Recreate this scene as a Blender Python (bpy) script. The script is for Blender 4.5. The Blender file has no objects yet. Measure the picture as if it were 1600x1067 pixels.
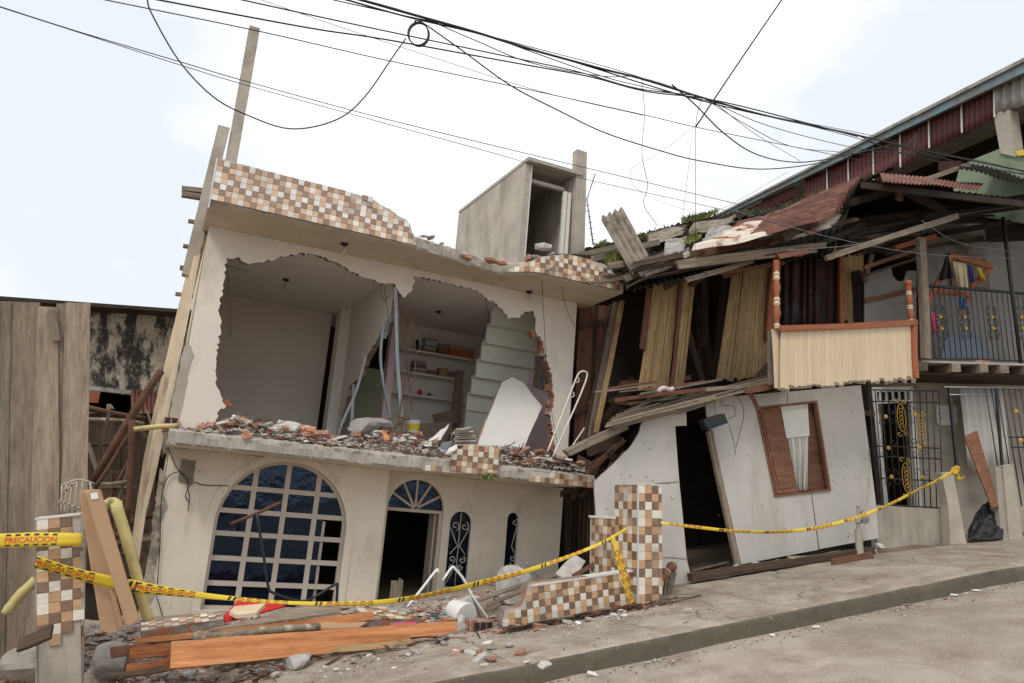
import bpy, bmesh, math, random
from mathutils import Vector, Matrix, noise as mnoise
from mathutils.geometry import tessellate_polygon
rnd = random.Random(7)
scene = bpy.context.scene
COL = scene.collection
V = Vector

# ------------------------------------------------------------------ camera
FPX, HORIZON = 1200.0, 760.0
CAM = V((0.0, 0.0, 2.0))
YAW = math.radians(25.0)
PITCH = math.atan((HORIZON - 533.5) / FPX)
cam_data = bpy.data.cameras.new('camera')
cam_data.sensor_width = 36.0
cam_data.lens = 36.0 * FPX / 1600.0
cam_data.clip_start = 0.05
cam_data.clip_end = 2000.0
cam = bpy.data.objects.new('camera', cam_data)
COL.objects.link(cam)
cam.location = CAM
cam.rotation_euler = (math.radians(90) + PITCH, 0, -YAW)
scene.camera = cam

# ------------------------------------------------------------------ sky, sun, exposure
SUN_EL, SUN_AZ = math.radians(53), math.radians(228)     # azimuth from +Y clockwise: behind the camera, to the left
world = bpy.data.worlds.new('World')
scene.world = world
world.use_nodes = True
wn, wl = world.node_tree.nodes, world.node_tree.links
wn.clear()
w_out = wn.new('ShaderNodeOutputWorld'); w_bg = wn.new('ShaderNodeBackground')
w_sky = wn.new('ShaderNodeTexSky'); w_sky.sky_type = 'NISHITA'; w_sky.sun_disc = False
w_sky.sun_elevation = SUN_EL; w_sky.sun_rotation = SUN_AZ; w_sky.dust_density = 2.0
w_tc = wn.new('ShaderNodeTexCoord'); w_map = wn.new('ShaderNodeMapping'); w_map.inputs['Scale'].default_value = (1.0, 1.0, 1.7)
w_map.inputs['Location'].default_value = (1.75, 0.6, 0.4)
w_noi = wn.new('ShaderNodeTexNoise'); w_noi.inputs['Scale'].default_value = 1.7; w_noi.inputs['Detail'].default_value = 6; w_noi.inputs['Roughness'].default_value = 0.55
w_rmp = wn.new('ShaderNodeValToRGB')
w_rmp.color_ramp.elements[0].position = 0.42; w_rmp.color_ramp.elements[0].color = (8.2, 8.7, 9.2, 1)
w_rmp.color_ramp.elements[1].position = 0.58; w_rmp.color_ramp.elements[1].color = (11.6, 11.6, 11.6, 1)
w_mix = wn.new('ShaderNodeMixRGB'); w_mix.inputs[0].default_value = 0.93
wl.new(w_tc.outputs['Generated'], w_map.inputs[0]); wl.new(w_map.outputs[0], w_noi.inputs['Vector'])
wl.new(w_noi.outputs['Fac'], w_rmp.inputs[0])
wl.new(w_sky.outputs[0], w_mix.inputs[1]); wl.new(w_rmp.outputs[0], w_mix.inputs[2])
wl.new(w_mix.outputs[0], w_bg.inputs['Color']); w_bg.inputs['Strength'].default_value = 0.088
wl.new(w_bg.outputs[0], w_out.inputs[0])
sun_data = bpy.data.lights.new('sun', 'SUN'); sun_data.energy = 1.5; sun_data.angle = math.radians(16); sun_data.color = (1.0, 0.955, 0.89)
sun = bpy.data.objects.new('sun', sun_data); COL.objects.link(sun)
_sd = V((math.sin(SUN_AZ) * math.cos(SUN_EL), math.cos(SUN_AZ) * math.cos(SUN_EL), math.sin(SUN_EL)))
sun.rotation_euler = _sd.to_track_quat('Z', 'Y').to_euler(); sun.location = (0, -10, 25)
scene.view_settings.view_transform = 'Standard'; scene.view_settings.look = 'None'
scene.view_settings.exposure = 0.34; scene.view_settings.gamma = 1.0; scene.view_settings.use_curve_mapping = False

# ------------------------------------------------------------------ where a direction of view meets a real surface
_fh = V((math.sin(YAW), math.cos(YAW), 0)); _R = V((math.cos(YAW), -math.sin(YAW), 0)); _Z = V((0, 0, 1))
_f = _fh * math.cos(PITCH) + _Z * math.sin(PITCH); _U = -_fh * math.sin(PITCH) + _Z * math.cos(PITCH)
def ray(px, py): return _f * FPX + _R * (px - 800) - _U * (py - 533.5)
def WY(px, py, y):
    r = ray(px, py); return CAM + r * (y / r.y)
def WX(px, py, x):
    r = ray(px, py); return CAM + r * (x / r.x)
def gz(x):
    x = max(-7.0, min(24.0, x))
    return 0.21 + 0.13 * (min(x, 2) - 2) + 0.08 * (max(2, min(x, 10.5)) - 2) + 0.05 * max(0, x - 10.5)
def G(px, py, h=0.0):
    r = ray(px, py).normalized(); lo, hi = 1.0, 60.0
    for _ in range(40):
        m = (lo + hi) / 2; p = CAM + r * m
        if p.z > gz(p.x) + h: lo = m
        else: hi = m
    return CAM + r * lo
class Fr:
    """a local frame; p() gives the local (x, z) where a line of sight meets the local plane y = c"""
    def __init__(s, o, ex, ey, ez):
        s.o, s.ex, s.ey, s.ez = V(o), V(ex).normalized(), V(ey).normalized(), V(ez).normalized()
    def p(s, px, py, c=0.0):
        r = ray(px, py); k = ((s.o - CAM).dot(s.ey) + c) / r.dot(s.ey); q = CAM + r * k - s.o
        return q.dot(s.ex), q.dot(s.ez)
    def pw(s, px, py, c=0.0):
        r = ray(px, py); k = ((s.o - CAM).dot(s.ey) + c) / r.dot(s.ey); return CAM + r * k
    def px_(s, px, py, c):
        r = ray(px, py); k = ((s.o - CAM).dot(s.ex) + c) / r.dot(s.ex); q = CAM + r * k - s.o
        return q.dot(s.ey), q.dot(s.ez)
    def pz_(s, px, py, c):
        r = ray(px, py); k = ((s.o - CAM).dot(s.ez) + c) / r.dot(s.ez); q = CAM + r * k - s.o
        return q.dot(s.ex), q.dot(s.ey)
    def w(s, x, y, z): return s.o + s.ex * x + s.ey * y + s.ez * z
    def rot(s): return Matrix((s.ex, s.ey, s.ez)).transposed()

# ------------------------------------------------------------------ object helpers
WM = {}
def tag(o, label=None, cat=None, group=None, kind=None):
    if label: o['label'] = label
    if cat: o['category'] = cat
    if group: o['group'] = group
    if kind: o['kind'] = kind
    return o
def put(o, M, parent=None):
    COL.objects.link(o); WM[o] = M
    if parent is not None:
        o.parent = parent; o.matrix_basis = WM[parent].inverted() @ M
    else: o.matrix_basis = M
    return o
def root(name, label, cat, loc, group=None):
    o = bpy.data.objects.new(name, None); o.empty_display_size = 0.2
    put(o, Matrix.Translation(V(loc))); return tag(o, label, cat, group)
def mk(name, verts, faces, mats, parent=None, mi=None, smooth=False, rot=None, origin=None):
    """world-space vertices -> one mesh object whose origin is at its own base (rot: optional 3x3 local axes)"""
    vs = [V(v) for v in verts]
    if origin is None:
        lo = [min(v[i] for v in vs) for i in range(3)]; hi = [max(v[i] for v in vs) for i in range(3)]
        origin = V(((lo[0] + hi[0]) / 2, (lo[1] + hi[1]) / 2, lo[2]))
    M = Matrix.Translation(V(origin))
    if rot is not None: M = M @ rot.to_4x4()
    Mi = M.inverted()
    me = bpy.data.meshes.new(name)
    me.from_pydata([Mi @ v for v in vs], [], faces)
    if not isinstance(mats, (list, tuple)): mats = [mats]
    for m in mats: me.materials.append(m)
    if mi:
        for p, i in zip(me.polygons, mi): p.material_index = i
    if smooth:
        for p in me.polygons: p.use_smooth = True
    me.update()
    return put(bpy.data.objects.new(name, me), M, parent)
def share(name, me, M, parent=None):
    return put(bpy.data.objects.new(name, me), M, parent)
class MB:
    """collects several shapes into one mesh"""
    def __init__(s): s.v, s.f, s.m = [], [], []
    def add(s, vs, fs, mi=0):
        b = len(s.v); s.v += [V(v) for v in vs]
        for f in fs: s.f.append(tuple(i + b for i in f)); s.m.append(mi)
        return s
    def box(s, fr, x0, x1, y0, y1, z0, z1, mi=0):
        vs = [fr.w(x, y, z) for x in (x0, x1) for y in (y0, y1) for z in (z0, z1)]
        return s.add(vs, BOXF, mi)
    def tube(s, pts, r, n=6, mi=0, cap=True):
        vs, fs = tube_geo(pts, r, n, cap); return s.add(vs, fs, mi)
    def build(s, name, mats, parent=None, smooth=False, rot=None): return mk(name, s.v, s.f, mats, parent, s.m, smooth, rot)
BOXF = [(0, 1, 3, 2), (4, 6, 7, 5), (0, 4, 5, 1), (2, 3, 7, 6), (0, 2, 6, 4), (1, 5, 7, 3)]
def fbox(name, fr, x0, x1, y0, y1, z0, z1, mat, parent=None):
    return MB().box(fr, x0, x1, y0, y1, z0, z1).build(name, mat, parent, rot=fr.rot())
def tube_geo(pts, r, n=6, cap=True):
    pts = [V(p) for p in pts]; rs = r if isinstance(r, (list, tuple)) else [r] * len(pts)
    vs, fs = [], []
    up = None
    for i, p in enumerate(pts):
        a = pts[max(0, i - 1)]; b = pts[min(len(pts) - 1, i + 1)]; t = (b - a)
        if t.length < 1e-9: t = V((0, 0, 1))
        t.normalize()
        if up is None:
            up = V((0, 0, 1)) if abs(t.z) < .9 else V((1, 0, 0))
        s = t.cross(up)
        if s.length < 1e-4: s = t.cross(V((0, 1, 0)))
        s.normalize(); up = s.cross(t).normalized()
        for k in range(n):
            an = 2 * math.pi * (k + .5) / n
            vs.append(p + (s * math.cos(an) + up * math.sin(an)) * rs[i])
    for i in range(len(pts) - 1):
        for k in range(n):
            fs.append((i * n + k, i * n + (k + 1) % n, (i + 1) * n + (k + 1) % n, (i + 1) * n + k))
    if cap:
        fs.append(tuple(range(n - 1, -1, -1))); fs.append(tuple((len(pts) - 1) * n + k for k in range(n)))
    return vs, fs
def tube(name, pts, r, mat, parent=None, n=6, smooth=True):
    vs, fs = tube_geo(pts, r, n); return mk(name, vs, fs, mat, parent, smooth=smooth)
def spline(pts, k=6):
    """Catmull-Rom through the points"""
    P = [V(p) for p in pts]; P = [P[0] * 2 - P[1]] + P + [P[-1] * 2 - P[-2]]; out = []
    for i in range(1, len(P) - 2):
        for j in range(k):
            t = j / k; a, b, c, d = P[i - 1], P[i], P[i + 1], P[i + 2]
            out.append(0.5 * ((2 * b) + (c - a) * t + (2 * a - 5 * b + 4 * c - d) * t * t + (-a + 3 * b - 3 * c + d) * t ** 3))
    out.append(P[-2]); return out
def spiral(cx, cz, r0, r1, a0, a1, n=14):
    return [(cx + (r0 + (r1 - r0) * i / n) * math.cos(a0 + (a1 - a0) * i / n), cz + (r0 + (r1 - r0) * i / n) * math.sin(a0 + (a1 - a0) * i / n)) for i in range(n + 1)]
def jag(pts, step=7.0, amp=2.0, seed=1, closed=False):
    """a broken edge: extra points along a polyline, pushed about"""
    r = random.Random(seed); out = []
    n = len(pts)
    for i in range(n if closed else n - 1):
        a, b = pts[i], pts[(i + 1) % n]; L = math.hypot(b[0] - a[0], b[1] - a[1]); k = max(1, int(L / step))
        nx, ny = -(b[1] - a[1]) / max(L, 1e-6), (b[0] - a[0]) / max(L, 1e-6)
        for j in range(k):
            t = j / k + (r.uniform(-.3, .3) / k if j else 0); d = r.uniform(-amp, amp) if j else r.uniform(-amp, amp) * .4
            out.append((a[0] + (b[0] - a[0]) * t + nx * d, a[1] + (b[1] - a[1]) * t + ny * d))
    if not closed: out.append(pts[-1])
    return out
def poly_geo(loops, tv):
    """planar outline (loops[0]) with holes, thickened by vector tv -> verts, faces, material index (0 face, 1 rim)"""
    flat = [V(p) for L in loops for p in L]; n = len(flat); tv = V(tv)
    tris = tessellate_polygon([[V(p) for p in L] for L in loops])
    vs = flat + [p + tv for p in flat]; fs, mi = [], []
    for t in tris:
        t = tuple(t); fs.append(t); mi.append(0); fs.append((t[2] + n, t[1] + n, t[0] + n)); mi.append(0)
    b = 0
    for L in loops:
        m = len(L)
        for i in range(m):
            j = (i + 1) % m; fs.append((b + i, b + j, b + j + n, b + i + n)); mi.append(1)
        b += m
    return vs, fs, mi
def poly(name, loops, tv, mats, parent=None, rot=None):
    vs, fs, mi = poly_geo(loops, tv)
    if not isinstance(mats, (list, tuple)): mats = [mats, mats]
    o = mk(name, vs, fs, mats, parent, mi, rot=rot)
    bm = bmesh.new(); bm.from_mesh(o.data); bmesh.ops.recalc_face_normals(bm, faces=bm.faces[:]); bm.to_mesh(o.data); bm.free()
    return o
def plank(name, a, b, w, t, face, mat, parent=None, seed=0, warp=0.01, w2=None, ragged=0.0, seg=6, twist=0.0):
    """a sawn board from a to b, width w across, thickness t along `face`; local x runs along the grain"""
    r = random.Random(seed * 31 + 5); a, b = V(a), V(b); x = (b - a); L = x.length; x.normalize()
    z = V(face); z = (z - x * z.dot(x)).normalized(); y = z.cross(x)
    w2 = w if w2 is None else w2; vs, fs = [], []
    ph, bow, sw = r.uniform(0, 6), r.uniform(-1, 1) * warp, r.uniform(-1, 1) * warp
    for i in range(seg + 1):
        s = i / seg; ww = (w + (w2 - w) * s) * .5 * (1 + r.uniform(-.025, .025)); an = twist * (s - .5)
        c = a + x * (L * s) + z * (bow * math.sin(math.pi * s)) + y * (sw * math.sin(math.pi * s + ph * .1))
        yy = y * math.cos(an) + z * math.sin(an); zz = z * math.cos(an) - y * math.sin(an)
        e0 = e1 = 0.0
        if i in (0, seg): e0, e1 = r.uniform(-1, 1) * ragged, r.uniform(-1, 1) * ragged
        vs += [c - yy * ww - zz * t / 2 + x * e0, c + yy * ww - zz * t / 2 + x * e1, c + yy * ww + zz * t / 2 + x * e1, c - yy * ww + zz * t / 2 + x * e0]
    for i in range(seg):
        for k in range(4): fs.append((i * 4 + k, i * 4 + (k + 1) % 4, i * 4 + 4 + (k + 1) % 4, i * 4 + 4 + k))
    fs.append((3, 2, 1, 0)); fs.append(tuple(seg * 4 + k for k in range(4)))
    return mk(name, vs, fs, mat, parent, rot=Matrix((x, y, z)).transposed(), origin=(a + b) / 2)
def corr(name, p00, p10, p01, p11, waves, amp, mat, parent=None, nv=6, sag=0.0, rag=0.0, seed=1, nrm=None, buckle=0.0, thick=0.004, per=8):
    """corrugated sheet: waves counted along p00->p10, ridges running p00->p01"""
    p00, p10, p01, p11 = V(p00), V(p10), V(p01), V(p11); r = random.Random(seed)
    n = nrm if nrm else (p10 - p00).cross(p01 - p00).normalized(); n = V(n)
    nu = waves * per; vs, fs = [], []
    ragA = [r.uniform(-1, 1) * rag for _ in range(nu + 1)]; ragB = [r.uniform(-1, 1) * rag for _ in range(nu + 1)]
    for j in range(nv + 1):
        t = j / nv
        for i in range(nu + 1):
            s = i / nu; tt = t + (ragA[i] if j == 0 else ragB[i] if j == nv else 0)
            p = (p00 * (1 - s) + p10 * s) * (1 - tt) + (p01 * (1 - s) + p11 * s) * tt
            h = amp * math.cos(2 * math.pi * waves * s) - sag * math.sin(math.pi * t)
            if buckle: h += buckle * mnoise.noise(V((s * 3 + seed, t * 3, seed * .7)))
            vs.append(p + n * h)
    for j in range(nv):
        for i in range(nu):
            a = j * (nu + 1) + i; fs.append((a, a + 1, a + nu + 2, a + nu + 1))
    x = (p01 - p00).normalized(); z = (n - x * n.dot(x)).normalized(); y = z.cross(x)
    o = mk(name, vs, fs, mat, parent, smooth=True, rot=Matrix((x, y, z)).transposed())
    m = o.modifiers.new('thickness', 'SOLIDIFY'); m.thickness = thick; m.offset = 0
    return o
def chunk_mesh(name, sx, sy, sz, mat, seed, kind='rock'):
    """a broken lump: a box with cut corners and pushed vertices"""
    r = random.Random(seed); bm = bmesh.new()
    if kind == 'shard':
        n = r.randint(4, 6); ring = []
        for k in range(n):
            a = 2 * math.pi * (k + r.uniform(-.3, .3)) / n; q = r.uniform(.65, 1.05); ring.append((math.cos(a) * sx * .5 * q, math.sin(a) * sy * .5 * q))
        lo = [bm.verts.new((x, y, 0)) for x, y in ring]; hi = [bm.verts.new((x * .96, y * .96, sz)) for x, y in ring]
        bm.faces.new(lo[::-1]); bm.faces.new(hi)
        for k in range(n): bm.faces.new((lo[k], lo[(k + 1) % n], hi[(k + 1) % n], hi[k]))
    else:
        det = 3 if max(sx, sy, sz) >= .2 and max(sx, sy, sz) < .99 else 1
        bmesh.ops.create_icosphere(bm, subdivisions=det, radius=.62)
        if det == 3:
            planes = [(V((r.gauss(0, 1), r.gauss(0, 1), r.gauss(0, 1))).normalized(), r.uniform(.36, .52)) for _ in range(11)]
            for v in bm.verts:
                c = v.co.normalized(); q = .75
                for n_, d_ in planes:
                    e = c.dot(n_)
                    if e > .05: q = min(q, d_ / e)
                c = c * (q + .03 * mnoise.noise(c * 4 + V((seed, 0, 0))) + .018 * mnoise.noise(c * 13 + V((seed, 0, 0))))
                v.co = V((c.x * sx, c.y * sy, c.z * sz + sz * .42))
            me = bpy.data.meshes.new(name); bm.to_mesh(me); bm.free(); me.materials.append(mat); return me
        for v in bm.verts:
            c = v.co; m = max(abs(c.x), abs(c.y), abs(c.z)); c *= (.5 / m) * .75 + .25
            v.co = V((c.x * sx * r.uniform(.75, 1.15), c.y * sy * r.uniform(.75, 1.15), c.z * sz * r.uniform(.75, 1.15) + sz * .42))
    me = bpy.data.meshes.new(name); bm.to_mesh(me); bm.free(); me.materials.append(mat); return me
def lathe(name, a, b, prof, mat, parent=None, n=12):
    """turned piece: prof = [(fraction along, radius, material index)]"""
    a, b = V(a), V(b); ax = b - a
    pts = [a + ax * t for t, _, _ in prof]; vs, fs = tube_geo(pts, [q for _, q, _ in prof], n)
    mi = []
    for i in range(len(prof) - 1): mi += [prof[i][2]] * n
    mi += [prof[0][2], prof[-1][2]]
    o = mk(name, vs, fs, mat, parent, mi, smooth=True); m = o.modifiers.new('sharp', 'EDGE_SPLIT'); m.split_angle = math.radians(35); return o

# ------------------------------------------------------------------ materials
MATS = {}
def _base(name):
    m = bpy.data.materials.new(name); m.use_nodes = True; nt = m.node_tree
    b = nt.nodes['Principled BSDF']; MATS[name] = m; return m, nt, nt.nodes, nt.links, b
def _noise(N, L, vec, scale, detail=4, rough=.6):
    n = N.new('ShaderNodeTexNoise'); n.inputs['Scale'].default_value = scale; n.inputs['Detail'].default_value = detail; n.inputs['Roughness'].default_value = rough
    L.new(vec, n.inputs['Vector']); return n.outputs['Fac']
def _ramp(N, L, fac, p0, p1, c0=(0, 0, 0, 1), c1=(1, 1, 1, 1)):
    n = N.new('ShaderNodeValToRGB'); e = n.color_ramp.elements; e[0].position = p0; e[1].position = p1; e[0].color = c0; e[1].color = c1
    L.new(fac, n.inputs[0]); return n.outputs[0]
def _mix(N, L, fac, a, b, mode='MIX'):
    n = N.new('ShaderNodeMixRGB'); n.blend_type = mode
    for i, x in enumerate((fac, a, b)):
        if isinstance(x, (int, float)): n.inputs[i].default_value = x
        elif isinstance(x, tuple): n.inputs[i].default_value = x
        else: L.new(x, n.inputs[i])
    return n.outputs[0]
def c4(c, k=1.0): return (c[0] * k, c[1] * k, c[2] * k, 1)
def surf(name, col, rough=.85, var=.18, scale=2.5, fine=40, bump=.25, bscale=60, stains=None, stain_col=(.05, .045, .04), stain_scale=3, streak=1.0, objvar=0.0, spec=.3, spots=None, metal=0.0, coord='Object', bdist=.01, cracks=None):
    """stone, plaster, paint: broad and fine variation, optional stains with their own shape"""
    m, nt, N, L, b = _base(name)
    tc = N.new('ShaderNodeTexCoord'); vec = tc.outputs[coord]
    mp = N.new('ShaderNodeMapping'); L.new(vec, mp.inputs[0])
    oi = N.new('ShaderNodeObjectInfo')
    off = N.new('ShaderNodeVectorMath'); off.operation = 'SCALE'; L.new(oi.outputs['Location'], off.inputs[0]); off.inputs[3].default_value = 1.37
    L.new(off.outputs[0], mp.inputs['Location']); vec = mp.outputs[0]
    big = _noise(N, L, vec, scale, 5, .6); fin = _noise(N, L, vec, fine, 3, .7)
    c = _mix(N, L, _ramp(N, L, big, .3, .7), c4(col, 1 - var), c4(col, 1 + var * .7))
    c = _mix(N, L, _ramp(N, L, fin, .3, .7), _mix(N, L, 1.0, c, (1 - var * .5,) * 3 + (1,), 'MULTIPLY'), c)
    if stains:
        m2 = N.new('ShaderNodeMapping'); m2.inputs['Scale'].default_value = (1, 1, 1 / streak); L.new(vec, m2.inputs[0])
        s = _noise(N, L, m2.outputs[0], stain_scale, 8, .68); c = _mix(N, L, _ramp(N, L, s, stains[0], stains[1]), c, c4(stain_col))
    if spots:
        s = _noise(N, L, vec, spots[2], 4, .7); c = _mix(N, L, _ramp(N, L, s, spots[0], spots[1]), c, c4(spots[3]))
    if cracks:
        wv = N.new('ShaderNodeTexNoise'); wv.inputs['Scale'].default_value = 3.0; wv.inputs['Detail'].default_value = 5; L.new(vec, wv.inputs['Vector'])
        av = N.new('ShaderNodeVectorMath'); av.operation = 'MULTIPLY_ADD'; L.new(wv.outputs['Color'], av.inputs[0]); av.inputs[1].default_value = (.5, .5, .5); L.new(vec, av.inputs[2])
        vo = N.new('ShaderNodeTexVoronoi'); vo.feature = 'DISTANCE_TO_EDGE'; vo.inputs['Scale'].default_value = cracks[0]; L.new(av.outputs[0], vo.inputs['Vector'])
        msk = _ramp(N, L, _noise(N, L, vec, cracks[0] * .9, 2, .5), .52, .60)
        ck = _ramp(N, L, vo.outputs['Distance'], cracks[1] * .4, cracks[1], (1, 1, 1, 1), (0, 0, 0, 1))
        ck = _mix(N, L, 1.0, ck, msk, 'MULTIPLY'); c = _mix(N, L, ck, c, c4(col, .35))
    if objvar:
        k = N.new('ShaderNodeMapRange'); k.inputs[3].default_value = 1 - objvar; k.inputs[4].default_value = 1 + objvar; L.new(oi.outputs['Random'], k.inputs[0])
        hv = N.new('ShaderNodeHueSaturation'); L.new(k.outputs[0], hv.inputs['Value']); L.new(c, hv.inputs['Color']); c = hv.outputs[0]
    L.new(c, b.inputs['Base Color']); b.inputs['Roughness'].default_value = rough; b.inputs['Specular IOR Level'].default_value = spec; b.inputs['Metallic'].default_value = metal
    if bump:
        bn = _noise(N, L, vec, bscale, 5, .65); bu = N.new('ShaderNodeBump'); bu.inputs['Strength'].default_value = bump; bu.inputs['Distance'].default_value = bdist
        L.new(bn, bu.inputs['Height']); L.new(bu.outputs[0], b.inputs['Normal'])
    return m
def wood(name, c0, c1, rough=.75, grain=1.0, objvar=.25, weather=None, wcol=(.22, .2, .18), bump=.35, dk=.72):
    """sawn timber: grain stretched along the board's own x axis"""
    m, nt, N, L, b = _base(name)
    tc = N.new('ShaderNodeTexCoord'); oi = N.new('ShaderNodeObjectInfo')
    mp = N.new('ShaderNodeMapping'); L.new(tc.outputs['Object'], mp.inputs[0]); mp.inputs['Scale'].default_value = (1.2 * grain, 22 * grain, 22 * grain)
    rv = N.new('ShaderNodeCombineXYZ'); mu = N.new('ShaderNodeMath'); mu.operation = 'MULTIPLY'; mu.inputs[1].default_value = 37; L.new(oi.outputs['Random'], mu.inputs[0])
    for i in range(3): L.new(mu.outputs[0], rv.inputs[i])
    L.new(rv.outputs[0], mp.inputs['Location'])
    g1 = _noise(N, L, mp.outputs[0], 1.0, 6, .65); g2 = _noise(N, L, mp.outputs[0], 4.0, 4, .7)
    c = _mix(N, L, _ramp(N, L, g1, .32, .68), c4(c0), c4(c1)); c = _mix(N, L, _ramp(N, L, g2, .35, .55), _mix(N, L, 1.0, c, (dk, dk * .97, dk * .94, 1), 'MULTIPLY'), c)
    if weather:
        mp2 = N.new('ShaderNodeMapping'); L.new(tc.outputs['Object'], mp2.inputs[0]); mp2.inputs['Scale'].default_value = (1.5, 5, 5); L.new(rv.outputs[0], mp2.inputs['Location'])
        w = _noise(N, L, mp2.outputs[0], 2.2, 7, .7); c = _mix(N, L, _ramp(N, L, w, weather[0], weather[1]), c, c4(wcol))
    if objvar:
        k = N.new('ShaderNodeMapRange'); k.inputs[3].default_value = 1 - objvar; k.inputs[4].default_value = 1 + objvar; L.new(oi.outputs['Random'], k.inputs[0])
        hv = N.new('ShaderNodeHueSaturation'); L.new(k.outputs[0], hv.inputs['Value']); L.new(c, hv.inputs['Color']); c = hv.outputs[0]
    L.new(c, b.inputs['Base Color']); b.inputs['Roughness'].default_value = rough; b.inputs['Specular IOR Level'].default_value = .25
    bu = N.new('ShaderNodeBump'); bu.inputs['Strength'].default_value = bump; bu.inputs['Distance'].default_value = .004; L.new(g2, bu.inputs['Height']); L.new(bu.outputs[0], b.inputs['Normal'])
    return m
def plain(name, col, rough=.5, metal=0.0, spec=.5, objvar=0.0): return surf(name, col, rough, .1, 3, 30, .06, 50, metal=metal, spec=spec, objvar=objvar)

M = {}
M['facade'] = surf('cream_plaster', (.76, .68, .56), .9, .10, 1.1, 30, .12, 25, stains=(.54, .78), stain_col=(.44, .355, .255), stain_scale=1.6, streak=2.5, spots=(.66, .71, 8, (.34, .28, .21)), cracks=(.8, .004))
M['upper'] = surf('pale_plaster', (.70, .635, .56), .9, .08, 1.1, 30, .12, 25, stains=(.56, .80), stain_col=(.50, .42, .33), stain_scale=1.5, streak=2.0, spots=(.68, .72, 6, (.42, .36, .29)), cracks=(1.0, .004))
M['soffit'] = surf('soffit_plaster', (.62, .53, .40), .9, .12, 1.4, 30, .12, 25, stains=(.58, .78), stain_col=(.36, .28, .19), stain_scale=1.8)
M['part'] = surf('partition_paint', (.80, .765, .71), .9, .06, 1.0, 30, .08, 25)
M['room'] = surf('room_paint', (.70, .64, .575), .9, .06, 1.0, 30, .08, 25)
M['ceil'] = surf('ceiling_paint', (.78, .74, .69), .9, .05, 1.0, 30, .06, 25)
M['lilac'] = surf('lilac_paint', (.64, .49, .54), .9, .08, 1.5, 30, .08, 25)
M['green'] = surf('pale_green_paint', (.76, .79, .70), .9, .07, 1.5, 30, .08, 25)
M['olive'] = surf('olive_green_paint', (.36, .39, .28), .9, .1, 1.5, 30, .08, 25)
M['broken'] = surf('broken_masonry', (.30, .255, .22), .95, .4, 9, 60, .9, 45, spots=(.52, .57, 6, (.40, .15, .08)), bdist=.02)
M['brickwork'] = surf('brick_core', (.36, .145, .085), .95, .35, 8, 60, .9, 45, spots=(.52, .58, 5, (.34, .30, .265)), bdist=.02)
M['conc'] = surf('concrete', (.40, .36, .315), .93, .22, 3, 50, .45, 40, stains=(.55, .75), stain_col=(.22, .19, .165), stain_scale=3)
M['conc2'] = surf('stained_concrete', (.42, .375, .315), .93, .2, 2.2, 50, .35, 40, stains=(.52, .7), stain_col=(.24, .21, .18), stain_scale=1.8, streak=4)
M['side'] = surf('stained_cream_edge', (.66, .545, .40), .9, .15, 3, 40, .3, 40, stains=(.58, .70), stain_col=(.24, .19, .145), stain_scale=2.4, streak=8)
M['brick'] = surf('hollow_brick', (.37, .155, .095), .93, .3, 14, 80, .5, 60, objvar=.3, spots=(.50, .60, 10, (.44, .355, .30)))
M['mortar'] = surf('plaster_lump', (.45, .42, .39), .95, .25, 10, 60, .6, 60, objvar=.3)
M['shard'] = surf('plaster_shard', (.66, .63, .59), .92, .12, 8, 60, .3, 60, objvar=.2, spots=(.6, .66, 9, (.42, .36, .31)))
M['dust'] = surf('rubble_dust', (.36, .295, .24), .97, .3, 6, 70, .7, 70, spots=(.55, .62, 18, (.5, .42, .36)))
def tile_mat(name, col, v):
    m, nt, N, L, b = _base(name)
    tc = N.new('ShaderNodeTexCoord'); oi = N.new('ShaderNodeObjectInfo')
    ad = N.new('ShaderNodeVectorMath'); ad.operation = 'ADD'; L.new(tc.outputs['Object'], ad.inputs[0]); L.new(oi.outputs['Location'], ad.inputs[1])
    mp = N.new('ShaderNodeMapping'); mp.inputs['Rotation'].default_value = (0, .7, 0); mp.inputs['Scale'].default_value = (9, 20, 60); L.new(ad.outputs[0], mp.inputs[0])
    g = _noise(N, L, mp.outputs[0], 1, 4, .6)
    c = _mix(N, L, _ramp(N, L, g, .35, .65), c4(col, 1 - v), c4(col, 1 + v * .6))
    ds = _noise(N, L, ad.outputs[0], 3.0, 6, .65); c = _mix(N, L, _ramp(N, L, ds, .5, .8), c, (.34, .28, .22, 1))
    k = N.new('ShaderNodeMapRange'); k.inputs[3].default_value = .86; k.inputs[4].default_value = 1.12; L.new(oi.outputs['Random'], k.inputs[0])
    hv = N.new('ShaderNodeHueSaturation'); L.new(k.outputs[0], hv.inputs['Value']); L.new(c, hv.inputs['Color'])
    L.new(hv.outputs[0], b.inputs['Base Color']); b.inputs['Roughness'].default_value = .38; b.inputs['Specular IOR Level'].default_value = .45
    return m
M['tw'] = tile_mat('tile_cream', (.70, .645, .555), .08)
M['tt'] = tile_mat('tile_tan', (.53, .325, .185), .2)
M['tb'] = tile_mat('tile_brown', (.215, .13, .085), .2)
M['fw'] = tile_mat('lit_faded_tile_cream', (.74, .71, .66), .06)  # paler parapet copies: bright light put into the colour, with some dusty fade
M['ft'] = tile_mat('lit_faded_tile_tan', (.62, .43, .30), .12)
M['fb'] = tile_mat('lit_faded_tile_brown', (.33, .225, .175), .14)
M['grout'] = surf('grout', (.52, .46, .40), .95, .15, 8, 60, .3, 60)
M['trim'] = plain('aluminium_trim', (.62, .62, .62), .4, .3)
M['sash'] = surf('cream_window_paint', (.54, .47, .405), .6, .08, 3, 30, .05, 40)
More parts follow.
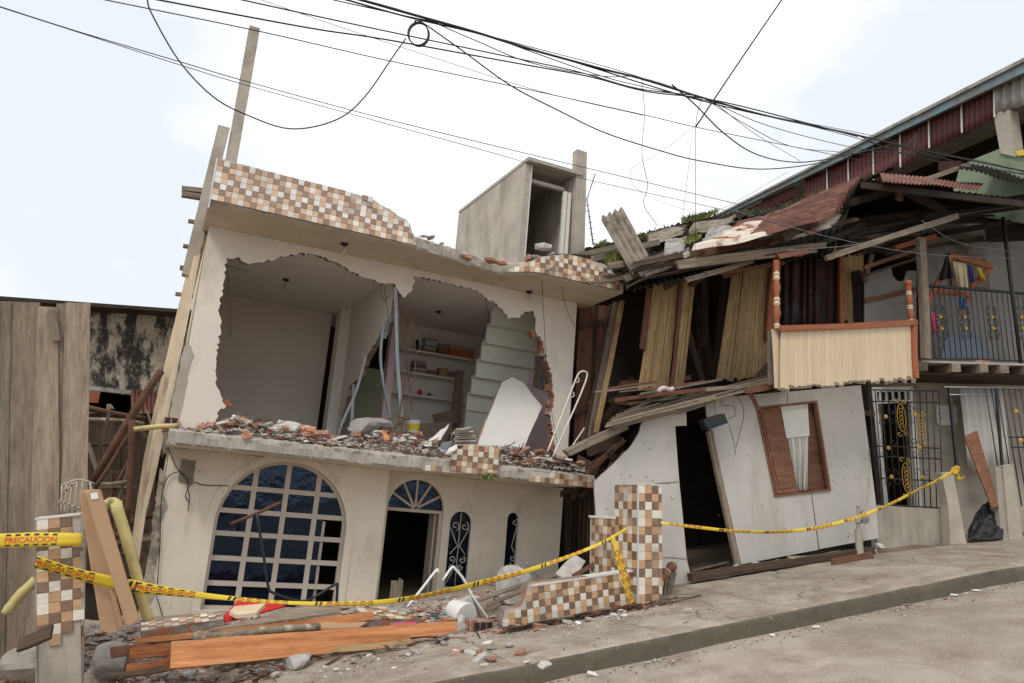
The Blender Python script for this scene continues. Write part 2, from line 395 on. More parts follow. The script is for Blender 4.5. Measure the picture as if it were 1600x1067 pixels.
def glass_mat(name, col, rough=.04, wav=.05):
    m, nt, N, L, b = _base(name); tc = N.new('ShaderNodeTexCoord'); oi = N.new('ShaderNodeObjectInfo'); ad = N.new('ShaderNodeVectorMath'); ad.operation = 'MULTIPLY_ADD'; ad.inputs[1].default_value = (3, 3, 3); L.new(oi.outputs['Location'], ad.inputs[0]); L.new(tc.outputs['Object'], ad.inputs[2]); n = _noise(N, L, ad.outputs[0], 2.2, 4, .55)
    b.inputs['Base Color'].default_value = c4(col); b.inputs['Specular Tint'].default_value = (.5, .68, 1.0, 1); b.inputs['Roughness'].default_value = rough; b.inputs['IOR'].default_value = 1.5
    bu = N.new('ShaderNodeBump'); bu.inputs['Strength'].default_value = wav; bu.inputs['Distance'].default_value = .05; L.new(n, bu.inputs['Height']); L.new(bu.outputs[0], b.inputs['Normal'])
    return m
M['glass'] = glass_mat('dark_window_glass', (.004, .007, .016), .06, .25)
M['wirec'] = plain('dull_cream_wire', (.36, .31, .24), .6)
M['iron_w'] = plain('white_iron', (.66, .63, .58), .5)
M['iron_b'] = plain('black_iron', (.018, .018, .02), .5)
M['gold'] = surf('gold_paint', (.50, .30, .06), .45, .2, 8, 40, .1, 40, metal=.4)
M['steel'] = plain('galvanised_steel', (.27, .285, .30), .4, .7)
M['rebar'] = surf('rusty_steel', (.17, .085, .05), .85, .35, 15, 80, .4, 90)
M['rustpole'] = surf('rusty_pole', (.12, .058, .036), .85, .35, 6, 60, .4, 60)
M['black'] = plain('black_rubber', (.012, .012, .013), .55)
M['dark'] = surf('dark_plank_and_shade', (.045, .033, .026), .9, .35, 4, 40, .3, 40)  # dark boards; also carries room and under-roof shade in its colour
M['w_grey'] = wood('weathered_timber', (.155, .12, .09), (.29, .24, .185), .85, 1, .22, (.5, .72), (.11, .09, .075))
M['w_fence'] = wood('fence_timber', (.225, .17, .125), (.31, .245, .185), .85, .8, .3, (.46, .76), (.12, .095, .076), dk=.8)
M['w_new2'] = wood('older_orange_timber', (.27, .085, .03), (.42, .16, .06), .75, .9, .2, (.5, .8), (.22, .1, .05), dk=.65)
M['w_new'] = wood('fresh_orange_timber', (.40, .145, .052), (.57, .26, .11), .7, .9, .22, (.52, .8), (.36, .19, .10), dk=.78)
M['w_dark'] = wood('old_brown_timber', (.055, .037, .026), (.115, .078, .055), .85, 1, .3, (.5, .75), (.04, .03, .025))
M['w_red'] = wood('red_brown_timber', (.13, .06, .04), (.24, .115, .07), .8, 1, .2)
M['w_cream'] = wood('cream_painted_timber', (.33, .215, .10), (.41, .285, .145), .75, .5, .14, (.48, .72), (.17, .105, .055), dk=.84)
M['w_cream2'] = wood('clean_cream_timber', (.60, .475, .325), (.65, .525, .37), .7, .5, .05, (.66, .85), (.42, .32, .21), dk=.93)
M['w_terra'] = wood('terracotta_paint', (.30, .095, .045), (.37, .13, .062), .6, .5, .1, (.62, .8), (.25, .1, .06))
M['w_door'] = wood('varnished_panel', (.17, .075, .045), (.25, .12, .07), .7, .8, .12, (.55, .8), (.32, .19, .115))
M['bamboo'] = surf('yellow_bamboo', (.56, .46, .20), .5, .15, 5, 40, .05, 40, stains=(.52, .66), stain_col=(.20, .175, .09), stain_scale=6, streak=3)
M['log'] = surf('bark', (.24, .20, .15), .9, .4, 14, 60, .7, 30, spots=(.55, .6, 8, (.42, .38, .3)))
M['card'] = surf('cardboard', (.44, .275, .165), .85, .1, 3, 40, .12, 40, stains=(.6, .78), stain_col=(.25, .16, .1))
M['wallp'] = surf('white_panel_paint', (.50, .475, .44), .85, .08, 1.2, 30, .08, 25, stains=(.52, .76), stain_col=(.36, .325, .27), stain_scale=1.4, streak=4, spots=(.70, .73, 11, (.2, .17, .14)))
M['drywall'] = surf('white_board', (.63, .605, .565), .85, .06, 2, 30, .08, 30, spots=(.68, .72, 4, (.55, .48, .38)))
M['pave'] = surf('pavement_concrete', (.375, .325, .265), .95, .3, 1.3, 90, .6, 80, stains=(.43, .66), stain_col=(.205, .155, .115), stain_scale=1.6, spots=(.60, .66, 45, (.50, .455, .40)), cracks=(.55, .012))
M['road'] = surf('road_concrete', (.38, .325, .265), .95, .3, .9, 90, .7, 90, stains=(.44, .66), stain_col=(.23, .18, .14), stain_scale=1.3, spots=(.58, .66, 40, (.50, .455, .40)), cracks=(.4, .010))
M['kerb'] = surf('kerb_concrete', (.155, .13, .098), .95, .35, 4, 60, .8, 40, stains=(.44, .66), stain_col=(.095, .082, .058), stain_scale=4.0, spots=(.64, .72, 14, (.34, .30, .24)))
M['earth'] = surf('earth', (.21, .16, .115), .97, .3, 2, 60, .6, 60)
M['moldwall'] = surf('mouldy_plaster', (.43, .375, .30), .93, .25, 3, 40, .3, 40, stains=(.46, .54), stain_col=(.035, .034, .033), stain_scale=3.6, streak=2.4, spots=(.56, .64, 16, (.16, .14, .11)))
M['rust'] = surf('rusty_corrugated', (.15, .058, .044), .75, .35, 2.5, 40, .25, 50, stains=(.5, .68), stain_col=(.26, .125, .075), stain_scale=3, objvar=.2)
M['rust2'] = surf('rust_and_zinc', (.30, .10, .05), .7, .35, 2.5, 40, .25, 50, stains=(.42, .52), stain_col=(.60, .54, .46), stain_scale=2.2, objvar=.15)
M['redpaint'] = surf('red_painted_sheet', (.155, .055, .048), .6, .2, 3, 40, .12, 40, stains=(.6, .8), stain_col=(.30, .13, .1), stain_scale=3, streak=3, objvar=.12)
M['zinc'] = surf('old_zinc', (.36, .34, .31), .65, .25, 4, 40, .2, 40, stains=(.5, .7), stain_col=(.14, .12, .10), stain_scale=3, streak=5)
M['fibre'] = surf('fibre_cement', (.27, .23, .18), .95, .3, 5, 50, .4, 50, stains=(.5, .66), stain_col=(.10, .09, .07), stain_scale=4)
M['blackroof'] = surf('mossy_shade_dark_roof', (.024, .021, .018), .95, .4, 6, 50, .5, 50, stains=(.54, .66), stain_col=(.055, .06, .02), stain_scale=5, spec=.04)  # near-black base paints in shade under lifted sheets and eaves; moss stains are real
M['fascia'] = surf('teal_fascia', (.16, .25, .28), .7, .25, 4, 40, .2, 40, stains=(.45, .56), stain_col=(.17, .165, .16), stain_scale=2.5)
M['greenwall'] = surf('green_wall_paint', (.24, .29, .20), .9, .15, 2, 40, .2, 40, stains=(.55, .72), stain_col=(.13, .14, .1), stain_scale=2.5)
M['greywall'] = surf('grey_wall', (.25, .24, .225), .9, .12, 1.5, 40, .15, 40, stains=(.55, .75), stain_col=(.17, .16, .145))
M['tape'] = surf('yellow_tape', (.70, .50, .03), .35, .06, 4, 30, .04, 30, spec=.5)
M['tred'] = plain('red_print', (.62, .07, .03), .5)
M['tblack'] = plain('black_print', (.03, .028, .02), .5)
M['red'] = plain('red_board', (.62, .03, .025), .5)
M['whitepl'] = plain('white_plastic', (.74, .74, .71), .4)
M['paper'] = plain('paper', (.72, .71, .68), .8, objvar=.1)
M['leaf'] = surf('leaf', (.22, .25, .07), .7, .4, 8, 40, 0, 40, objvar=.2)
M['moss'] = surf('moss', (.115, .15, .035), .9, .4, 8, 40, .4, 40)
M['curtain'] = surf('net_curtain', (.68, .67, .62), .9, .06, 3, 40, .1, 40)
M['books'] = [plain('book_%d' % i, c, .8) for i, c in enumerate([(.32, .29, .25), (.45, .42, .38), (.22, .17, .14), (.3, .1, .07), (.16, .19, .25), (.5, .47, .42)])]
M['boxor'] = plain('orange_box', (.42, .13, .05), .7)
M['cloths'] = [plain('cloth_%d' % i, c, .9) for i, c in enumerate([(.02, .02, .022), (.58, .5, .33), (.03, .045, .22), (.62, .48, .05), (.05, .16, .34), (.55, .09, .16)])]

# ------------------------------------------------------------------ the setting: ground, road, pavement
def grid(name, x0, x1, y0, y1, nx, ny, zf, mat, parent=None):
    vs, fs = [], []
    for j in range(ny + 1):
        for i in range(nx + 1):
            x = x0 + (x1 - x0) * i / nx; y = y0 + (y1 - y0) * j / ny; vs.append((x, y, zf(x, y)))
    for j in range(ny):
        for i in range(nx):
            a = j * (nx + 1) + i; fs.append((a, a + 1, a + nx + 2, a + nx + 1))
    return mk(name, vs, fs, mat, parent, origin=(0, 0, 0), smooth=True)
def rough(x, y, s, a): return a * mnoise.noise(V((x * s, y * s, 3.1)))
KERB = 0.21
tag(grid('ground', -420, 420, -420, 420, 84, 84, lambda x, y: gz(x) - .6, M['earth']), kind='structure')
tag(grid('road', -30, 40, -30, 7.12, 140, 80, lambda x, y: gz(x) - KERB + rough(x, y, .8, .012), M['road']), kind='structure')
def kerb_y(x): return 7.08 + .04 * mnoise.noise(V((x * 1.3, 0, 0))) + .015 * mnoise.noise(V((x * 6, 2, 0)))
# pavement: slabs between joints, each a piece of its own, over a kerb of cast lengths
pv = bpy.data.objects.new('pavement', None); put(pv, Matrix.Translation(V((5, 8, gz(5))))); tag(pv, kind='structure')
xs = [-8, -5.6, -3.2, -0.9, 1.3, 3.35, 5.15, 7.0, 8.75, 10.5, 12.3, 14.1, 16.0, 18.2, 20.6, 24]
for k in range(len(xs) - 1):
    a, b = xs[k] + .004, xs[k + 1] - .004; vs, fs = [], []; nx, ny = 14, 10
    for j in range(ny + 1):
        for i in range(nx + 1):
            x = a + (b - a) * i / nx; y0 = kerb_y(x) + .30; y = y0 + (9.3 - y0) * j / ny
            e = -.006 if i in (0, nx) or j == 0 else 0
            vs.append((x, y, gz(x) + e + rough(x, y, 1.4, .010) + rough(x, y, 6, .004)))
    for j in range(ny):
        for i in range(nx):
            q = j * (nx + 1) + i; fs.append((q, q + 1, q + nx + 2, q + nx + 1))
    mk('paving_slab', vs, fs, M['pave'], pv, smooth=True)
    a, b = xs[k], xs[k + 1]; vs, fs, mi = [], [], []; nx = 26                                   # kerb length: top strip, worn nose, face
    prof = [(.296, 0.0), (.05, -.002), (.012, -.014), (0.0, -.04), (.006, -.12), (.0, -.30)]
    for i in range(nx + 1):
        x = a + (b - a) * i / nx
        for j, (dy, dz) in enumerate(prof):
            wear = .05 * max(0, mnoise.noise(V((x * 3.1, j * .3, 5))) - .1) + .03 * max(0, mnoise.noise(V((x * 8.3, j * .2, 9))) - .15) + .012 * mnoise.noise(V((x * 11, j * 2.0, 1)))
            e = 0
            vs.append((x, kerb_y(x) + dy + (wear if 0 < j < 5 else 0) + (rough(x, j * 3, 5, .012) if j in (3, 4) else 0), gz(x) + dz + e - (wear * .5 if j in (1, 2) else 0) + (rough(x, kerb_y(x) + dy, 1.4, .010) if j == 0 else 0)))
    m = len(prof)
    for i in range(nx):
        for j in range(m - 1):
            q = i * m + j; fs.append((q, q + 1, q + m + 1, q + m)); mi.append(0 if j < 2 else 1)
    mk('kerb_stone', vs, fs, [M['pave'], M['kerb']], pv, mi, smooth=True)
# the yard behind the property line
tag(grid('yard', -9, 30, 9.28, 22, 80, 26, lambda x, y: gz(x) - .03 + rough(x, y, 2, .05), M['earth']), kind='structure')

# ------------------------------------------------------------------ tiles
def tile_mesh(name, s, mat, t=.012):
    a, b = s / 2, s / 2 - .003
    vs = [(-a, 0, -a), (a, 0, -a), (a, 0, a), (-a, 0, a), (-a, -t + .004, -a), (a, -t + .004, -a), (a, -t + .004, a), (-a, -t + .004, a), (-b, -t, -b), (b, -t, -b), (b, -t, b), (-b, -t, b)]
    fs = [(8, 9, 10, 11), (0, 1, 5, 4), (1, 2, 6, 5), (2, 3, 7, 6), (3, 0, 4, 7), (4, 5, 9, 8), (5, 6, 10, 9), (6, 7, 11, 10), (7, 4, 8, 11)]
    me = bpy.data.meshes.new(name); me.from_pydata(vs, [], fs); me.materials.append(mat); me.update(); return me
PAT = ['CTBT', 'TBTC', 'BCBT', 'CTCB']
_TM = {}
def tile_set(s, faded=False):  # faded picks the paler set that carries the parapet's bright light in its colour
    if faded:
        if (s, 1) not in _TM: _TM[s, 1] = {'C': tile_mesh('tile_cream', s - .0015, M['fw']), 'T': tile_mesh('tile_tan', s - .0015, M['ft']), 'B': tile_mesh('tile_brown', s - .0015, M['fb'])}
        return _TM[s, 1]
    if s not in _TM: _TM[s] = {'C': tile_mesh('tile_cream', s - .0015, M['tw']), 'T': tile_mesh('tile_tan', s - .0015, M['tt']), 'B': tile_mesh('tile_brown', s - .0015, M['tb'])}
    return _TM[s]
def pat(i, j): return PAT[j % 4][i % 4]
def tiles(rotm, at, nx, nz, s, keep, parent, budget=None, over=None, i0=0, seed=3, faded=False):
    """tiles set edge to edge: at(i, j) -> world centre of tile; keep(i, j) tells which survive"""
    ts = tile_set(s, faded); r = random.Random(seed)
    for j in range(nz):
        for i in range(nx):
            if not keep(i, j): continue
            q = at(i, j); rm = rotm(i, j) if callable(rotm) else rotm
            rm = rm @ Matrix.Rotation(r.uniform(-.005, .005), 3, 'X') @ Matrix.Rotation(r.uniform(-.005, .005), 3, 'Z') @ Matrix.Rotation(r.uniform(-.008, .008), 3, 'Y')
            m = Matrix.Translation(q) @ rm.to_4x4(); me = ts[pat(i + i0, j)]
            if budget is not None:
                if budget[0] <= 0:
                    over.add([m @ v.co for v in me.vertices], [tuple(p.vertices) for p in me.polygons], 'CTB'.index(pat(i + i0, j)) + (3 if faded else 0)); continue
                budget[0] -= 1
            share('tile', me, m, parent)

# ------------------------------------------------------------------ the tilted concrete house
M['damp'] = surf('damp_plaster', (.50, .43, .335), .93, .3, 6, 50, .3, 50, stains=(.46, .6), stain_col=(.22, .195, .15), stain_scale=9)
TILT = math.radians(5.0)
H = Fr(WY(222, 962, 11.5), (math.cos(TILT), 0, -math.sin(TILT)), (0, 1, 0), (math.sin(TILT), 0, math.cos(TILT)))
HR = H.rot()
house = root('concrete_house', 'tilted cream two storey concrete house with its upper front broken open', 'house', H.w(3, 2.5, -.3))
def hl(pts, c=0.0): return [H.p(x, y, c) for x, y in pts]
def wy(l, y): return [H.w(x, y, z) for x, z in l]
Z1, Z2, ZC = 2.18, 2.38, 5.38
XR = 6.12
# ground floor front, left of the door, round-arched window opening
AX, AR, AS = 1.60, .915, 1.24
arch = [(AX - AR, .10)] + [(AX - AR * math.cos(math.pi * k / 28), AS + AR * math.sin(math.pi * k / 28)) for k in range(29)] + [(AX + AR, .10)]
poly('wall', [wy([(-.02, -.6), (-.02, Z1), (3.07, Z1), (3.07, -.6)], 0), wy(arch, 0)], H.ey * .16, M['facade'], house, HR)
d_l, z_d = H.p(606, 791, .32); d_r, _ = H.p(694, 791, .32); d_c = (d_l + d_r) / 2; d_h = (d_r - d_l) / 2
def capsule(px0, px1, py0, py1):
    x0, z1 = H.p(px0, (py0 + py1) / 2, .32)[0], H.p((px0 + px1) / 2, py0, .32)[1]; x1 = H.p(px1, (py0 + py1) / 2, .32)[0]; z0 = H.p((px0 + px1) / 2, py1, .32)[1]
    h = (x1 - x0) / 2; c = (x0 + x1) / 2
    return c, h, z0, z1, [(x0, z0)] + [(c - h * math.cos(math.pi * k / 12), z1 - h + h * math.sin(math.pi * k / 12)) for k in range(13)] + [(x1, z0)]
CAPS = [capsule(699, 734, 797, 917), capsule(789, 808, 799, 913)]
door_hole = [(d_l, -.35)] + [(d_c - d_h * math.cos(math.pi * k / 20), z_d + d_h * .98 * math.sin(math.pi * k / 20)) for k in range(21)] + [(d_r, -.35)]
xe_t, xe_b = H.p(881, 761, .32)[0], H.p(872, 896, .32)[0]
poly('wall', [wy([(3.05, -.6), (3.05, Z1), (xe_t, Z1), (xe_b - .02, -.6)], .32), wy(door_hole, .32)] + [wy(c[4], .32) for c in CAPS], H.ey * .16, M['facade'], house, HR)
fbox('wall', H, 2.93, 3.066, .162, .318, -.6, Z1, M['facade'], house)                    # return beside the door
fbox('wall', H, -.02, .14, .163, 5.5, -.8, Z1, M['side'], house)                          # left side, lower
fbox('wall', H, 6.0, 6.14, .49, 5.5, -.8, Z1, M['conc'], house)
fbox('wall', H, .142, 5.998, 3.6, 3.7, -.8, Z1, M['dark'], house)  # inner walls near-black: darkness of the room put into their colour
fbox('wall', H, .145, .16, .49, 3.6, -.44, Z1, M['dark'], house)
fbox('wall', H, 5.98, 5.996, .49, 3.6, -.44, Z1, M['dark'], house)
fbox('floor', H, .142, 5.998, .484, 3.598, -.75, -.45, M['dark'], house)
# plaster band round the arched window
band = MB()
for k in range(36):
    a0, a1 = math.pi * k / 36, math.pi * (k + 1) / 36
    q = [(AX - r * math.cos(a), AS + r * math.sin(a)) for r, a in ((AR + .10, a0), (AR + .10, a1), (AR - .004, a1), (AR - .004, a0))]
    band.add([H.w(x, y, z) for y in (-.022, .0) for x, z in q], [(0, 1, 2, 3), (0, 4, 5, 1), (3, 2, 6, 7)])
for s in (-1, 1):
    x0, x1 = sorted((AX + s * (AR + .10), AX + s * (AR - .004))); band.box(H, x0, x1, -.022, 0, .02, AS)
band.box(H, AX - AR - .1, AX + AR + .1, -.035, .0, -.03, .10)
band.build('window_surround', M['facade'], house, rot=HR)
# arched window: frame, glazing bars, panes
win = fbox('window', H, AX - AR + .002, AX + AR - .002, .05, .10, .102, .15, M['sash'], house)
fr = MB()
for k in range(36):
    a0, a1 = math.pi * k / 36, math.pi * (k + 1) / 36
    q = [(AX - r * math.cos(a), AS + r * math.sin(a)) for r, a in ((AR - .002, a0), (AR - .002, a1), (AR - .05, a1), (AR - .05, a0))]
    fr.add([H.w(x, y, z) for y in (.045, .105) for x, z in q], [(0, 1, 2, 3), (3, 2, 6, 7), (7, 6, 5, 4)])
for s in (-1, 1):
    x0, x1 = sorted((AX + s * (AR - .002), AX + s * (AR - .05))); fr.box(H, x0, x1, .045, .105, .15, AS)
fr.build('frame', M['sash'], win, rot=HR)
RZ = [.15, .44, .77, 1.10, 1.41, 1.73, 2.12]
CX = [AX - AR + .05, AX - .445, AX + .0, AX + .445, AX + AR - .05]
def top_at(x):
    d = (AR - .03) ** 2 - (x - AX) ** 2; return AS + math.sqrt(max(d, 0))
for x in CX[1:4]: fbox('mullion', H, x - .036, x + .036, .052, .098, .15, top_at(x), M['sash'], win)
for z in RZ[1:6]:
    h = AR - .03 if z <= AS else math.sqrt((AR - .03) ** 2 - (z - AS) ** 2)
    fbox('transom', H, AX - h, AX + h, .055, .095, z - .034, z + .034, M['sash'], win)
for i in range(4):
    for j in range(6):
        xa, xb = CX[i], CX[i + 1]
        if i == 3 and j < 4: xb = xa + .13                              # the sash stands open
        xq = [xa + (xb - xa) * k / 8 for k in range(9)]
        up = [(x, min(RZ[j + 1], top_at(x))) for x in xq]; up = [(x, z) for x, z in up if z > RZ[j] + .005]
        if len(up) < 2: continue
        poly('pane', [wy([(up[0][0], RZ[j])] + up + [(up[-1][0], RZ[j])], .078)], H.ey * .006, M['glass'], win, HR)
fbox('sash_stile', H, CX[3] + .13, CX[3] + .18, .11, .14, .15, 1.35, M['sash'], win)
fbox('sash_rail', H, CX[2], CX[3] + .18, .112, .138, 1.30, 1.345, M['sash'], win)
# door: fan light and frame
dw = fbox('door_frame', H, d_l + .002, d_r - .002, .36, .42, z_d - .05, z_d + .0, M['sash'], house)
for k in range(1, 6):
    a = math.pi * k / 6
    p0 = H.w(d_c - .02 * math.cos(a), .39, z_d + .01); p1 = H.w(d_c - (d_h - .01) * math.cos(a), .39, z_d + (d_h * .97) * math.sin(a))
    plank('glazing_bar', p0, p1, .035, .03, H.ey, M['sash'], dw, k, 0)
fan = [(d_c - (d_h - .004) * math.cos(math.pi * k / 20), z_d + .002 + (d_h * .97) * math.sin(math.pi * k / 20)) for k in range(21)]
poly('pane', [wy(fan, .405)], H.ey * .006, M['glass'], dw, HR)
fbox('jamb', H, d_r - .06, d_r - .003, .34, .42, -.4, z_d - .051, M['sash'], dw)
plank('door_leaf', H.w(d_r - .10, .44, -.4), H.w(d_r - .10, .44, z_d - .06), .06, .9, H.ey, M['w_cream2'], dw, 3, 0) if False else None
fbox('door_leaf', H, d_r - .10, d_r - .065, .45, .72, -.42, z_d - .06, M['sash'], dw)
# slim round-topped windows with iron scrolls
for n, (c, h, z0, z1, loop) in enumerate(CAPS):
    g = poly('window', [wy([(c + (x - c) * .99, z) for x, z in loop], .40)], H.ey * .008, M['glass'], house, HR)
    mb = MB(); T = lambda pts, r=.007: mb.tube([H.w(x, .35, z) for x, z in pts], r, 5)
    T([(c, z0), (c, z1 - h * .1)]) if n == 0 else None
    for s in ((-1, 1) if n == 0 else (1,)):
        T(spiral(c + s * h * .42, z1 - h - .05, .012, .075 if n == 0 else .06, 0, s * 7.5)); T([(c + s * .02, z1 - .55), (c + s * h * .85, z1 - h - .08)])
        T(spiral(c + s * h * .45, z0 + .42, .012, .06, 0, s * 7.5)); T(spiral(c + s * h * .4, z0 + .30, .01, .05, 3, 3 - s * 7.5)); T([(c + s * h * .9, z0 + .02), (c + s * .02, z0 + .32)]); T([(c + s * .02, z1 - .55), (c + s * h * .7, z0 + .5)])
    mb.build('scroll_grille', M['iron_w'], g, smooth=True)
    rim = MB()
    for k in range(len(loop) - 1):
        (xa, za), (xb, zb) = loop[k], loop[k + 1]; rim.tube([H.w(xa, .33, za), H.w(xb, .33, zb)], .012, 5)
    rim.build('frame', M['iron_w'], g)
# floor slab with a chipped front edge
def rough_slab(name, x0, x1, yf, yb, z0, z1, mats, parent, amp=.012, n=240, seed=2):
    vs, fs, mi = [], [], []; r = random.Random(seed)
    for i in range(n + 1):
        x = x0 + (x1 - x0) * i / n; y = yf(x)
        def d(k, a=amp): return a * .9 * mnoise.noise(V((x * 4.0, k * 3.7, seed))) + a * .7 * mnoise.noise(V((x * 15.0, k * 1.7, seed + 4))) + a * .6 * mnoise.noise(V((x * 47.0, k * 2.3, seed + 8)))
        ring = [(yb, z1), (y + .05, z1 + d(0)), (y + d(1), z1 - .03 + d(2)), (y + d(3) * .8, (z0 + z1) / 2 + .02), (y + d(4), z0 + .025), (y + .02 + d(5), z0 + d(6) * .5), (yb, z0)]
        vs += [H.w(x, a, b) for a, b in ring]
    m = 7
    for i in range(n):
        for k in range(m):
            fs.append((i * m + k, i * m + (k + 1) % m, (i + 1) * m + (k + 1) % m, (i + 1) * m + k)); mi.append(1 if k >= 5 and k < 6 else 0)
    fs.append(tuple(range(m))); fs.append(tuple(n * m + k for k in range(m - 1, -1, -1))); mi += [0, 0]
    o = mk(name, vs, fs, mats, parent, mi, rot=HR)
    bm = bmesh.new(); bm.from_mesh(o.data); bmesh.ops.recalc_face_normals(bm, faces=bm.faces[:]); bm.to_mesh(o.data); bm.free(); return o
rough_slab('floor_slab', -.08, 6.14, lambda x: -.90, 5.5, Z1 + .003, Z2, [M['conc'], M['facade']], house, .024)
# upper front with the great hole
hole = jag([(870, 742), (865, 682), (861, 650), (866, 622), (863, 590), (856, 565), (849, 533), (836, 517), (838, 497), (831, 486), (819, 487), (813, 497), (796, 498), (774, 474), (757, 464), (742, 453), (689, 440), (648, 432), (645, 453), (630, 466), (623, 458), (618, 446), (587, 440), (555, 428), (520, 409), (494, 398), (466, 397), (437, 402), (412, 411), (388, 413), (372, 403), (353, 403)], 3.6, 2.2, 4) + jag([(353, 403), (351, 440), (342, 482), (345, 512), (338, 560), (337, 595), (345, 618), (353, 634), (340, 645), (330, 690)], 3.6, 2.4, 9)[1:]
outl = [(-.02, Z2 + .002), (-.02, ZC), (XR, ZC), (XR, Z2 + .002)]
hh = hl(hole); hh = [(x, max(z, Z2 + .002)) for x, z in hh]
wall_loop = [(XR, ZC), (XR, Z2 + .002), (hh[0][0], Z2 + .002)] + hh[1:-1] + [(hh[-1][0], Z2 + .002), (-.02, Z2 + .002), (-.02, ZC)]
poly('wall', [wy(wall_loop, 0)], H.ey * .022, [M['upper'], M['mortar']], house, HR)
def core_loop(loop, seed):                                            # the brick leaf behind the plaster breaks in short steps
    r = random.Random(seed); out = []; cx = (hh[0][0] + hh[-1][0]) / 2; acc = 9; off = 0; last = None
    for x, z in loop:
        if last is not None: acc += math.hypot(x - last[0], z - last[1])
        last = (x, z); d = V((cx - x, 3.6 - z, 0)); d.normalize()
        if acc > .11:
            if out: out.append((x + d.x * off, z + d.y * off))
            acc = 0; side_ = (x < cx and z < 3.15) or (x > cx + 1.4 and z < 4.75); off = r.choice((.0, .02, .05, .09) if side_ else (-.05, -.035, -.02))
        out.append((x + d.x * off, z + d.y * off))
    return out
ch_ = core_loop(hh[1:-1], 5)
cl_ = [(XR, ZC), (XR, Z2 + .002), (hh[0][0], Z2 + .002)] + [(x, max(z, Z2 + .003)) for x, z in ch_] + [(hh[-1][0], Z2 + .002), (-.02, Z2 + .002), (-.02, ZC)]
leaf = poly('brick_leaf', [wy(cl_, .0235)], H.ey * .118, [M['brickwork'], M['brickwork']], house, HR); leaf.data.materials.append(M['broken'])
for p_ in leaf.data.polygons:
    c_ = H.rot().transposed() @ (WM[leaf] @ p_.center - H.o)
    if c_.z > 4.75 and c_.x < 5.0 and not (c_.x < .75 and c_.z < 5.0): p_.material_index = 2
fbox('wall', H, -.02, .13, .143, 5.5, Z2 + .002, ZC, M['side'], house)
fbox('corner_post', H, -.022, .20, -.02, .0, Z2 + .01, ZC - .02, M['upper'], house) if False else None
# roof slab, ceiling
def roof_front(x):
    if x < 2.75: return -1.0
    if x < 4.2: return -1.0 + .36 * (x - 2.75) / 1.45
    return -.64 - .38 * (.5 - .5 * math.cos(math.pi * min(1, (x - 4.2) / .7)))
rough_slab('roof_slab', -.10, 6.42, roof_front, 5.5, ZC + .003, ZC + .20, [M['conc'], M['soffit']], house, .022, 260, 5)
fbox('ceiling', H, .132, 6.0, .142, 5.48, ZC - .012, ZC + .001, M['ceil'], house)
# rooms behind the hole
xP = H.p(621, 455, .07)[0]
YB = 4.0
g0, g1 = H.p(499, 640, YB)[0], H.p(519, 560, YB)[0] + .04
fbox('room_wall', H, .132, g0, YB, YB + .12, Z2 + .002, ZC - .014, M['room'], house)
fbox('room_wall', H, .132, 6.0, 5.2, 5.3, Z2 + .002, ZC - .014, M['dark'], house)
c0, c1 = H.p(524, 560, 3.35)[0], H.p(551, 560, 3.35)[0]
fbox('column', H, c0, c1, 3.35, 3.75, Z2 + .002, ZC - .014, M['part'], house)
part = jag([(619, 447), (605, 508), (590, 530), (586, 536), (575, 552), (567, 570), (560, 590), (548, 600), (524, 690)], 6, 1.6, 12)
pl = [H.px_(x, y, xP) for x, y in part]; pl = [(min(max(y, .15), 3.6), max(z, Z2 + .002)) for y, z in pl]
y_end = 3.55
pl = [(.15, ZC - .014)] + [q for q in pl if q[0] < y_end] + [(y_end, Z2 + .002), (y_end, ZC - .014)]
poly('partition', [[H.w(xP, y, z) for y, z in pl]], H.ex * .10, [M['part'], M['broken']], house, HR)
fbox('olive_wall', H, H.p(530, 640, 3.3)[0] + .12, H.p(608, 640, 3.3)[0], 3.76, 3.84, Z2 + .002, 4.35, M['olive'], house)
fbox('lilac_post', H, H.p(600, 620, 2.6)[0], H.p(611, 620, 2.6)[0], 2.6, 2.8, Z2 + .002, ZC - .014, M['lilac'], house)
YS = 3.7
sx0 = H.p(602, 640, YS)[0]
fbox('room_wall', H, sx0, 6.0, YS, YS + .12, Z2 + .002, ZC - .014, M['ceil'], house)
fbox('room_wall', H, XR - .02, XR + .02, .145, YS, Z2 + .002, ZC - .014, M['lilac'], house)
# shelves on the far wall
SH = []
for (xa, ya, xb, yb) in [(628, 543, 738, 559), (611, 575, 724, 592), (607, 609, 717, 625)]:
    a = H.p(xa, ya, YS - .35); b = H.p(xb, yb, YS - .35); z = (a[1] + b[1]) / 2
    fbox('shelf', H, a[0], b[0], YS - .35, YS - .002, z - .035, z + .0, M['ceil'], house); SH.append((a[0], b[0], z))
bx_a, bx_b = H.p(716, 560, 2.5)[0], H.p(727, 560, 2.5)[0]
fbox('shelf_post', H, bx_a, bx_b, 2.5, 2.6, Z2 + .002, H.p(722, 578, 2.5)[1], M['w_fence'], house)
plank('low_partition', H.pw(678, 658, 2.45), H.pw(718, 648, 2.45), .28, .03, H.ey, M['w_fence'], house, 4, 0)
plank('low_partition', H.pw(656, 672, 2.35), H.pw(706, 668, 2.35), .25, .03, H.ey, M['w_fence'], house, 5, 0)
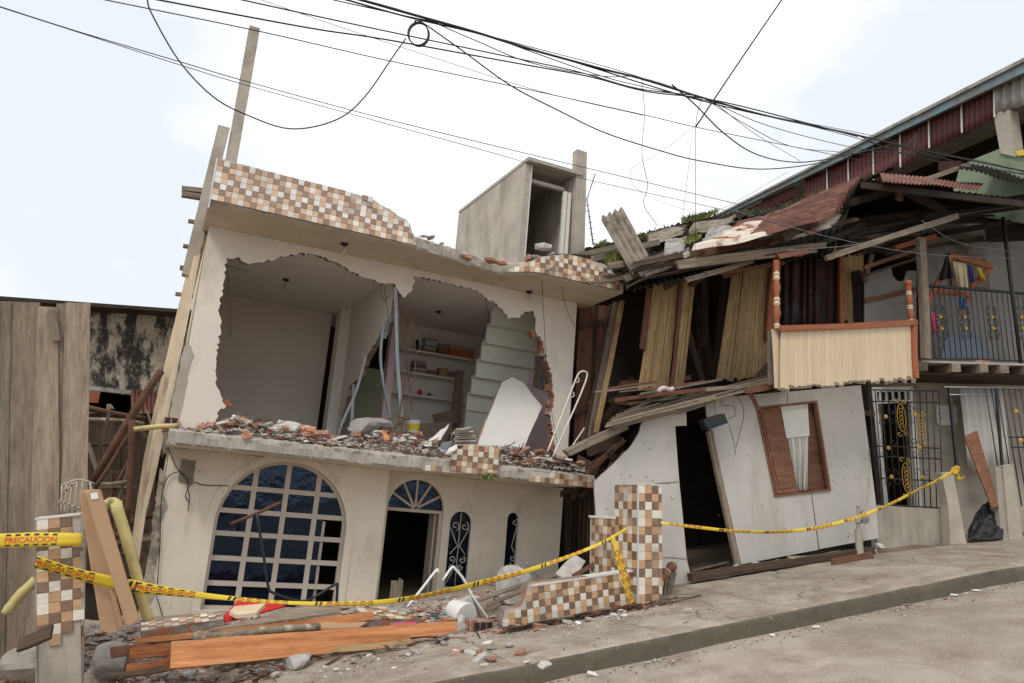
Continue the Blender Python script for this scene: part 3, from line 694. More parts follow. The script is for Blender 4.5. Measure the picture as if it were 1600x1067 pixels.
# folded stair, seen from below
YL = 2.1; xs_l = H.p(727, 636, YL)[0]; zb = H.p(727, 636, YL)[1]; ty, tz = H.px_(774, 478, xs_l)
NS = 6; st = fbox('stair', H, xs_l, XR - .03, YL, YL + .2, Z2 + .003, zb, M['green'], house)
for k in range(NS):
    za, zc_ = zb + (tz - zb) * k / NS, zb + (tz - zb) * (k + 1) / NS; ya, yb = YL + (ty - YL) * k / NS, YL + (ty - YL) * (k + 1) / NS
    fbox('riser', H, xs_l, XR - .022, ya - .06, ya - .001, za - .05, zc_, M['green'], st)
    fbox('tread', H, xs_l + .002, XR - .024, yb - .058, ya - .062, zc_ - .05, zc_ - .002, M['green'], st)
fbox('stringer', H, xs_l - .06, xs_l - .004, YL - .04, YL + .05, Z2 + .003, zb + .3, M['w_fence'], st)
# parapet with tiles
S_ = .0828
par_top = hl(jag([(345, 249), (580, 311), (597, 322), (609, 327), (622, 338), (634, 344), (640, 352), (647, 372), (650, 385)], 5, 1.2, 3), -1.0)
pbase = ZC + .03
PT = [(-.075, 5.985)] + [(x, z) for x, z in par_top if x > 0] ; xend = PT[-1][0]
loop = [(-.075, pbase)] + PT + [(xend, pbase)]
parapet = poly('parapet', [wy(loop, -1.015)], H.ey * .13, [M['grout'], M['broken']], house, HR)
def ztop(x):
    for k in range(len(PT) - 1):
        if PT[k][0] <= x <= PT[k + 1][0]:
            t = (x - PT[k][0]) / max(1e-6, PT[k + 1][0] - PT[k][0]); return PT[k][1] + t * (PT[k + 1][1] - PT[k][1])
    return -9
budget = [300]; over = MB()
nx, nz = int((xend + .07) / S_), 7
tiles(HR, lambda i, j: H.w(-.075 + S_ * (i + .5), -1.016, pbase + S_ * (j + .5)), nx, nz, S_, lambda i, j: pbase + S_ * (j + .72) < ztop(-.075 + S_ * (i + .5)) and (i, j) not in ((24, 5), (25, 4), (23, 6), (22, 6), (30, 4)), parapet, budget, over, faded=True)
fbox('edge_trim', H, -.095, -.0755, -1.03, -.9, pbase - .12, 6.0, M['trim'], house)
# right-hand curved parapet
def zr_top(x): return None
cur = [(x, roof_front(x) - .012) for x in [4.36 + .02 * k for k in range(103)]]
rt = hl([(796, 418), (812, 413), (846, 402), (880, 398), (945, 414), (970, 438)], -1.02); 
def z_right(x):
    for k in range(len(rt) - 1):
        if rt[k][0] <= x <= rt[k + 1][0]: return rt[k][1] + (rt[k + 1][1] - rt[k][1]) * (x - rt[k][0]) / (rt[k + 1][0] - rt[k][0])
    return rt[0][1] if x < rt[0][0] else rt[-1][1]
vs, fs, mi = [], [], []
for (x, y) in cur: 
    zt = z_right(x) + .012 * mnoise.noise(V((x * 9, 0, 0))); vs += [H.w(x, y, ZC + .03), H.w(x, y, zt), H.w(x, y + .12, zt), H.w(x, y + .12, ZC + .03)]
for k in range(len(cur) - 1):
    for q in range(4): fs.append((k * 4 + q, k * 4 + (q + 1) % 4, k * 4 + 4 + (q + 1) % 4, k * 4 + 4 + q)); mi.append(0 if q == 0 else 1)
fs += [(3, 2, 1, 0), tuple((len(cur) - 1) * 4 + q for q in range(4))]; mi += [1, 1]
parapet2 = mk('parapet', vs, fs, [M['grout'], M['broken']], house, mi, rot=HR)
xs_arc = []; x = 4.37; 
while x < cur[-1][0] - .03:
    dx = .02; sl = (roof_front(x + .02) - roof_front(x)) / .02; xs_arc.append((x, sl)); x += S_ / math.sqrt(1 + sl * sl)
def c_at(i, j):
    x, sl = xs_arc[i]; x += S_ * .5 / math.sqrt(1 + sl * sl); return H.w(x, roof_front(x) - .013, ZC + .03 + S_ * (j + .5))
def c_rot(i, j):
    sl = xs_arc[i][1]; return HR @ Matrix.Rotation(math.atan(sl), 3, 'Z')
tiles(c_rot, c_at, len(xs_arc) - 1, 6, S_, lambda i, j: ZC + .03 + S_ * (j + .8) < z_right(xs_arc[i][0] + .03), parapet2, budget, over, 2)
# tiled piece left standing on the floor slab, and the tile strip along its edge
bl = hl([(703, 738), (707, 716), (716, 705), (728, 697), (766, 694), (776, 700), (777, 742)], -.93)
block = poly('tiled_block', [wy(bl, -.93)], H.ey * .16, [M['grout'], M['broken']], house, HR)
bx0 = bl[0][0]; bz0 = Z1 + .02
def in_block(x, z):
    n = len(bl); c = False
    for a in range(n):
        (x0, z0), (x1, z1) = bl[a], bl[(a + 1) % n]
        if (z0 > z) != (z1 > z) and x < (x1 - x0) * (z - z0) / (z1 - z0) + x0: c = not c
    return c
tiles(HR, lambda i, j: H.w(bx0 + S_ * (i + .5), -.931, bz0 + S_ * (j + .5)), 12, 8, S_, lambda i, j: in_block(bx0 + S_ * (i + .5), bz0 + S_ * (j + .5)), block, budget, over, 1)
sx = H.p(664, 735, -.93)[0]
slabtile = fbox('tile_bed', H, sx, bx0, -.925, -.90, Z1 + .0, Z1 + .07, M['grout'], house)
tiles(HR, lambda i, j: H.w(sx + S_ * (i + .5), -.926, Z1 + .035), int((bx0 - sx) / S_), 1, S_, lambda i, j: i not in (3, 4), slabtile, budget, over, 0)
sx2 = H.p(828, 752, -.93)[0]; sx3 = H.p(926, 760, -.93)[0]
slabtile2 = fbox('tile_bed', H, sx2, sx3, -.93, -.90, Z1 - .01, Z1 + .145, M['grout'], house)
tiles(HR, lambda i, j: H.w(sx2 + S_ * (i + .5), -.931, Z1 - .006 + S_ * (j + .5)), int((sx3 - sx2) / S_), 2, S_, lambda i, j: not (j == 1 and i < 4), slabtile2, budget, over, 3)
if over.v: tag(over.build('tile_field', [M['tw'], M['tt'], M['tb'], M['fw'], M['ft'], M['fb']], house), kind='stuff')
# concrete posts standing on the roof
def post(px_t, py_t, px_b, py_b, y, w, name='roof_post', d=.18):
    a = H.pw(px_b, py_b, y); b = H.pw(px_t, py_t, y); a = a - (b - a).normalized() * .3
    o = plank(name, a, b, w, d, H.ey, M['conc2'], house, int(px_t), .006, None, .02, 8); return o
post(397, 48, 361, 252, .4, .165); post(349, 203, 301, 402, .36, .17); post(906, 238, 902, 390, .75, .225)
# stair tower on the roof
YT = .75
tx0, tz0 = H.p(811, 408, YT); tzt = H.p(816, 253, YT)[1]; yb_, zb_ = H.px_(718, 336, tx0); tx1 = H.p(888, 380, YT)[0]
rz = ZC + .2
side = [(YT, rz), (YT, tzt), (yb_, zb_), (yb_, rz)]
tw = poly('stair_tower', [[H.w(tx0 - .02, y, z) for y, z in side]], H.ex * .13, [M['conc2'], M['conc']], house, HR)
poly('tower_wall', [[H.w(tx1, y, z) for y, z in [(YT + .1, rz), (YT + .1, H.p(893, 277, YT)[1]), (yb_, zb_ + .015), (yb_, rz)]]], H.ex * .12, [M['conc2'], M['conc']], tw, HR)
fbox('tower_wall', H, tx0 + .112, tx1 - .002, yb_ - .12, yb_, rz, zb_ + .015, M['conc2'], tw)
zr2 = H.p(893, 277, YT)[1]
rs = [H.w(tx0 - .03, YT - .12, tzt + .002), H.w(tx1 + .16, YT - .12, zr2 + .03), H.w(tx1 + .16, yb_, zb_ + .02), H.w(tx0 - .03, yb_, zb_ + .02)]
poly('tower_roof', [rs], H.ez * .07, [M['conc2'], M['conc']], tw)
fbox('door_lintel', H, tx0 + .113, tx1 - .002, YT + .3, YT + .38, H.p(824, 280, YT + .3)[1] - .04, H.p(824, 280, YT + .3)[1] + .03, M['drywall'], tw)
for dx in (0, .09): fbox('door_post', H, tx1 - .10 + dx - .05, tx1 - .03 + dx - .05, YT + .02, YT + .09, rz, H.p(888, 300, YT)[1], M['drywall'], tw)
fbox('edge_strip', H, tx0 + .098, tx0 + .118, YT - .012, YT - .001, rz, tzt - .02, M['drywall'], tw)
# sawn ends sticking out of the left side
for k, (a, b, y, w, d) in enumerate([((284, 296), (326, 300), 1.0, .07, .1), ((284, 304), (322, 310), .8, .075, .1), ((294, 346), (318, 350), 1.6, .05, .06), ((286, 385), (312, 389), 1.6, .05, .06), ((281, 419), (305, 421), 1.8, .06, .07), ((274, 460), (298, 462), 1.8, .05, .06)]):
    y = .34; plank('formwork_end', H.pw(*a, y), H.pw(b[0] + 4, b[1] + 1, y), w, d, H.ey, M['w_grey'], house, k, 0)
for k, (L_, R_, dy) in enumerate([([(298, 400), (276, 490), (247, 610), (225, 711), (212, 797), (203, 870)], [(303, 400), (282, 490), (253, 612), (231, 713), (217, 797), (207, 870)], .30), ([(303, 400), (282, 490), (253, 612), (231, 713), (217, 797), (207, 870)], [(307, 400), (287, 500), (258, 620), (238, 720), (222, 800), (211, 880)], .16), ([(307, 400), (287, 500), (258, 620), (238, 720), (222, 800), (211, 880)], [(313, 398), (293, 505), (264, 640), (244, 737), (228, 800), (216, 885)], .06)]):
    poly('side_board', [[H.pw(a, b, dy) for a, b in L_ + R_[::-1]]], H.ey * .3, M['side'], house)
# rain pipe stub through the right parapet
tube('drain_pipe', [H.w(5.15, -.9, 5.62), H.pw(856, 421, -1.75)], .035, M['conc'], house, 10)
# hollow brick at the slab corner, shade in its cells set on as black plates
hb = fbox('hollow_brick', H, -.16, .02, -.14, .12, Z2 + .01, Z2 + .2, M['brick'], house)
for i in range(2):
    for j in range(2): fbox('cell_shade', H, -.145 + i * .085, -.08 + i * .085, -.143, -.138, Z2 + .025 + j * .09, Z2 + .10 + j * .09, M['black'], hb)
# steel studs and rebar hanging in the hole
def hang(name, pts, y, r, mat, n=5): return tube(name, spline([H.pw(a, b, y + (c if (c := 0) else 0)) for a, b in pts], 4), r, mat, house, n)
for k, (pts, y, w) in enumerate([([(617, 450), (620, 560), (626, 640), (628, 690)], .05, .05), ([(598, 508), (594, 560), (601, 610), (612, 665)], .3, .035), ([(571, 556), (556, 610), (534, 660), (526, 690)], .7, .035), ([(552, 600), (549, 660), (547, 690)], .9, .04), ([(607, 500), (600, 530)], .4, .05)]):
    pw_ = spline([H.pw(a, b, y) for a, b in pts], 4); vs, fs = [], []
    for q in pw_: vs += [q - H.ex * w / 2, q - H.ex * w / 2 - H.ey * .03, q + H.ex * w / 2 - H.ey * .03, q + H.ex * w / 2]
    for i in range(len(pw_) - 1):
        for e in range(3): fs.append((i * 4 + e, i * 4 + e + 1, i * 4 + 5 + e, i * 4 + 4 + e))
    o = mk('steel_stud', vs, fs, M['steel'], house); m = o.modifiers.new('t', 'SOLIDIFY'); m.thickness = .004
for k, (pts, y) in enumerate([([(623, 470), (630, 520), (633, 580), (626, 640), (618, 672)], 0.0), ([(640, 470), (645, 520), (650, 560), (640, 620), (630, 660), (628, 690)], -.03), ([(636, 505), (632, 545), (640, 600), (643, 640)], .1), ([(622, 480), (640, 500), (648, 512)], .02), ([(606, 655), (620, 650), (640, 655)], .0), ([(612, 690), (624, 655), (632, 692)], -.05), ([(600, 690), (616, 668), (640, 650)], -.02)]):
    hang('rebar', pts, y, .011, M['rebar'])
for k, (pts, y) in enumerate([([(353, 405), (358, 450), (360, 500), (360, 525)], .03), ([(594, 446), (600, 470), (608, 462)], .2), ([(600, 446), (607, 500), (604, 520)], .3), ([(758, 466), (764, 500), (752, 530), (745, 545)], .1), ([(846, 430), (850, 500), (856, 600), (870, 690)], -.7), ([(875, 430), (884, 480), (898, 510)], -.7), ([(353, 415), (390, 425)], .02), ([(620, 462), (612, 520), (600, 580), (606, 640)], .02)]):
    hang('loose_wire', pts, y, .005, M['black'])
# ground floor wiring and patch
pb = poly('mortar_patch', [[H.pw(a, b, -.004) for a, b in jag([(283, 716), (306, 719), (301, 757), (279, 752)], 5, .8, 2, True)]], H.ey * -.012, M['fibre'], house)
for pts in ([(265, 704), (275, 728), (290, 745), (296, 760)], [(282, 735), (262, 745), (252, 780), (250, 850), (246, 910), (244, 930)], [(303, 752), (320, 757), (358, 758)], [(292, 757), (296, 775), (294, 798)], [(296, 757), (290, 775), (297, 785)], [(244, 930), (250, 948), (254, 962)]):
    hang('loose_wire', pts, -.03, .006, M['black'])
for q_, mt_ in [([(290, 533), (299, 540), (303, 556), (296, 575), (289, 610), (279, 656), (264, 658), (272, 615), (281, 570)], 'conc2'), ([(250, 730), (259, 742), (254, 770), (262, 790), (250, 822), (249, 862), (240, 900), (242, 925), (230, 958), (223, 958), (231, 890), (238, 820)], 'damp')]:
    poly('bare_patch', [[H.pw(a, b, -.003) for a, b in jag(q_, 6, 1.5, 8, True)]], H.ey * -.004, M[mt_], house)
# ceiling lamp holders
def lamp(px, py, zc, lab):
    x, y = H.pz_(px, py, zc); o = root('lamp_holder', lab, 'lamp holder', H.w(x, y, zc - .16))
    lathe('ceiling_rose', H.w(x, y, zc), H.w(x, y, zc - .035), [(0, .06, 0), (.6, .055, 0), (1, .03, 0)], [M['black']], o)
    tube('cord', [H.w(x, y, zc - .03), H.w(x + .01, y, zc - .09)], .006, M['black'], o)
    lathe('bulb', H.w(x + .01, y, zc - .08), H.w(x + .015, y, zc - .17), [(0, .016, 0), (.3, .02, 0), (.6, .036, 0), (.85, .034, 0), (1, .012, 0)], [M['glassb']], o)
M['glassb'] = plain('bulb_glass', (.5, .5, .47), .15)
lamp(538, 381, ZC, 'bare lamp holder under the cream roof overhang, above the left hole')
lamp(447, 437, ZC - .012, 'bare lamp holder on the ceiling of the grey left room')
lamp(685, 487, ZC - .012, 'bare lamp holder on the ceiling of the shelf room')
lamp(827, 456, ZC, 'bare lamp holder under the overhang beside the curved tiled parapet')
# things on the shelves
def shelf_stack(xa, xb, z, n, h, lab, name='book_stack', cat='books', seed=0):
    r = random.Random(seed); o = root(name, lab, cat, H.w((xa + xb) / 2, YS - .18, z)); zz = z
    for k in range(n):
        t = h / n * r.uniform(.8, 1.2); dx, dy = r.uniform(-.012, .012), r.uniform(-.02, .02)
        fbox('book', H, xa + dx, xb + dx, YS - .30 + dy, YS - .06 + dy, zz + .001, zz + t, M['books'][r.randrange(6)], o); zz += t + .002
def sx_(px, py, i): return H.p(px, py, YS - .18)[0]
for k, (p0, p1, i, n, h, lab) in enumerate([(661, 680, 0, 8, .26, 'tall stack of worn books on the top shelf'), (683, 698, 0, 7, .22, 'second stack of books on the top shelf, beside the orange box'), (648, 667, 1, 9, .24, 'stack of papers and books at the left of the middle shelf'), (668, 684, 1, 4, .12, 'low stack of reddish papers on the middle shelf'), (699, 722, 1, 5, .14, 'loose stack of papers at the right of the middle shelf')]):
    shelf_stack(sx_(p0, 540, i), sx_(p1, 540, i), SH[i][2], n, h, lab, seed=k)
x0, x1 = sx_(700, 540, 0), sx_(738, 540, 0)
ob = root('storage_box', 'orange lidded box on the top shelf under the stair', 'box', H.w((x0 + x1) / 2, YS - .2, SH[0][2]))
fbox('box_body', H, x0, x1, YS - .32, YS - .05, SH[0][2] + .001, SH[0][2] + .15, M['boxor'], ob); fbox('lid', H, x0 - .008, x1 + .008, YS - .33, YS - .04, SH[0][2] + .152, SH[0][2] + .24, M['card'], ob)
bx_ = root('cardboard_box', 'small brown box on the middle shelf between the paper stacks', 'box', H.w(sx_(690, 570, 1), YS - .2, SH[1][2]))
fbox('box_body', H, sx_(685, 570, 1), sx_(698, 570, 1), YS - .3, YS - .1, SH[1][2] + .001, SH[1][2] + .19, M['card'], bx_)
for k, (p, r_, h, mt, lab) in enumerate([(656, .045, .13, 'red', 'red and white tin on the lowest shelf'), (671, .05, .09, 'fascia', 'small teal cup on the lowest shelf'), (684, .05, .06, 'whitepl', 'small white bowl on the lowest shelf'), (704, .07, .13, 'whitepl', 'pale bag-like jar on the lowest shelf'), (643, .05, .22, 'black', 'black bottle at the left of the top shelf')]):
    i = 0 if k == 4 else 2; x = sx_(p, 610, i); z = SH[i][2] + .001
    tag(lathe('shelf_jar', H.w(x, YS - .2, z), H.w(x, YS - .2, z + h), [(0, r_ * .9, 0), (.1, r_, 0), (.75, r_ * .95, 0), (.9, r_ * .7, 0), (1, r_ * .6, 0)], [M[mt]]), lab, 'jar')
# paint bucket in the shelf room
def bucket(lab, base, top, r0, r1, band=None):
    o = root('bucket', lab, 'bucket', base)
    lathe('bucket_body', base, top, [(0, r0, 0), (.3, (r0 + r1) / 2 * .98, 1 if band else 0), (.75, r1 * .98, 0), (.86, r1, 0), (.88, r1 * 1.06, 0), (.93, r1 * 1.06, 0), (.94, r1 * 1.01, 0), (1, r1 * 1.01, 0), (.98, r1 * .9, 2), (.2, r0 * .85, 2)], [M['whitepl'], band or M['whitepl'], M['shard']], o, 20)
    return o
zb_ = Z2 + .02; bq = H.p(645, 679, 1.0)
bucket('white paint bucket with a yellow label inside the shelf room', H.w(bq[0], 1.0, H.p(645, 679, 1.0)[1]), H.w(bq[0] - .01, 1.0, H.p(645, 656, 1.0)[1]), .10, .115, M['tape'])
M['poster'] = surf('faded_print', (.30, .17, .10), .6, .5, 6, 30, .05, 30, stains=(.48, .52), stain_col=(.10, .13, .22), stain_scale=9, spots=(.55, .58, 13, (.52, .38, .28)))
# the poster wall by the hole
po = poly('poster', [[H.w(XR - .026, y, z) for y, z in [H.px_(*q, XR - .026) for q in [(836, 556), (857, 556), (856, 612), (832, 604)]]]], H.ex * .004, [M['poster'], M['poster']], None)
tag(po, 'faded colourful poster on the lilac wall beside the broken edge', 'poster')
# leaning board
lb = poly('drywall_board', [[H.w(*q) for q in []] or [H.pw(a, b, .45 - (b - 590) * .006) for a, b in jag([(785, 596), (800, 588), (817, 596), (847, 634), (833, 665), (819, 699), (745, 697), (765, 645)], 9, .7, 5, True)]], H.ey * .03 + H.ex * -.02, [M['drywall'], M['broken']])
tag(lb, 'big off white wall board leaning below the stair in the hole', 'board')

# ------------------------------------------------------------------ the collapsed timber house in the middle
EY = V((0, 1, 0))
def yl(pts, y): return [WY(a, b, y) for a, b in pts]
wood_house = root('timber_house', 'half collapsed two storey timber house with white lower panels and tin roof', 'house', (9.5, 11, gz(9.5)))
def wp(name, a, b, y, wpx, t, mat, seed=0, parent=None, y2=None, w2px=None, warp=.012, ragged=.01, face=EY, twist=0.0):
    """board between two sighted points on planes Y=y, Y=y2; width given in photo pixels at its first end"""
    y2 = y if y2 is None else y2; A, B = WY(*a, y), WY(*b, y2)
    ll = math.hypot(b[0] - a[0], b[1] - a[1]); nx, ny = -(b[1] - a[1]) / ll, (b[0] - a[0]) / ll; w2px = w2px or wpx; ax_ = (B - A).normalized()
    def across(q, w, yy):
        d = WY(q[0] + nx * w / 2, q[1] + ny * w / 2, yy) - WY(q[0] - nx * w / 2, q[1] - ny * w / 2, yy); return (d - ax_ * d.dot(ax_)).length
    return plank(name, A, B, across(a, wpx, y), t, face, mat, parent if parent is not None else wood_house, seed, warp, across(b, w2px, y2), ragged, 8, twist)
# lower white panels
poly('wall_panel', [yl(jag([(1072, 639), (1073, 664), (1055, 665), (1060, 735), (1073, 871), (1082, 913)], 30, .3, 3) + [(1035, 922), (940, 922), (931, 802), (928, 752)] + jag([(928, 752), (941, 740), (964, 718), (985, 697), (997, 678), (1003, 660), (1020, 652), (1054, 640), (1072, 639)], 6, .7, 6)[1:-1], 9.55)], EY * .025, [M['wallp'], M['w_grey']], wood_house)
tl, tr_, br_, bl_ = (1101, 622), (1345, 601), (1373, 840), (1152, 882)
wh = [(1184, 637), (1275, 627), (1297, 765), (1212, 774)]
poly('wall_panel', [yl([tl, (1105, 655), (1112, 681), bl_, (1281, 857), (1296, 756 + 10), (1275, 627), (1184, 637), (1212, 774), (1290, 767), (1279, 857.5)][:4] + [(1278, 858), (1266, 769.5), (1212, 774), (1184, 637), (1276, 627), (1340, 601), (1260, 608)], 9.72)], EY * .025, [M['wallp'], M['w_grey']], wood_house) if False else None
poly('wall_panel', [yl([tl, (1105, 655), (1112, 681), bl_, (1279, 858), (1267, 769), (1212, 774), (1184, 637), (1230, 632), (1230, 611)], 9.72)], EY * .025, [M['wallp'], M['w_grey']], wood_house)
poly('wall_panel', [yl([(1231, 611), (1231, 632), (1275, 627), (1297, 765), (1268.3, 769), (1280.5, 857), br_, (1368, 780), (1345, 601)], 9.725)], EY * .025, [M['wallp'], M['w_grey']], wood_house)
wp('door_post', (1108, 672), (1153, 882), 9.70, 8, .06, M['w_grey'], 3)
wp('door_strip', (1113, 676), (1158, 880), 9.69, 3, .02, M['drywall'], 3)
wp('wall_strip', (1172, 612), (1186, 640), 9.70, 5, .02, M['w_door'], 4)
# window with shutters and curtain
wf = poly('window_frame', [yl([(1182, 635), (1277, 625), (1299, 766), (1211, 776)], 9.70), yl([(1185, 638), (1274, 629), (1295.5, 763), (1213, 772.5)], 9.70)], EY * .06, M['w_door'], wood_house)
sh1 = poly('shutter', [yl([(1187, 639), (1221, 635), (1247, 768), (1214, 771)], 9.745)], EY * .03, M['w_door'], wood_house)
for a, b, w in [((1204, 637), (1218, 636), 3)]: pass
for q in ([(1191, 645), (1217, 642), (1228, 700), (1204, 703)], [(1206, 712), (1230, 709), (1240, 760), (1217, 763)]):
    poly('shutter_panel', [yl(q, 9.742)], EY * -.012, M['w_door'], sh1)
sh2 = poly('shutter', [yl([(1262, 632), (1274, 630), (1294, 762), (1262, 766)], 9.80)], EY * .03, M['w_red'], wood_house)
cv, cf = [], []
for i in range(25):
    s = i / 24; xt = 1219 + 43 * s; xb = 1240 + 20 * s + 2 * math.sin(s * 20)
    for k, (x, y) in enumerate(((xt, 634 - 4 * s), ((xt + xb) / 2 + 1, 690), (xb, 768 - 3 * s))): cv.append(WY(x, y, 9.765 + .02 * math.sin(s * 38 + k)))
for i in range(24):
    for k in range(2): cf.append((i * 3 + k, i * 3 + k + 1, i * 3 + 4 + k, i * 3 + 3 + k))
cu = tag(mk('curtain', cv, cf, M['curtain'], smooth=True), 'white net curtain hanging in the shuttered window of the timber house', 'curtain'); cu.modifiers.new('t', 'SOLIDIFY').thickness = .003
cv2 = poly('curtain_valance', [yl([(1220, 634), (1262, 630), (1265, 680), (1229, 684)], 9.735)], EY * .004, M['curtain'], cu)
# dark rooms behind
nl = MB(); rn = random.Random(3)
for k in range(46):
    q = (rn.uniform(1120, 1360), rn.uniform(620, 840))
    if 1180 < q[0] < 1300 and 625 < q[1] < 775: continue
    P_ = WY(*q, 9.717); nl.tube([P_, P_ - EY * .004], .009, 6)
for k in range(24): P_ = WY(rn.uniform(945, 1055), rn.uniform(690, 860), 9.547); nl.tube([P_, P_ - EY * .004], .009, 6)
tag(nl.build('nail_heads', M['rebar'], wood_house), kind='stuff')
for a, b, y in [((1035, 870), (1075, 873), 9.547), ((985, 760), (1060, 752), 9.547)]: wp('seam', a, b, y, 1.2, .003, M['w_grey'], 5)
def wbox(name, x0, x1, y0, y1, z0, z1, mat, parent): return fbox(name, Fr((0, 0, 0), (1, 0, 0), (0, 1, 0), (0, 0, 1)), x0, x1, y0, y1, z0, z1, mat, parent)
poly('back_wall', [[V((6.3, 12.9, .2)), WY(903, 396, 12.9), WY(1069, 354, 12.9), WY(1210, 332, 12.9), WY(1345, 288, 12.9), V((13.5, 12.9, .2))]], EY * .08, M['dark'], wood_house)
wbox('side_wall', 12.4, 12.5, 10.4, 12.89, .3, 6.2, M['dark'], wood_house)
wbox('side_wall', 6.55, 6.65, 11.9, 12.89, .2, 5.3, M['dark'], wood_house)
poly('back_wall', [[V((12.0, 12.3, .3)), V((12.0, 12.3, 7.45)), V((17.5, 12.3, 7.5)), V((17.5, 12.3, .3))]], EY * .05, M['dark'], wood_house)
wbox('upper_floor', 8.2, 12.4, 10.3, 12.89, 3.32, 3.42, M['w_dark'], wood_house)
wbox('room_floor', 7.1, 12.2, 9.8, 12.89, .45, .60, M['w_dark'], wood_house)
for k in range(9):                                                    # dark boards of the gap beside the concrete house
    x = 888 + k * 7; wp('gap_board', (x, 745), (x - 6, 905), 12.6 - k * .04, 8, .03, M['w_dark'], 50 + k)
for k in range(6):
    x = 905 + k * 7.5; wp('side_board', (x + 4, 478), (x - 5 - k * .8, 692), 11.75, 8, .03, M['w_red'] if k != 3 else M['w_dark'], 80 + k)
wp('side_rail', (905, 512), (948, 500), 11.68, 6, .05, M['w_dark'], 2); wp('side_rail', (897, 645), (930, 632), 11.68, 6, .05, M['w_dark'], 3)
wp('leaning_post', (958, 478), (915, 690), 11.35, 10, .08, M['w_dark'], 5); wp('leaning_post', (964, 474), (923, 682), 11.2, 8, .08, M['w_grey'], 6)
wp('leaning_post', (972, 471), (931, 676), 11.1, 6, .05, M['w_cream'], 7)
# upper front: runs of painted boards, leaning and broken at the foot
def board_run(tx0, ty0, tx1, ty1, bx0, by0, bx1, by1, y, n, mat, seed, rag=5):
    r = random.Random(seed)
    for k in range(n):
        s = (k + .5) / n; a = (tx0 + (tx1 - tx0) * s, ty0 + (ty1 - ty0) * s); b = (bx0 + (bx1 - bx0) * s + r.uniform(-.6, .6), by0 + (by1 - by0) * s + r.uniform(-rag, rag * .4))
        w = math.hypot(tx1 - tx0, ty1 - ty0) / n * .96; w2 = math.hypot(bx1 - bx0, by1 - by0) / n * .955
        wp('wall_board', a, b, y + r.uniform(-.006, .006), w, .018, mat, seed * 9 + k, None, None, w2, .006, .02)
board_run(1021, 447, 1062, 441, 997, 609, 1044, 608, 10.6, 9, M['w_cream'], 11)
board_run(1064, 440, 1086, 438, 1047, 608, 1067, 606, 10.57, 4, M['w_cream'], 12)
board_run(1144, 424, 1160, 420, 1119, 594, 1140, 595, 10.6, 4, M['w_cream'], 13)
board_run(1162, 418, 1210, 412, 1141, 595, 1205, 590, 10.6, 12, M['w_cream'], 14)
wp('trim_board', (1015, 450), (1004, 545), 10.55, 9, .03, M['w_red'], 4); wp('trim_board', (1064, 441), (1050, 605), 10.54, 5, .03, M['w_red'], 5)
board_run(1318, 402, 1349, 398, 1318, 507, 1347, 505, 10.6, 4, M['w_cream'], 15)
wp('window_jamb', (1213, 412), (1203, 530), 10.5, 13, .05, M['w_terra'], 1); wp('window_jamb', (1315, 402), (1315, 506), 10.5, 6, .05, M['w_terra'], 2)
dv, df = [], []
for i in range(49):
    s_ = i / 48; x = 1219 + 95 * s_
    for k in range(5):
        t = k / 4; dv.append(WY(x + 1.5 * math.sin(s_ * 9 + t), 404 + 108 * t, 10.74 + .05 * math.sin(s_ * 46 + .6 * math.sin(s_ * 13) * 3 + t * .6) + .03 * mnoise.noise(V((s_ * 6, t * 2, 4)))))
for i in range(48):
    for k in range(4): df.append((i * 5 + k, i * 5 + k + 1, i * 5 + 6 + k, i * 5 + 5 + k))
M['drape'] = surf('striped_dark_cloth', (.045, .036, .036), .95, .4, 3, 40, .2, 40, stains=(.45, .55), stain_col=(.075, .028, .024), stain_scale=6, streak=12, spots=(.55, .62, 3, (.06, .062, .07)))
o = tag(mk('drape', dv, df, M['drape'], smooth=True), 'dark striped drapes filling the upper window of the timber house', 'drape'); o.modifiers.new('t', 'SOLIDIFY').thickness = .006
poly('wall_board', [yl(jag([(1351, 430), (1392, 416)], 8, 1, 2) + [(1395, 432), (1403, 440), (1412, 440), (1417, 425)] + jag([(1420, 424), (1432, 424)], 5, 1, 3) + [(1432, 507), (1351, 507)], 10.3)], EY * .02, M['greywall'], wood_house)
wp('rail_board', (1351, 470), (1432, 452), 10.25, 6, .03, M['w_red'], 6)
wp('corner_post', (1438, 372), (1447, 560), 9.3, 10, .09, M['w_grey'], 9); wp('brace', (1352, 440), (1363, 398), 10.2, 5, .04, M['w_grey'], 10)
for k, (a, b, w, mt) in enumerate([((1350, 419), (1448, 386), 6, 'w_red'), ((1355, 430), (1440, 402), 4, 'w_dark'), ((1400, 388), (1462, 370), 8, 'w_terra'), ((1300, 404), (1304, 374), 6, 'w_red')]):
    wp('roof_brace', a, b, 9.9, w, .05, M[mt], k + 30)
for k, px in enumerate((1455, 1462)): wp('door_board', (px, 392), (px + 6, 470), 10.7, 8, .03, M['w_dark'], k + 60)
# balcony front
bal = root('balcony', 'cream boarded balcony front with terracotta rails and turned posts', 'balcony', WY(1320, 600, 9.0)); WM_b = bal
n = 30; r = random.Random(5)
for k in range(n):
    s = (k + .5) / n; a = (1220 + 206 * s, 512 - 9 * s); b = (1219 + 212 * s, 606 - 16 * s + r.uniform(-3, 2.5)); w = 6.8
    wp('board', a, b, 9.0 + (.004 if k % 2 else 0), w, .016, M['w_cream2'], 200 + k, bal, None, 7.0, .002, .012)
    wp('stained_end', (b[0] - .5, b[1] - 1.5 + r.uniform(0, 1)), (b[0], b[1] + r.uniform(2, 5)), 9.0 - .009, 6.4, .003, M['w_grey'], 300 + k, bal, None, 6, 0, .006)
board_b = [((1208, 516), (1214, 606)), ((1214, 515), (1218, 607))]
for k, (a, b) in enumerate(board_b): wp('board', a, b, 9.06, 6, .016, M['w_cream2'], 260 + k, bal)
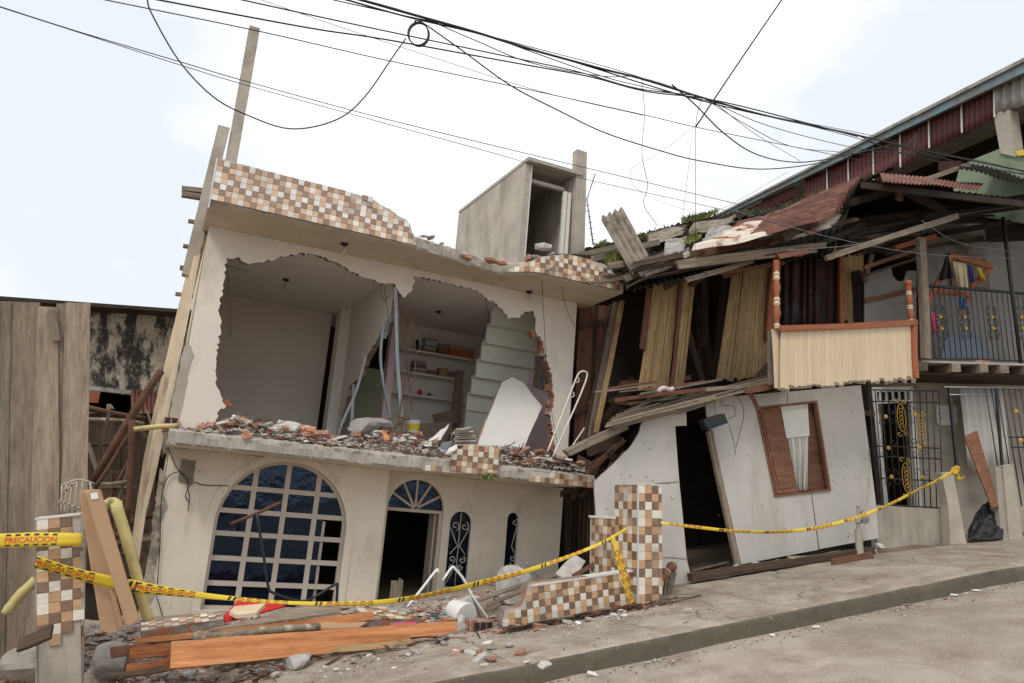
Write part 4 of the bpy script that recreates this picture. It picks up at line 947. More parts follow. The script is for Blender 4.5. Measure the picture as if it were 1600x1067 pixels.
wp('top_rail', (1217, 514), (1431, 504.5), 8.97, 9, .07, M['w_terra'], 1, bal, None, 8); wp('end_rail', (1428.5, 508), (1431, 590), 8.975, 7, .05, M['w_terra'], 2, bal)
def turned(name, a, b, r_, parent):
    pr = [(0, .55, 1), (.05, .8, 1), (.07, .55, 0), (.12, .6, 0), (.22, .95, 0), (.30, .75, 0), (.33, .62, 1), (.36, .85, 1), (.39, .62, 1), (.42, .85, 1), (.45, .62, 0), (.5, .7, 0), (.6, .95, 0), (.68, .7, 0), (.71, .62, 1), (.74, .85, 1), (.77, .62, 1), (.80, .82, 1), (.83, .6, 0), (.9, .75, 0), (1, .8, 0)]
    return lathe(name, a, b, [(t, q * r_, m) for t, q, m in pr], [M['w_terra'], M['w_cream2']], parent, 14)
turned('turned_post', WY(1214, 514, 9.0), WY(1213, 408, 9.0), .066, bal)
tp = turned('turned_post', WY(1424, 504, 9.0), WY(1419, 446, 9.0), .066, bal); lathe('knob', WY(1419.4, 449, 9.0), WY(1418.6, 438, 9.0), [(0, .03, 0), (.2, .06, 0), (.5, .075, 0), (.8, .06, 0), (1, .02, 0)], [M['w_terra']], bal)
wp('corner_stub', (1206, 520), (1207, 600), 9.15, 8, .08, M['w_grey'], 70)
# sagging upper floor, seen from below
def sheet(name, pts, mat, parent, t=.03, y=9.6):
    return poly(name, [[WY(a, b, c) for a, b, c in pts]], V((0, 0, t)), mat, parent)
r = random.Random(8)
for k in range(9):
    s = k / 9; s1 = (k + .92) / 9
    def fl(t, s): return (948 + 262 * t + s * 14, 667 - 92 * t + 26 * t * t - s * (18 + 2 * t) + (6 * math.sin(math.pi * t)), 9.35 + 1.0 * s)
    vs = []
    for i in range(11):
        t = i / 10 + (r.uniform(-.02, .02) if i == 0 else 0); 
        for q in (s, s1):
            P = WY(*fl(t, q)); vs += [P, P + V((0, 0, .025))]
    fs = []
    for i in range(10):
        b = i * 4; fs += [(b, b + 4, b + 6, b + 2), (b + 1, b + 3, b + 7, b + 5), (b, b + 1, b + 5, b + 4), (b + 2, b + 6, b + 7, b + 3)]
    fs += [(0, 2, 3, 1), (40, 41, 43, 42)]
    mk('floor_board', vs, fs, M['w_grey'] if k % 3 != 1 else M['w_dark'], wood_house, rot=None)
for k, (a, b, w, y, t, mt) in enumerate([((884, 708), (978, 664), 12, 9.7, .1, 'w_grey'), ((918, 704), (968, 680), 15, 10.2, .1, 'w_dark'), ((950, 702), (972, 745), 9, 10.4, .06, 'w_dark'), ((957, 668), (1062, 642), 5, 9.3, .05, 'w_dark'), ((1060, 640), (1116, 622), 10, 9.5, .1, 'w_grey'), ((958, 620), (1020, 650), 16, 11.6, .06, 'w_dark'), ((940, 660), (990, 590), 12, 11.5, .08, 'w_dark'), ((960, 625), (1110, 606), 6, 9.9, .05, 'w_red'), ((1100, 608), (1212, 598), 6, 9.5, .07, 'w_grey'), ((1165, 608), (1212, 601), 10, 9.3, .06, 'w_red'), ((985, 690), (1040, 640), 14, 12.2, .1, 'w_dark')]):
    wp('broken_joist', a, b, y, w, t, M[mt], k + 400, None, None, None, .02, .03)
poly('hatch_board', [yl([(1172, 596), (1205, 560), (1207, 597)], 10.3)], EY * .03, M['w_dark'], wood_house)
rag = tag(tube('cloth_scrap', spline([WY(1028, 611, 9.7), WY(1036, 605, 9.65), WY(1045, 608, 9.7), WY(1052, 606, 9.7)], 3), .035, M['lilac'], None, 6), 'crumpled mauve cloth scrap on the edge of the sagging floor', 'cloth')
# roof: mossy covering behind, near-black for the shade under lifted sheets, loose sheets and timbers on it
A0, A1, A2 = WY(985, 446, 9.75), WY(1095, 418, 9.6), WY(1300, 388, 9.3)
R0, R1, R2 = WY(903, 392, 13.0), WY(1069, 349, 13.2), WY(1345, 284, 12.6)
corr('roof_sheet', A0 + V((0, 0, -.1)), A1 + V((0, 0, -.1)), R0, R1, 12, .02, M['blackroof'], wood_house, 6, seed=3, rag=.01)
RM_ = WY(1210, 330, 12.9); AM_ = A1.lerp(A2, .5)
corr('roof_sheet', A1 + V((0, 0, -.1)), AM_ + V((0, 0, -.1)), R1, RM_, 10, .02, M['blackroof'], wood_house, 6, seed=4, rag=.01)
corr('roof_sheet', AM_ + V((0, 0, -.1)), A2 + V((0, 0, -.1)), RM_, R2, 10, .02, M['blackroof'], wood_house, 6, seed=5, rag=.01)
for k in range(7):                                                    # broken edge of the old fibre sheets along the top
    s = k / 7; s1 = (k + 1.02) / 7; q = [(903, 393), (960, 378), (1011, 366), (1069, 347), (1116, 337), (1210, 326), (1290, 299), (1345, 279)]
    (xa, ya), (xb, yb) = q[k], q[k + 1]
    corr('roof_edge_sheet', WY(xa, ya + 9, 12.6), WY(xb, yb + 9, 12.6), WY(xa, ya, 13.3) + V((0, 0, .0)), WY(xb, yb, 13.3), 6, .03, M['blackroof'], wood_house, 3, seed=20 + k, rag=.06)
sheet_f = corr('fibre_cement_sheet', WY(939, 341, 10.6), WY(974, 325, 10.6), WY(989, 428, 9.9), WY(1016, 402, 9.9), 4, .032, M['fibre'], None, 10, rag=.02, seed=2, thick=.012)
tag(sheet_f, 'grey fibre cement roof sheet tipped up on end above the tiled parapet', 'roof sheet')
for k, (a, b, y, y2, w, t, mt) in enumerate([((890, 402), (966, 386), 11.2, 11.4, 8, .06, 'w_grey'), ((925, 406), (1030, 379), 10.8, 11.0, 9, .06, 'w_grey'), ((953, 417), (1066, 402), 10.3, 10.0, 10, .07, 'w_grey'), ((973, 437), (1068, 404), 10.0, 10.0, 12, .05, 'w_grey'), ((1000, 430), (1075, 408), 9.9, 9.8, 8, .05, 'w_grey'), ((1058, 415), (1276, 388), 9.5, 9.2, 14, .06, 'w_grey'), ((1080, 398), (1210, 374), 9.9, 9.6, 16, .05, 'w_red'), ((1180, 372), (1225, 362), 9.5, 9.4, 12, .06, 'w_grey'), ((1150, 405), (1250, 397), 9.4, 9.2, 8, .05, 'w_red'), ((1215, 402), (1262, 393), 9.1, 9.0, 9, .05, 'w_red'), ((1225, 372), (1275, 337), 9.1, 9.0, 16, .05, 'w_dark'), ((1080, 446), (1120, 418), 10.4, 9.8, 8, .05, 'w_dark'), ((1040, 450), (1090, 420), 10.4, 9.9, 8, .05, 'w_dark')]):
    wp('roof_timber', a, b, y, w, t, M[mt], k + 500, None, y2, None, .02, .04)
ply, plf = [], []                                                     # bowed eaves board
cp = spline([WY(978, 452, 9.75), WY(1011, 436, 9.7), WY(1090, 420, 9.5), WY(1208, 399, 9.25), WY(1262, 390, 9.15)], 4); cq = spline([WY(978, 455, 10.3), WY(1011, 447, 10.3), WY(1090, 436, 10.3), WY(1208, 414, 10.2), WY(1262, 402, 10.1)], 4)
for a, b in zip(cp, cq): ply += [a, b, b + V((0, 0, .03)), a + V((0, 0, .03))]
for i in range(len(cp) - 1):
    for k in range(4): plf.append((i * 4 + k, i * 4 + (k + 1) % 4, i * 4 + 4 + (k + 1) % 4, i * 4 + 4 + k))
mk('eaves_board', ply, plf + [(0, 1, 2, 3), tuple((len(cp) - 1) * 4 + k for k in (3, 2, 1, 0))], M['w_dark'], wood_house)
def loose_sheet(lab, q, ys, waves, amp, mat, nv=8, buckle=.05, seed=1, rag=.03):
    P = [WY(a, b, y) for (a, b), y in zip(q, ys)]
    return tag(corr('roof_sheet', P[0], P[1], P[2], P[3], waves, amp, mat, None, nv, buckle=buckle, seed=seed, rag=rag), lab, 'roof sheet')
loose_sheet('long rusty red corrugated sheet sliding off the timber house roof', [(1172, 370), (1205, 338), (1305, 333), (1346, 278)], (9.1, 10.2, 8.6, 9.9), 9, .055, M['rust'], 8, .03, 3, .01)
loose_sheet('crumpled zinc and rust corrugated sheet at the low end of the red sheet', [(1079, 391), (1140, 362), (1200, 366), (1222, 338)], (9.3, 10.0, 9.0, 10.1), 8, .045, M['rust2'], 12, .07, 5)
loose_sheet('short zinc sheet lying flat at the left of the crumpled sheet', [(1037, 399), (1040, 376), (1070, 391), (1073, 369)], (9.7, 10.1, 9.6, 10.1), 4, .03, M['zinc'], 6, .05, 6)
loose_sheet('zinc sheet scrap below the short zinc sheet', [(1036, 408), (1040, 396), (1078, 400), (1076, 388)], (9.6, 9.9, 9.5, 9.8), 4, .02, M['zinc'], 6, .06, 9)
loose_sheet('curled pale zinc sheet under the edge of the mossy roof', [(1096, 376), (1118, 354), (1140, 368), (1151, 353)], (9.8, 10.3, 9.7, 10.2), 5, .028, M['zinc'], 7, .10, 8)
loose_sheet('dull brown rusted sheet lying under the long red sheet', [(1130, 372), (1150, 350), (1215, 350), (1232, 326)], (10.3, 11.2, 10.2, 11.0), 6, .035, M['rust'], 6, .06, 21, .04)
loose_sheet('thin rusty sheet sagging over the eave above the drapes', [(1205, 382), (1222, 366), (1300, 352), (1312, 336)], (9.3, 9.9, 9.1, 9.6), 6, .03, M['rust2'], 6, .07, 22, .05)
loose_sheet('grey mossy fibre sheet under the grass at the roof edge', [(1075, 366), (1085, 349), (1140, 353), (1150, 338)], (11.6, 12.4, 11.6, 12.4), 5, .035, M['fibre'], 5, .05, 23, .04)
loose_sheet('broken dark fibre sheet left of the grass tuft', [(1010, 384), (1016, 368), (1066, 366), (1072, 352)], (11.4, 12.4, 11.4, 12.4), 5, .035, M['fibre'], 5, .05, 24, .06)
# right-hand roof, the shade of its underside put into a near-black colour
P = [WY(1346, 282, 8.9), WY(1640, 318, 8.2), WY(1346, 286, 12.8), WY(1640, 300, 12.0)]
P[2] = V((P[0].x + 3.4, 12.4, P[0].z + 1.0)); P[3] = V((P[1].x + 1.2, 12.4, P[1].z + 1.25))
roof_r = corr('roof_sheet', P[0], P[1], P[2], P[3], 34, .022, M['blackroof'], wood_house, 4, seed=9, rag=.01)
loose_sheet('orange rusted corrugated sheet along the eave over the balcony', [(1378, 285), (1530, 297), (1374, 271), (1536, 288)], (8.55, 8.35, 9.3, 9.2), 26, .012, M['rust'], 4, .03, 11, .02)
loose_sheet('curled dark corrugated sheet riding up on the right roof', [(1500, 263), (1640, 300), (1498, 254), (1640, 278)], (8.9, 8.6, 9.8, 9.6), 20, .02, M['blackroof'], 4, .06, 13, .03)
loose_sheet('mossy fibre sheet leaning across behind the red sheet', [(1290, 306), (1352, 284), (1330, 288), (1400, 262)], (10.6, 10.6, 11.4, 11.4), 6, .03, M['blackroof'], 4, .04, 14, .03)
wp('eave_timber', (1346, 290), (1600, 320), 8.8, 9, .05, M['dark'], 600, None, 8.25); wp('eave_timber', (1440, 283), (1515, 257), 9.2, 7, .05, M['w_grey'], 602)
for k, (a, b, w, y, y2, mt) in enumerate([((1300, 325), (1412, 292), 12, 9.6, 9.3, 'dark'), ((1405, 294), (1478, 330), 9, 9.2, 9.0, 'dark'), ((1404, 296), (1405, 312), 8, 9.2, 9.2, 'w_red'), ((1320, 352), (1600, 312), 14, 10.2, 9.0, 'dark'), ((1440, 340), (1600, 322), 10, 9.6, 8.8, 'dark'), ((1290, 405), (1495, 338), 9, 9.0, 8.8, 'w_grey'), ((1220, 392), (1290, 384), 8, 9.3, 9.1, 'w_grey'), ((1500, 360), (1600, 340), 7, 10.6, 9.8, 'dark'), ((1440, 372), (1600, 345), 8, 10.6, 9.4, 'dark'), ((1300, 372), (1440, 350), 9, 10.8, 10.5, 'dark'), ((1255, 392), (1350, 352), 8, 9.5, 9.8, 'dark')]):  # darkest rafters have the shade under the roof in their colour
    wp('rafter', a, b, y, w, .07, M[mt], 610 + k, None, y2, None, .02, .03)
for k in range(5):
    P0 = WY(1320 + k * 60, 330 + 4 * k, 10.9); corr('ceiling_sheet', P0, WY(1380 + k * 60, 334 + 4 * k, 10.8), WY(1320 + k * 60, 395, 12.2), WY(1380 + k * 60, 398, 12.2), 6, .02, M['zinc'], wood_house, 3, seed=40 + k) if False else None
# more broken timber: in the gap, under the eaves and on the roof
rj = random.Random(77)
def scatter(n, box, y0, y1, ang, Lr, wr, names, mats, base):
    for k in range(n):
        x, y = rj.uniform(box[0], box[2]), rj.uniform(box[1], box[3]); a = math.radians(rj.uniform(*ang)); L_ = rj.uniform(*Lr); Y = rj.uniform(y0, y1)
        wp(names, (x - math.cos(a) * L_ / 2, y - math.sin(a) * L_ / 2), (x + math.cos(a) * L_ / 2, y + math.sin(a) * L_ / 2), Y, rj.uniform(*wr), rj.uniform(.02, .06), M[rj.choice(mats)], base + k, None, Y + rj.uniform(-.3, .3), None, .02, .04)
scatter(16, (895, 690, 960, 760), 10.6, 12.3, (-70, 40), (40, 90), (4, 10), 'broken_lath', ['w_dark', 'w_dark', 'w_red'], 1000)
scatter(14, (950, 590, 1060, 640), 10.8, 12.0, (-40, 25), (40, 110), (4, 9), 'broken_lath', ['w_dark', 'w_dark', 'w_grey', 'w_red'], 1040)
scatter(16, (960, 600, 1180, 625), 9.7, 10.5, (-14, -3), (50, 130), (2, 4), 'splinter', ['w_red', 'w_grey', 'w_dark'], 1080)
scatter(18, (1000, 385, 1190, 425), 9.5, 10.4, (-22, -6), (40, 130), (3, 8), 'roof_lath', ['w_grey', 'w_grey', 'w_dark', 'w_red'], 1120)
scatter(22, (1300, 330, 1560, 395), 9.4, 11.6, (-25, -2), (60, 190), (3, 8), 'rafter', ['w_dark', 'w_dark', 'dark'], 1160)
scatter(10, (1060, 430, 1140, 600), 11.3, 12.4, (70, 100), (60, 160), (5, 10), 'inner_board', ['w_dark'], 1230)
scatter(12, (905, 400, 1010, 440), 10.2, 11.2, (-25, 5), (30, 90), (3, 7), 'roof_lath', ['w_grey', 'w_dark'], 1260)
# small fittings on the lower front
fl_ = root('flood_lamp', 'black flood lamp box hanging crooked over the dark doorway', 'lamp', WY(1118, 672, 9.4))
poly('lamp_case', [yl([(1099, 655), (1132, 645), (1138, 660), (1106, 671)], 9.4)], EY * .14, M['black'], fl_)
poly('lamp_glass', [yl([(1104, 665), (1136, 655.5), (1137, 660), (1106, 669)], 9.39)], EY * .006, M['glass'], fl_)
for k, (pts, lab) in enumerate([([(1128, 622), (1128, 632), (1146, 634), (1148, 648), (1138, 653)], 'thin black wire looping above the flood lamp'), ([(1151, 617), (1160, 632), (1162, 650), (1156, 675), (1150, 698)], 'brown cable hanging from the eave beside the shuttered window'), ([(1139, 664), (1144, 680), (1148, 695), (1149, 709)], 'black wire hanging from the flood lamp down the white panel'), ([(1118, 648), (1117, 636), (1116, 628)], 'short wire holding the flood lamp up')]):
    tag(tube('hanging_wire', spline([WY(a, b, 9.62) for a, b in pts], 4), .005, M['black'] if k != 1 else M['w_dark'], None, 5), lab, 'wire')
gm = root('gas_meter', 'grey gas meter on a pipe standing beside the white panel', 'meter', G(1343, 868))
bz = WY(1343, 868, 9.35); lathe('stand_pipe', WY(1344, 872, 9.35), WY(1341, 826, 9.35), [(0, .06, 0), (1, .06, 0)], [M['conc2']], gm)
lathe('meter_body', WY(1350, 808, 9.28), WY(1350, 808, 9.50), [(0, .03, 0), (.05, .075, 0), (.4, .09, 0), (.9, .085, 0), (1, .04, 0)], [M['zinc']], gm, 14)
lathe('meter_dial', WY(1352, 812, 9.22), WY(1352, 812, 9.30), [(0, .045, 0), (1, .055, 0)], [M['fibre']], gm, 12); lathe('valve', WY(1341, 830, 9.35), WY(1341, 790, 9.35), [(0, .03, 0), (.3, .03, 0), (.35, .05, 0), (.5, .05, 0), (.55, .025, 0), (.9, .025, 0), (1, .04, 0)], [M['zinc']], gm)
tube('service_pipe', spline([WY(1344, 800, 9.35), WY(1354, 788, 9.4), WY(1356, 765, 9.5), WY(1359, 730, 9.62), WY(1357, 700, 9.66)], 4), .014, M['zinc'], gm)
# ground beam, logs and boards in front of the panel
gb = plank('ground_beam', G(1078, 908, .02) + V((0, .0, .06)), G(1364, 862, .02) + V((0, 0, .03)), .11, .12, EY, M['w_dark'], None, 3, .01, None, .02, 10); tag(gb, 'long dark timber beam along the foot of the timber house', 'beam')
tag(wp('beam_end', (1363, 868), (1300, 880), 9.0, 15, .05, M['w_red'], 7, False and wood_house or tag(root('timber_baulk', 'reddish brown baulk lying at the right end of the ground beam', 'timber', WY(1330, 884, 9.0)))))
lg = tag(tube('log', spline([WY(1233, 873, 9.45), WY(1255, 872, 9.45), WY(1280, 869, 9.5), WY(1313, 862, 9.55)], 4), [.06, .05, .05, .048, .046, .045, .045, .044, .043, .042, .04, .035, .03], M['log'], None, 9), 'crooked bare branch lying under the white panel', 'log')
tag(tube('log', spline([WY(1268, 882, 9.4), WY(1300, 872, 9.45), WY(1325, 866, 9.5)], 4), .035, M['log'], None, 8), 'thin branch lying in front of the crooked bare branch', 'log')
for k, (a, b, w, y, lab) in enumerate([((1085, 908), (1150, 886), 12, 9.75, 'grey board lying in the dark doorway, nearest the street'), ((1080, 893), (1135, 880), 14, 10.3, 'board lying deep inside the dark doorway'), ((1140, 893), (1290, 866), 6, 9.55, 'long board lying under the lower edge of the white panel')]):
    tag(wp('floor_plank', a, b, y, w, .03, M['w_grey'], 640 + k, tag(root('loose_plank', lab, 'plank', WY(*a, y))), face=V((0, .5, 1))))
for k, (x, y) in enumerate([(1105, 898), (1151, 885), (1183, 880), (1217, 876), (1330, 862), (1362, 858), (1375, 850)]):
    share('rubble_stone', chunk_mesh('rubble_stone', .16, .14, .12, M['mortar'], 700 + k), Matrix.Translation(WY(x, y + 7, 9.6)) @ Matrix.Rotation(k, 4, 'Z')); tag(bpy.data.objects[-1] if False else list(WM)[-1], 'grey stone wedged under the foot of the white panel', 'stone', 'stones under the white panel')

# ------------------------------------------------------------------ the house with the iron gate at the right
RF = Fr((11.9, 10.0, 0), (.9663, -.2574, 0), (.2574, .9663, 0), (0, 0, 1)); RR = RF.rot()
gate_house = root('gate_house', 'grey house with iron grilles below and an iron balcony above', 'house', (14, 11, gz(14)))
def rl(pts, c): return [RF.pw(a, b, c) for a, b in pts]
poly('base_wall', [rl([(1369, 788), (1480, 796), (1486, 880), (1371, 890)], -.02)], RF.ey * .14, [M['conc2'], M['conc2']], gate_house)
poly('lower_wall', [rl([(1350, 560), (1860, 586), (1860, 880), (1372, 870)], 1.0), rl([(1376, 610), (1418, 610), (1424, 800), (1384, 800)], 1.0)], RF.ey * .1, [M['conc2'], M['conc2']], gate_house)
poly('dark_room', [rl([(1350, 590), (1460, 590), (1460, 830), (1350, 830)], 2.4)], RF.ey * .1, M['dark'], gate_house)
poly('side_return', [[RF.w(-.25, y, z) for y, z in ((-.1, .7), (-.1, 3.4), (1.0, 3.4), (1.0, .7))]], RF.ex * .08, M['greywall'], gate_house)
for a, b, w in [((1364, 606), (1384, 795), 7), ((1423, 606), (1436, 795), 7), ((1362, 608), (1424, 607), 7), ((1368, 628), (1422, 626), 4)]:
    plank('door_frame', RF.pw(*a, .55), RF.pw(*b, .55), w / 75, .06, RF.ey, M['drywall'], gate_house, 1, 0)
for k in range(5): plank('vent_slat', RF.pw(1374 + k * 10, 607, .56), RF.pw(1375 + k * 10, 626, .56), .035, .03, RF.ey, M['drywall'], gate_house, k, 0)
def bars(parent, mat, tops, c, r=.011):
    for (a, b) in tops: tube('bar', [RF.pw(*a, c), RF.pw(*b, c)], r, mat, parent, 5)
gr = root('iron_grille', 'black iron window grille with gold ornaments beside the white panel', 'grille', RF.pw(1420, 790, 0))
def gv(s): return ((1357 + 110 * s, 608 + 2 * s), (1371 + 102 * s, 787 + 6 * s))
bars(gr, M['iron_b'], [gv(k / 11) for k in range(12)], 0.0)
for t in (0, .1, .49, .58, .77, 1.0):
    a = [gv(0)[0][i] + (gv(0)[1][i] - gv(0)[0][i]) * t for i in (0, 1)]; b = [gv(1)[0][i] + (gv(1)[1][i] - gv(1)[0][i]) * t for i in (0, 1)]
    tube('rail', [RF.pw(*a, -.01), RF.pw(*b, -.01)], .013, M['iron_b'], gr, 5)
def rosette(px, py, c, parent, r=.042): lathe('rosette', RF.pw(px, py, c), RF.pw(px, py, c) - RF.ey * .02, [(0, r, 0), (.5, r * .9, 0), (.6, r * .5, 0), (1, r * .3, 0)], [M['gold']], parent, 10)
for px, py in [(1384, 650), (1388, 699), (1393, 744), (1430, 647), (1436, 699), (1441, 745)]:
    rosette(px, py, -.03, gr); x, z = RF.p(px, py, -.02); mb = MB()
    for s in (-1, 1):
        for q in (-1, 1): mb.tube([RF.w(a, -.02, b) for a, b in spiral(x + s * .10, z + q * .10, .015, .075, 0, s * q * 6.5)], .007, 4)
    mb.build('scroll', M['iron_b'], gr)
for px, py, qy in [(1407, 622, 682), (1415, 713, 778), (1438, 640, 700)]:
    mb = MB(); x0, z0 = RF.p(px, py, -.03); x1, z1 = RF.p(px + 3, qy, -.03); xm = (x0 + x1) / 2; hz = (z0 - z1) / 2; zm = (z0 + z1) / 2
    for s in (-1, 1):
        mb.tube([RF.w(xm + s * .085 * math.cos(t), -.03, zm + hz * .72 * math.sin(t)) for t in [(-1.5 + 3 * k / 14) for k in range(15)]], .008, 4)
        for q in (-1, 1): mb.tube([RF.w(a, -.03, b) for a, b in spiral(xm + s * .07, zm + q * hz * .85, .012, .05, 0, s * q * 6)], .008, 4)
    for k in range(5):
        z = zm + (k - 2) * hz * .2; mb.tube([RF.w(a, -.03, b) for a, b in spiral(xm, z, .035, .035, 0, 6.28, 10)], .006, 4)
    mb.build('gold_ornament', M['gold'], gr)
gg = root('iron_gate', 'tall black iron gate with twisted bars at the right edge', 'gate', RF.pw(1580, 800, -.1))
bars(gg, M['iron_b'], [((1540 + k * 9, 606), (1568 + k * 9.5, 790)) for k in range(8)], -.1, .012)
for a, b in [((1475, 604), (1640, 606)), ((1483, 616), (1548, 616)), ((1576, 682), (1640, 682)), ((1580, 698), (1640, 698))]: tube('rail', [RF.pw(*a, -.12), RF.pw(*b, -.12)], .015, M['steel'] if a[1] < 620 else M['iron_b'], gg, 5)
plank('gate_post', RF.pw(1483, 604, -.1), RF.pw(1496, 738, -.1), .05, .05, RF.ey, M['iron_b'], gg, 1, 0); plank('gate_post', RF.pw(1556, 606, -.12), RF.pw(1572, 800, -.12), .04, .04, RF.ey, M['iron_b'], gg, 1, 0)
for px, py in [(1588, 642), (1595, 687)]: rosette(px, py, -.14, gg, .05)
corr('sheet_door', RF.pw(1501, 606, .5), RF.pw(1568, 606, .5), RF.pw(1515, 735, .5), RF.pw(1582, 735, .5), 6, .03, M['drywall'], gate_house, 3, seed=2)
sg = poly('wall_sign', [rl([(1464, 632), (1492, 632), (1495, 636), (1496, 660), (1493, 664), (1467, 664), (1464, 660), (1463, 636)], .96)], RF.ey * .01, M['paper']); tag(sg, 'white rounded notice board on the wall behind the iron bars', 'sign')
for a, b, w in [((1466, 645), (1470, 645), 3), ((1468, 652), (1471, 652), 5), ((1485, 641), (1490, 642), 1.5), ((1488, 653), (1491, 653), 2)]: plank('print_mark', RF.pw(*a, .957), RF.pw(*b, .957), w / 80, .003, RF.ey, M['books'][2], sg, 1, 0)
for k, (q, lab) in enumerate([([(1471, 738), (1489, 736), (1511, 852), (1507, 868), (1486, 868), (1482, 790)], 'weathered concrete gate post with yellow tape tied round its top'), ([(1555, 728), (1564, 730), (1577, 848), (1577, 862), (1566, 862)], 'thin concrete post standing between the tarp and the wide post'), ([(1567, 727), (1583, 724), (1598, 838), (1598, 856), (1578, 856)], 'wide mossy concrete post at the right gate opening')]):
    tag(poly('gate_post', [rl(q, -.35 if k == 0 else -.2 - .03 * k)], RF.ey * .2, [M['conc2'], M['conc2']]), lab, 'post')
bd = poly('leaning_board', [[RF.pw(1507, 681, .1), RF.pw(1527, 672, .1), RF.pw(1561, 790, -.25), RF.pw(1550, 792, -.25)]], RF.ey * .03, M['w_door']); tag(bd, 'brown board leaning in the gate opening over the tarp', 'board')
tv, tf = [], []
for j in range(25):
    for i in range(37):
        s, t = i / 36, j / 24; x = 1513 + 54 * s; yt = 834 - 52 * math.sin(math.pi * min(.97, s * .75 + .03)) ** .9 + 3 * mnoise.noise(V((s * 7, 0, 0))); y = yt + (842 - yt) * t
        tv.append(RF.pw(x, y, .1 - .5 * t + .10 * mnoise.noise(V((s * 5, t * 4, 2))) + .07 * abs(mnoise.noise(V((s * 9, t * 6, 5))))))
for j in range(24):
    for i in range(36): tf.append((j * 37 + i, j * 37 + i + 1, j * 37 + i + 38, j * 37 + i + 37))
tp_ = tag(mk('tarp', tv, tf, M['black'], smooth=True), 'crumpled black plastic tarp heaped in the gate opening', 'tarp'); tp_.modifiers.new('t', 'SOLIDIFY').thickness = .01
# balcony above the gate
poly('upper_wall', [rl([(1440, 350), (1860, 350), (1860, 620), (1440, 600)], 1.3)], RF.ey * .1, M['greywall'], gate_house)
x0, z0 = RF.p(1440, 562, -.25); x1, z1 = RF.p(1820, 567, -.25)
fbox('balcony_deck', RF, x0, x1, -.25, 1.29, z0 - .04, z0, M['conc'], gate_house)
for k, px in enumerate([1446, 1497, 1540, 1572, 1610]):
    x, z = RF.p(px, 570, -.28); fbox('deck_joist', RF, x - .13, x + .05, -.28, 1.2, z0 - .2, z0 - .042, M['w_grey'], gate_house)
fbox('deck_soffit', RF, x0 - .4, x1, -.1, 1.29, z0 - .23, z0 - .205, M['w_dark'], gate_house)
rail = tube('balcony_rail', [RF.pw(1444, 447, -.2), RF.pw(1640, 462, -.2)], .03, M['iron_b'], gate_house, 6)
RT0, RT1 = RF.pw(1444, 447, -.2), RF.pw(1640, 462, -.2)
tube('balcony_rail', [RF.pw(1640, 462, -.2), RF.pw(1820, 476, -.2)], .03, M['iron_b'], gate_house, 6)
tube('lower_rail', [V((RT0.x, RT0.y, z0 + .06)), V((RT1.x, RT1.y, z0 + .06))], .014, M['iron_b'], rail, 5)
nb = 24
for k in range(nb):
    q = RT0 + (RT1 - RT0) * ((k + .6) / nb); tube('baluster', [q, V((q.x, q.y, z0 + .06))], .009, M['iron_b'], rail, 5)
for k, px in enumerate((1470, 1508, 1551, 1597)):
    q = RF.pw(px, 505, -.21); x, z = RF.p(px, 505, -.21); mb = MB()
    for j in (-1, 0, 1):
        for s in (-1, 1):
            for u in (-1, 1): mb.tube([RF.w(a, -.21, b) for a, b in spiral(x + s * .055, z + j * .22 + u * .06, .012, .05, 0, s * u * 5.8)], .008, 4)
            mb.tube([RF.w(x + s * (.05 + .06 * math.sin(t)), -.21, z + j * .22 + .1 * math.cos(t)) for t in [k2 * math.pi / 8 for k2 in range(9)]], .008, 4)
    mb.build('scroll', M['iron_b'], rail)
    for u in (-1, 1): lathe('flower', RF.w(x, -.235, z + u * .11), RF.w(x, -.215, z + u * .11), [(0, .03, 0), (1, .04, 0)], [M['gold']], rail, 6)
q = RF.pw(1583, 470, -.22); tube('balcony_post', [V((q.x, q.y, z0)), V((q.x, q.y, z0 + 2.9))], .035, M['iron_b'], gate_house, 6)
# drying frame and laundry
fr_ = root('drying_frame', 'terracotta wooden frame leaning on the balcony with laundry hung on it', 'frame', RF.pw(1470, 550, .2))
for k, (a, b, w) in enumerate([((1446, 480), (1487, 400), 7), ((1484, 400), (1550, 417), 8), ((1549, 418), (1517, 450), 7), ((1462, 456), (1516, 462), 7), ((1515, 462), (1505, 478), 6)]): plank('frame_rail', RF.pw(*a, .1 + k * .03), RF.pw(*b, .1 + k * .03), w / 78, .05, RF.ey, M['w_terra'], fr_, k, 0)
poly('window_board', [rl([(1483, 396), (1540, 400), (1547, 450), (1488, 450)], 1.24)], RF.ey * .03, M['w_fence'], gate_house)
def cloth(name, q, c, mat, lab, cat, amp=.04):
    vs, fs = [], []; nu, nv = 8, 6
    for j in range(nv + 1):
        for i in range(nu + 1):
            s, t = i / nu, j / nv; x = (q[0][0] * (1 - s) + q[1][0] * s) * (1 - t) + (q[3][0] * (1 - s) + q[2][0] * s) * t; y = (q[0][1] * (1 - s) + q[1][1] * s) * (1 - t) + (q[3][1] * (1 - s) + q[2][1] * s) * t
            vs.append(RF.pw(x, y, c + amp * math.sin(s * 11 + t) * (.4 + t)))
    for j in range(nv):
        for i in range(nu): fs.append((j * (nu + 1) + i, j * (nu + 1) + i + 1, (j + 1) * (nu + 1) + i + 1, (j + 1) * (nu + 1) + i))
    o = mk(name, vs, fs, mat, smooth=True); o.modifiers.new('t', 'SOLIDIFY').thickness = .012; return tag(o, lab, cat)
cl = M['cloths']
cloth('plastic_bag', [(1477, 402), (1482, 402), (1490, 434), (1466, 440)], .02, cl[0], 'black bag hanging from the left of the drying frame', 'bag', .06)
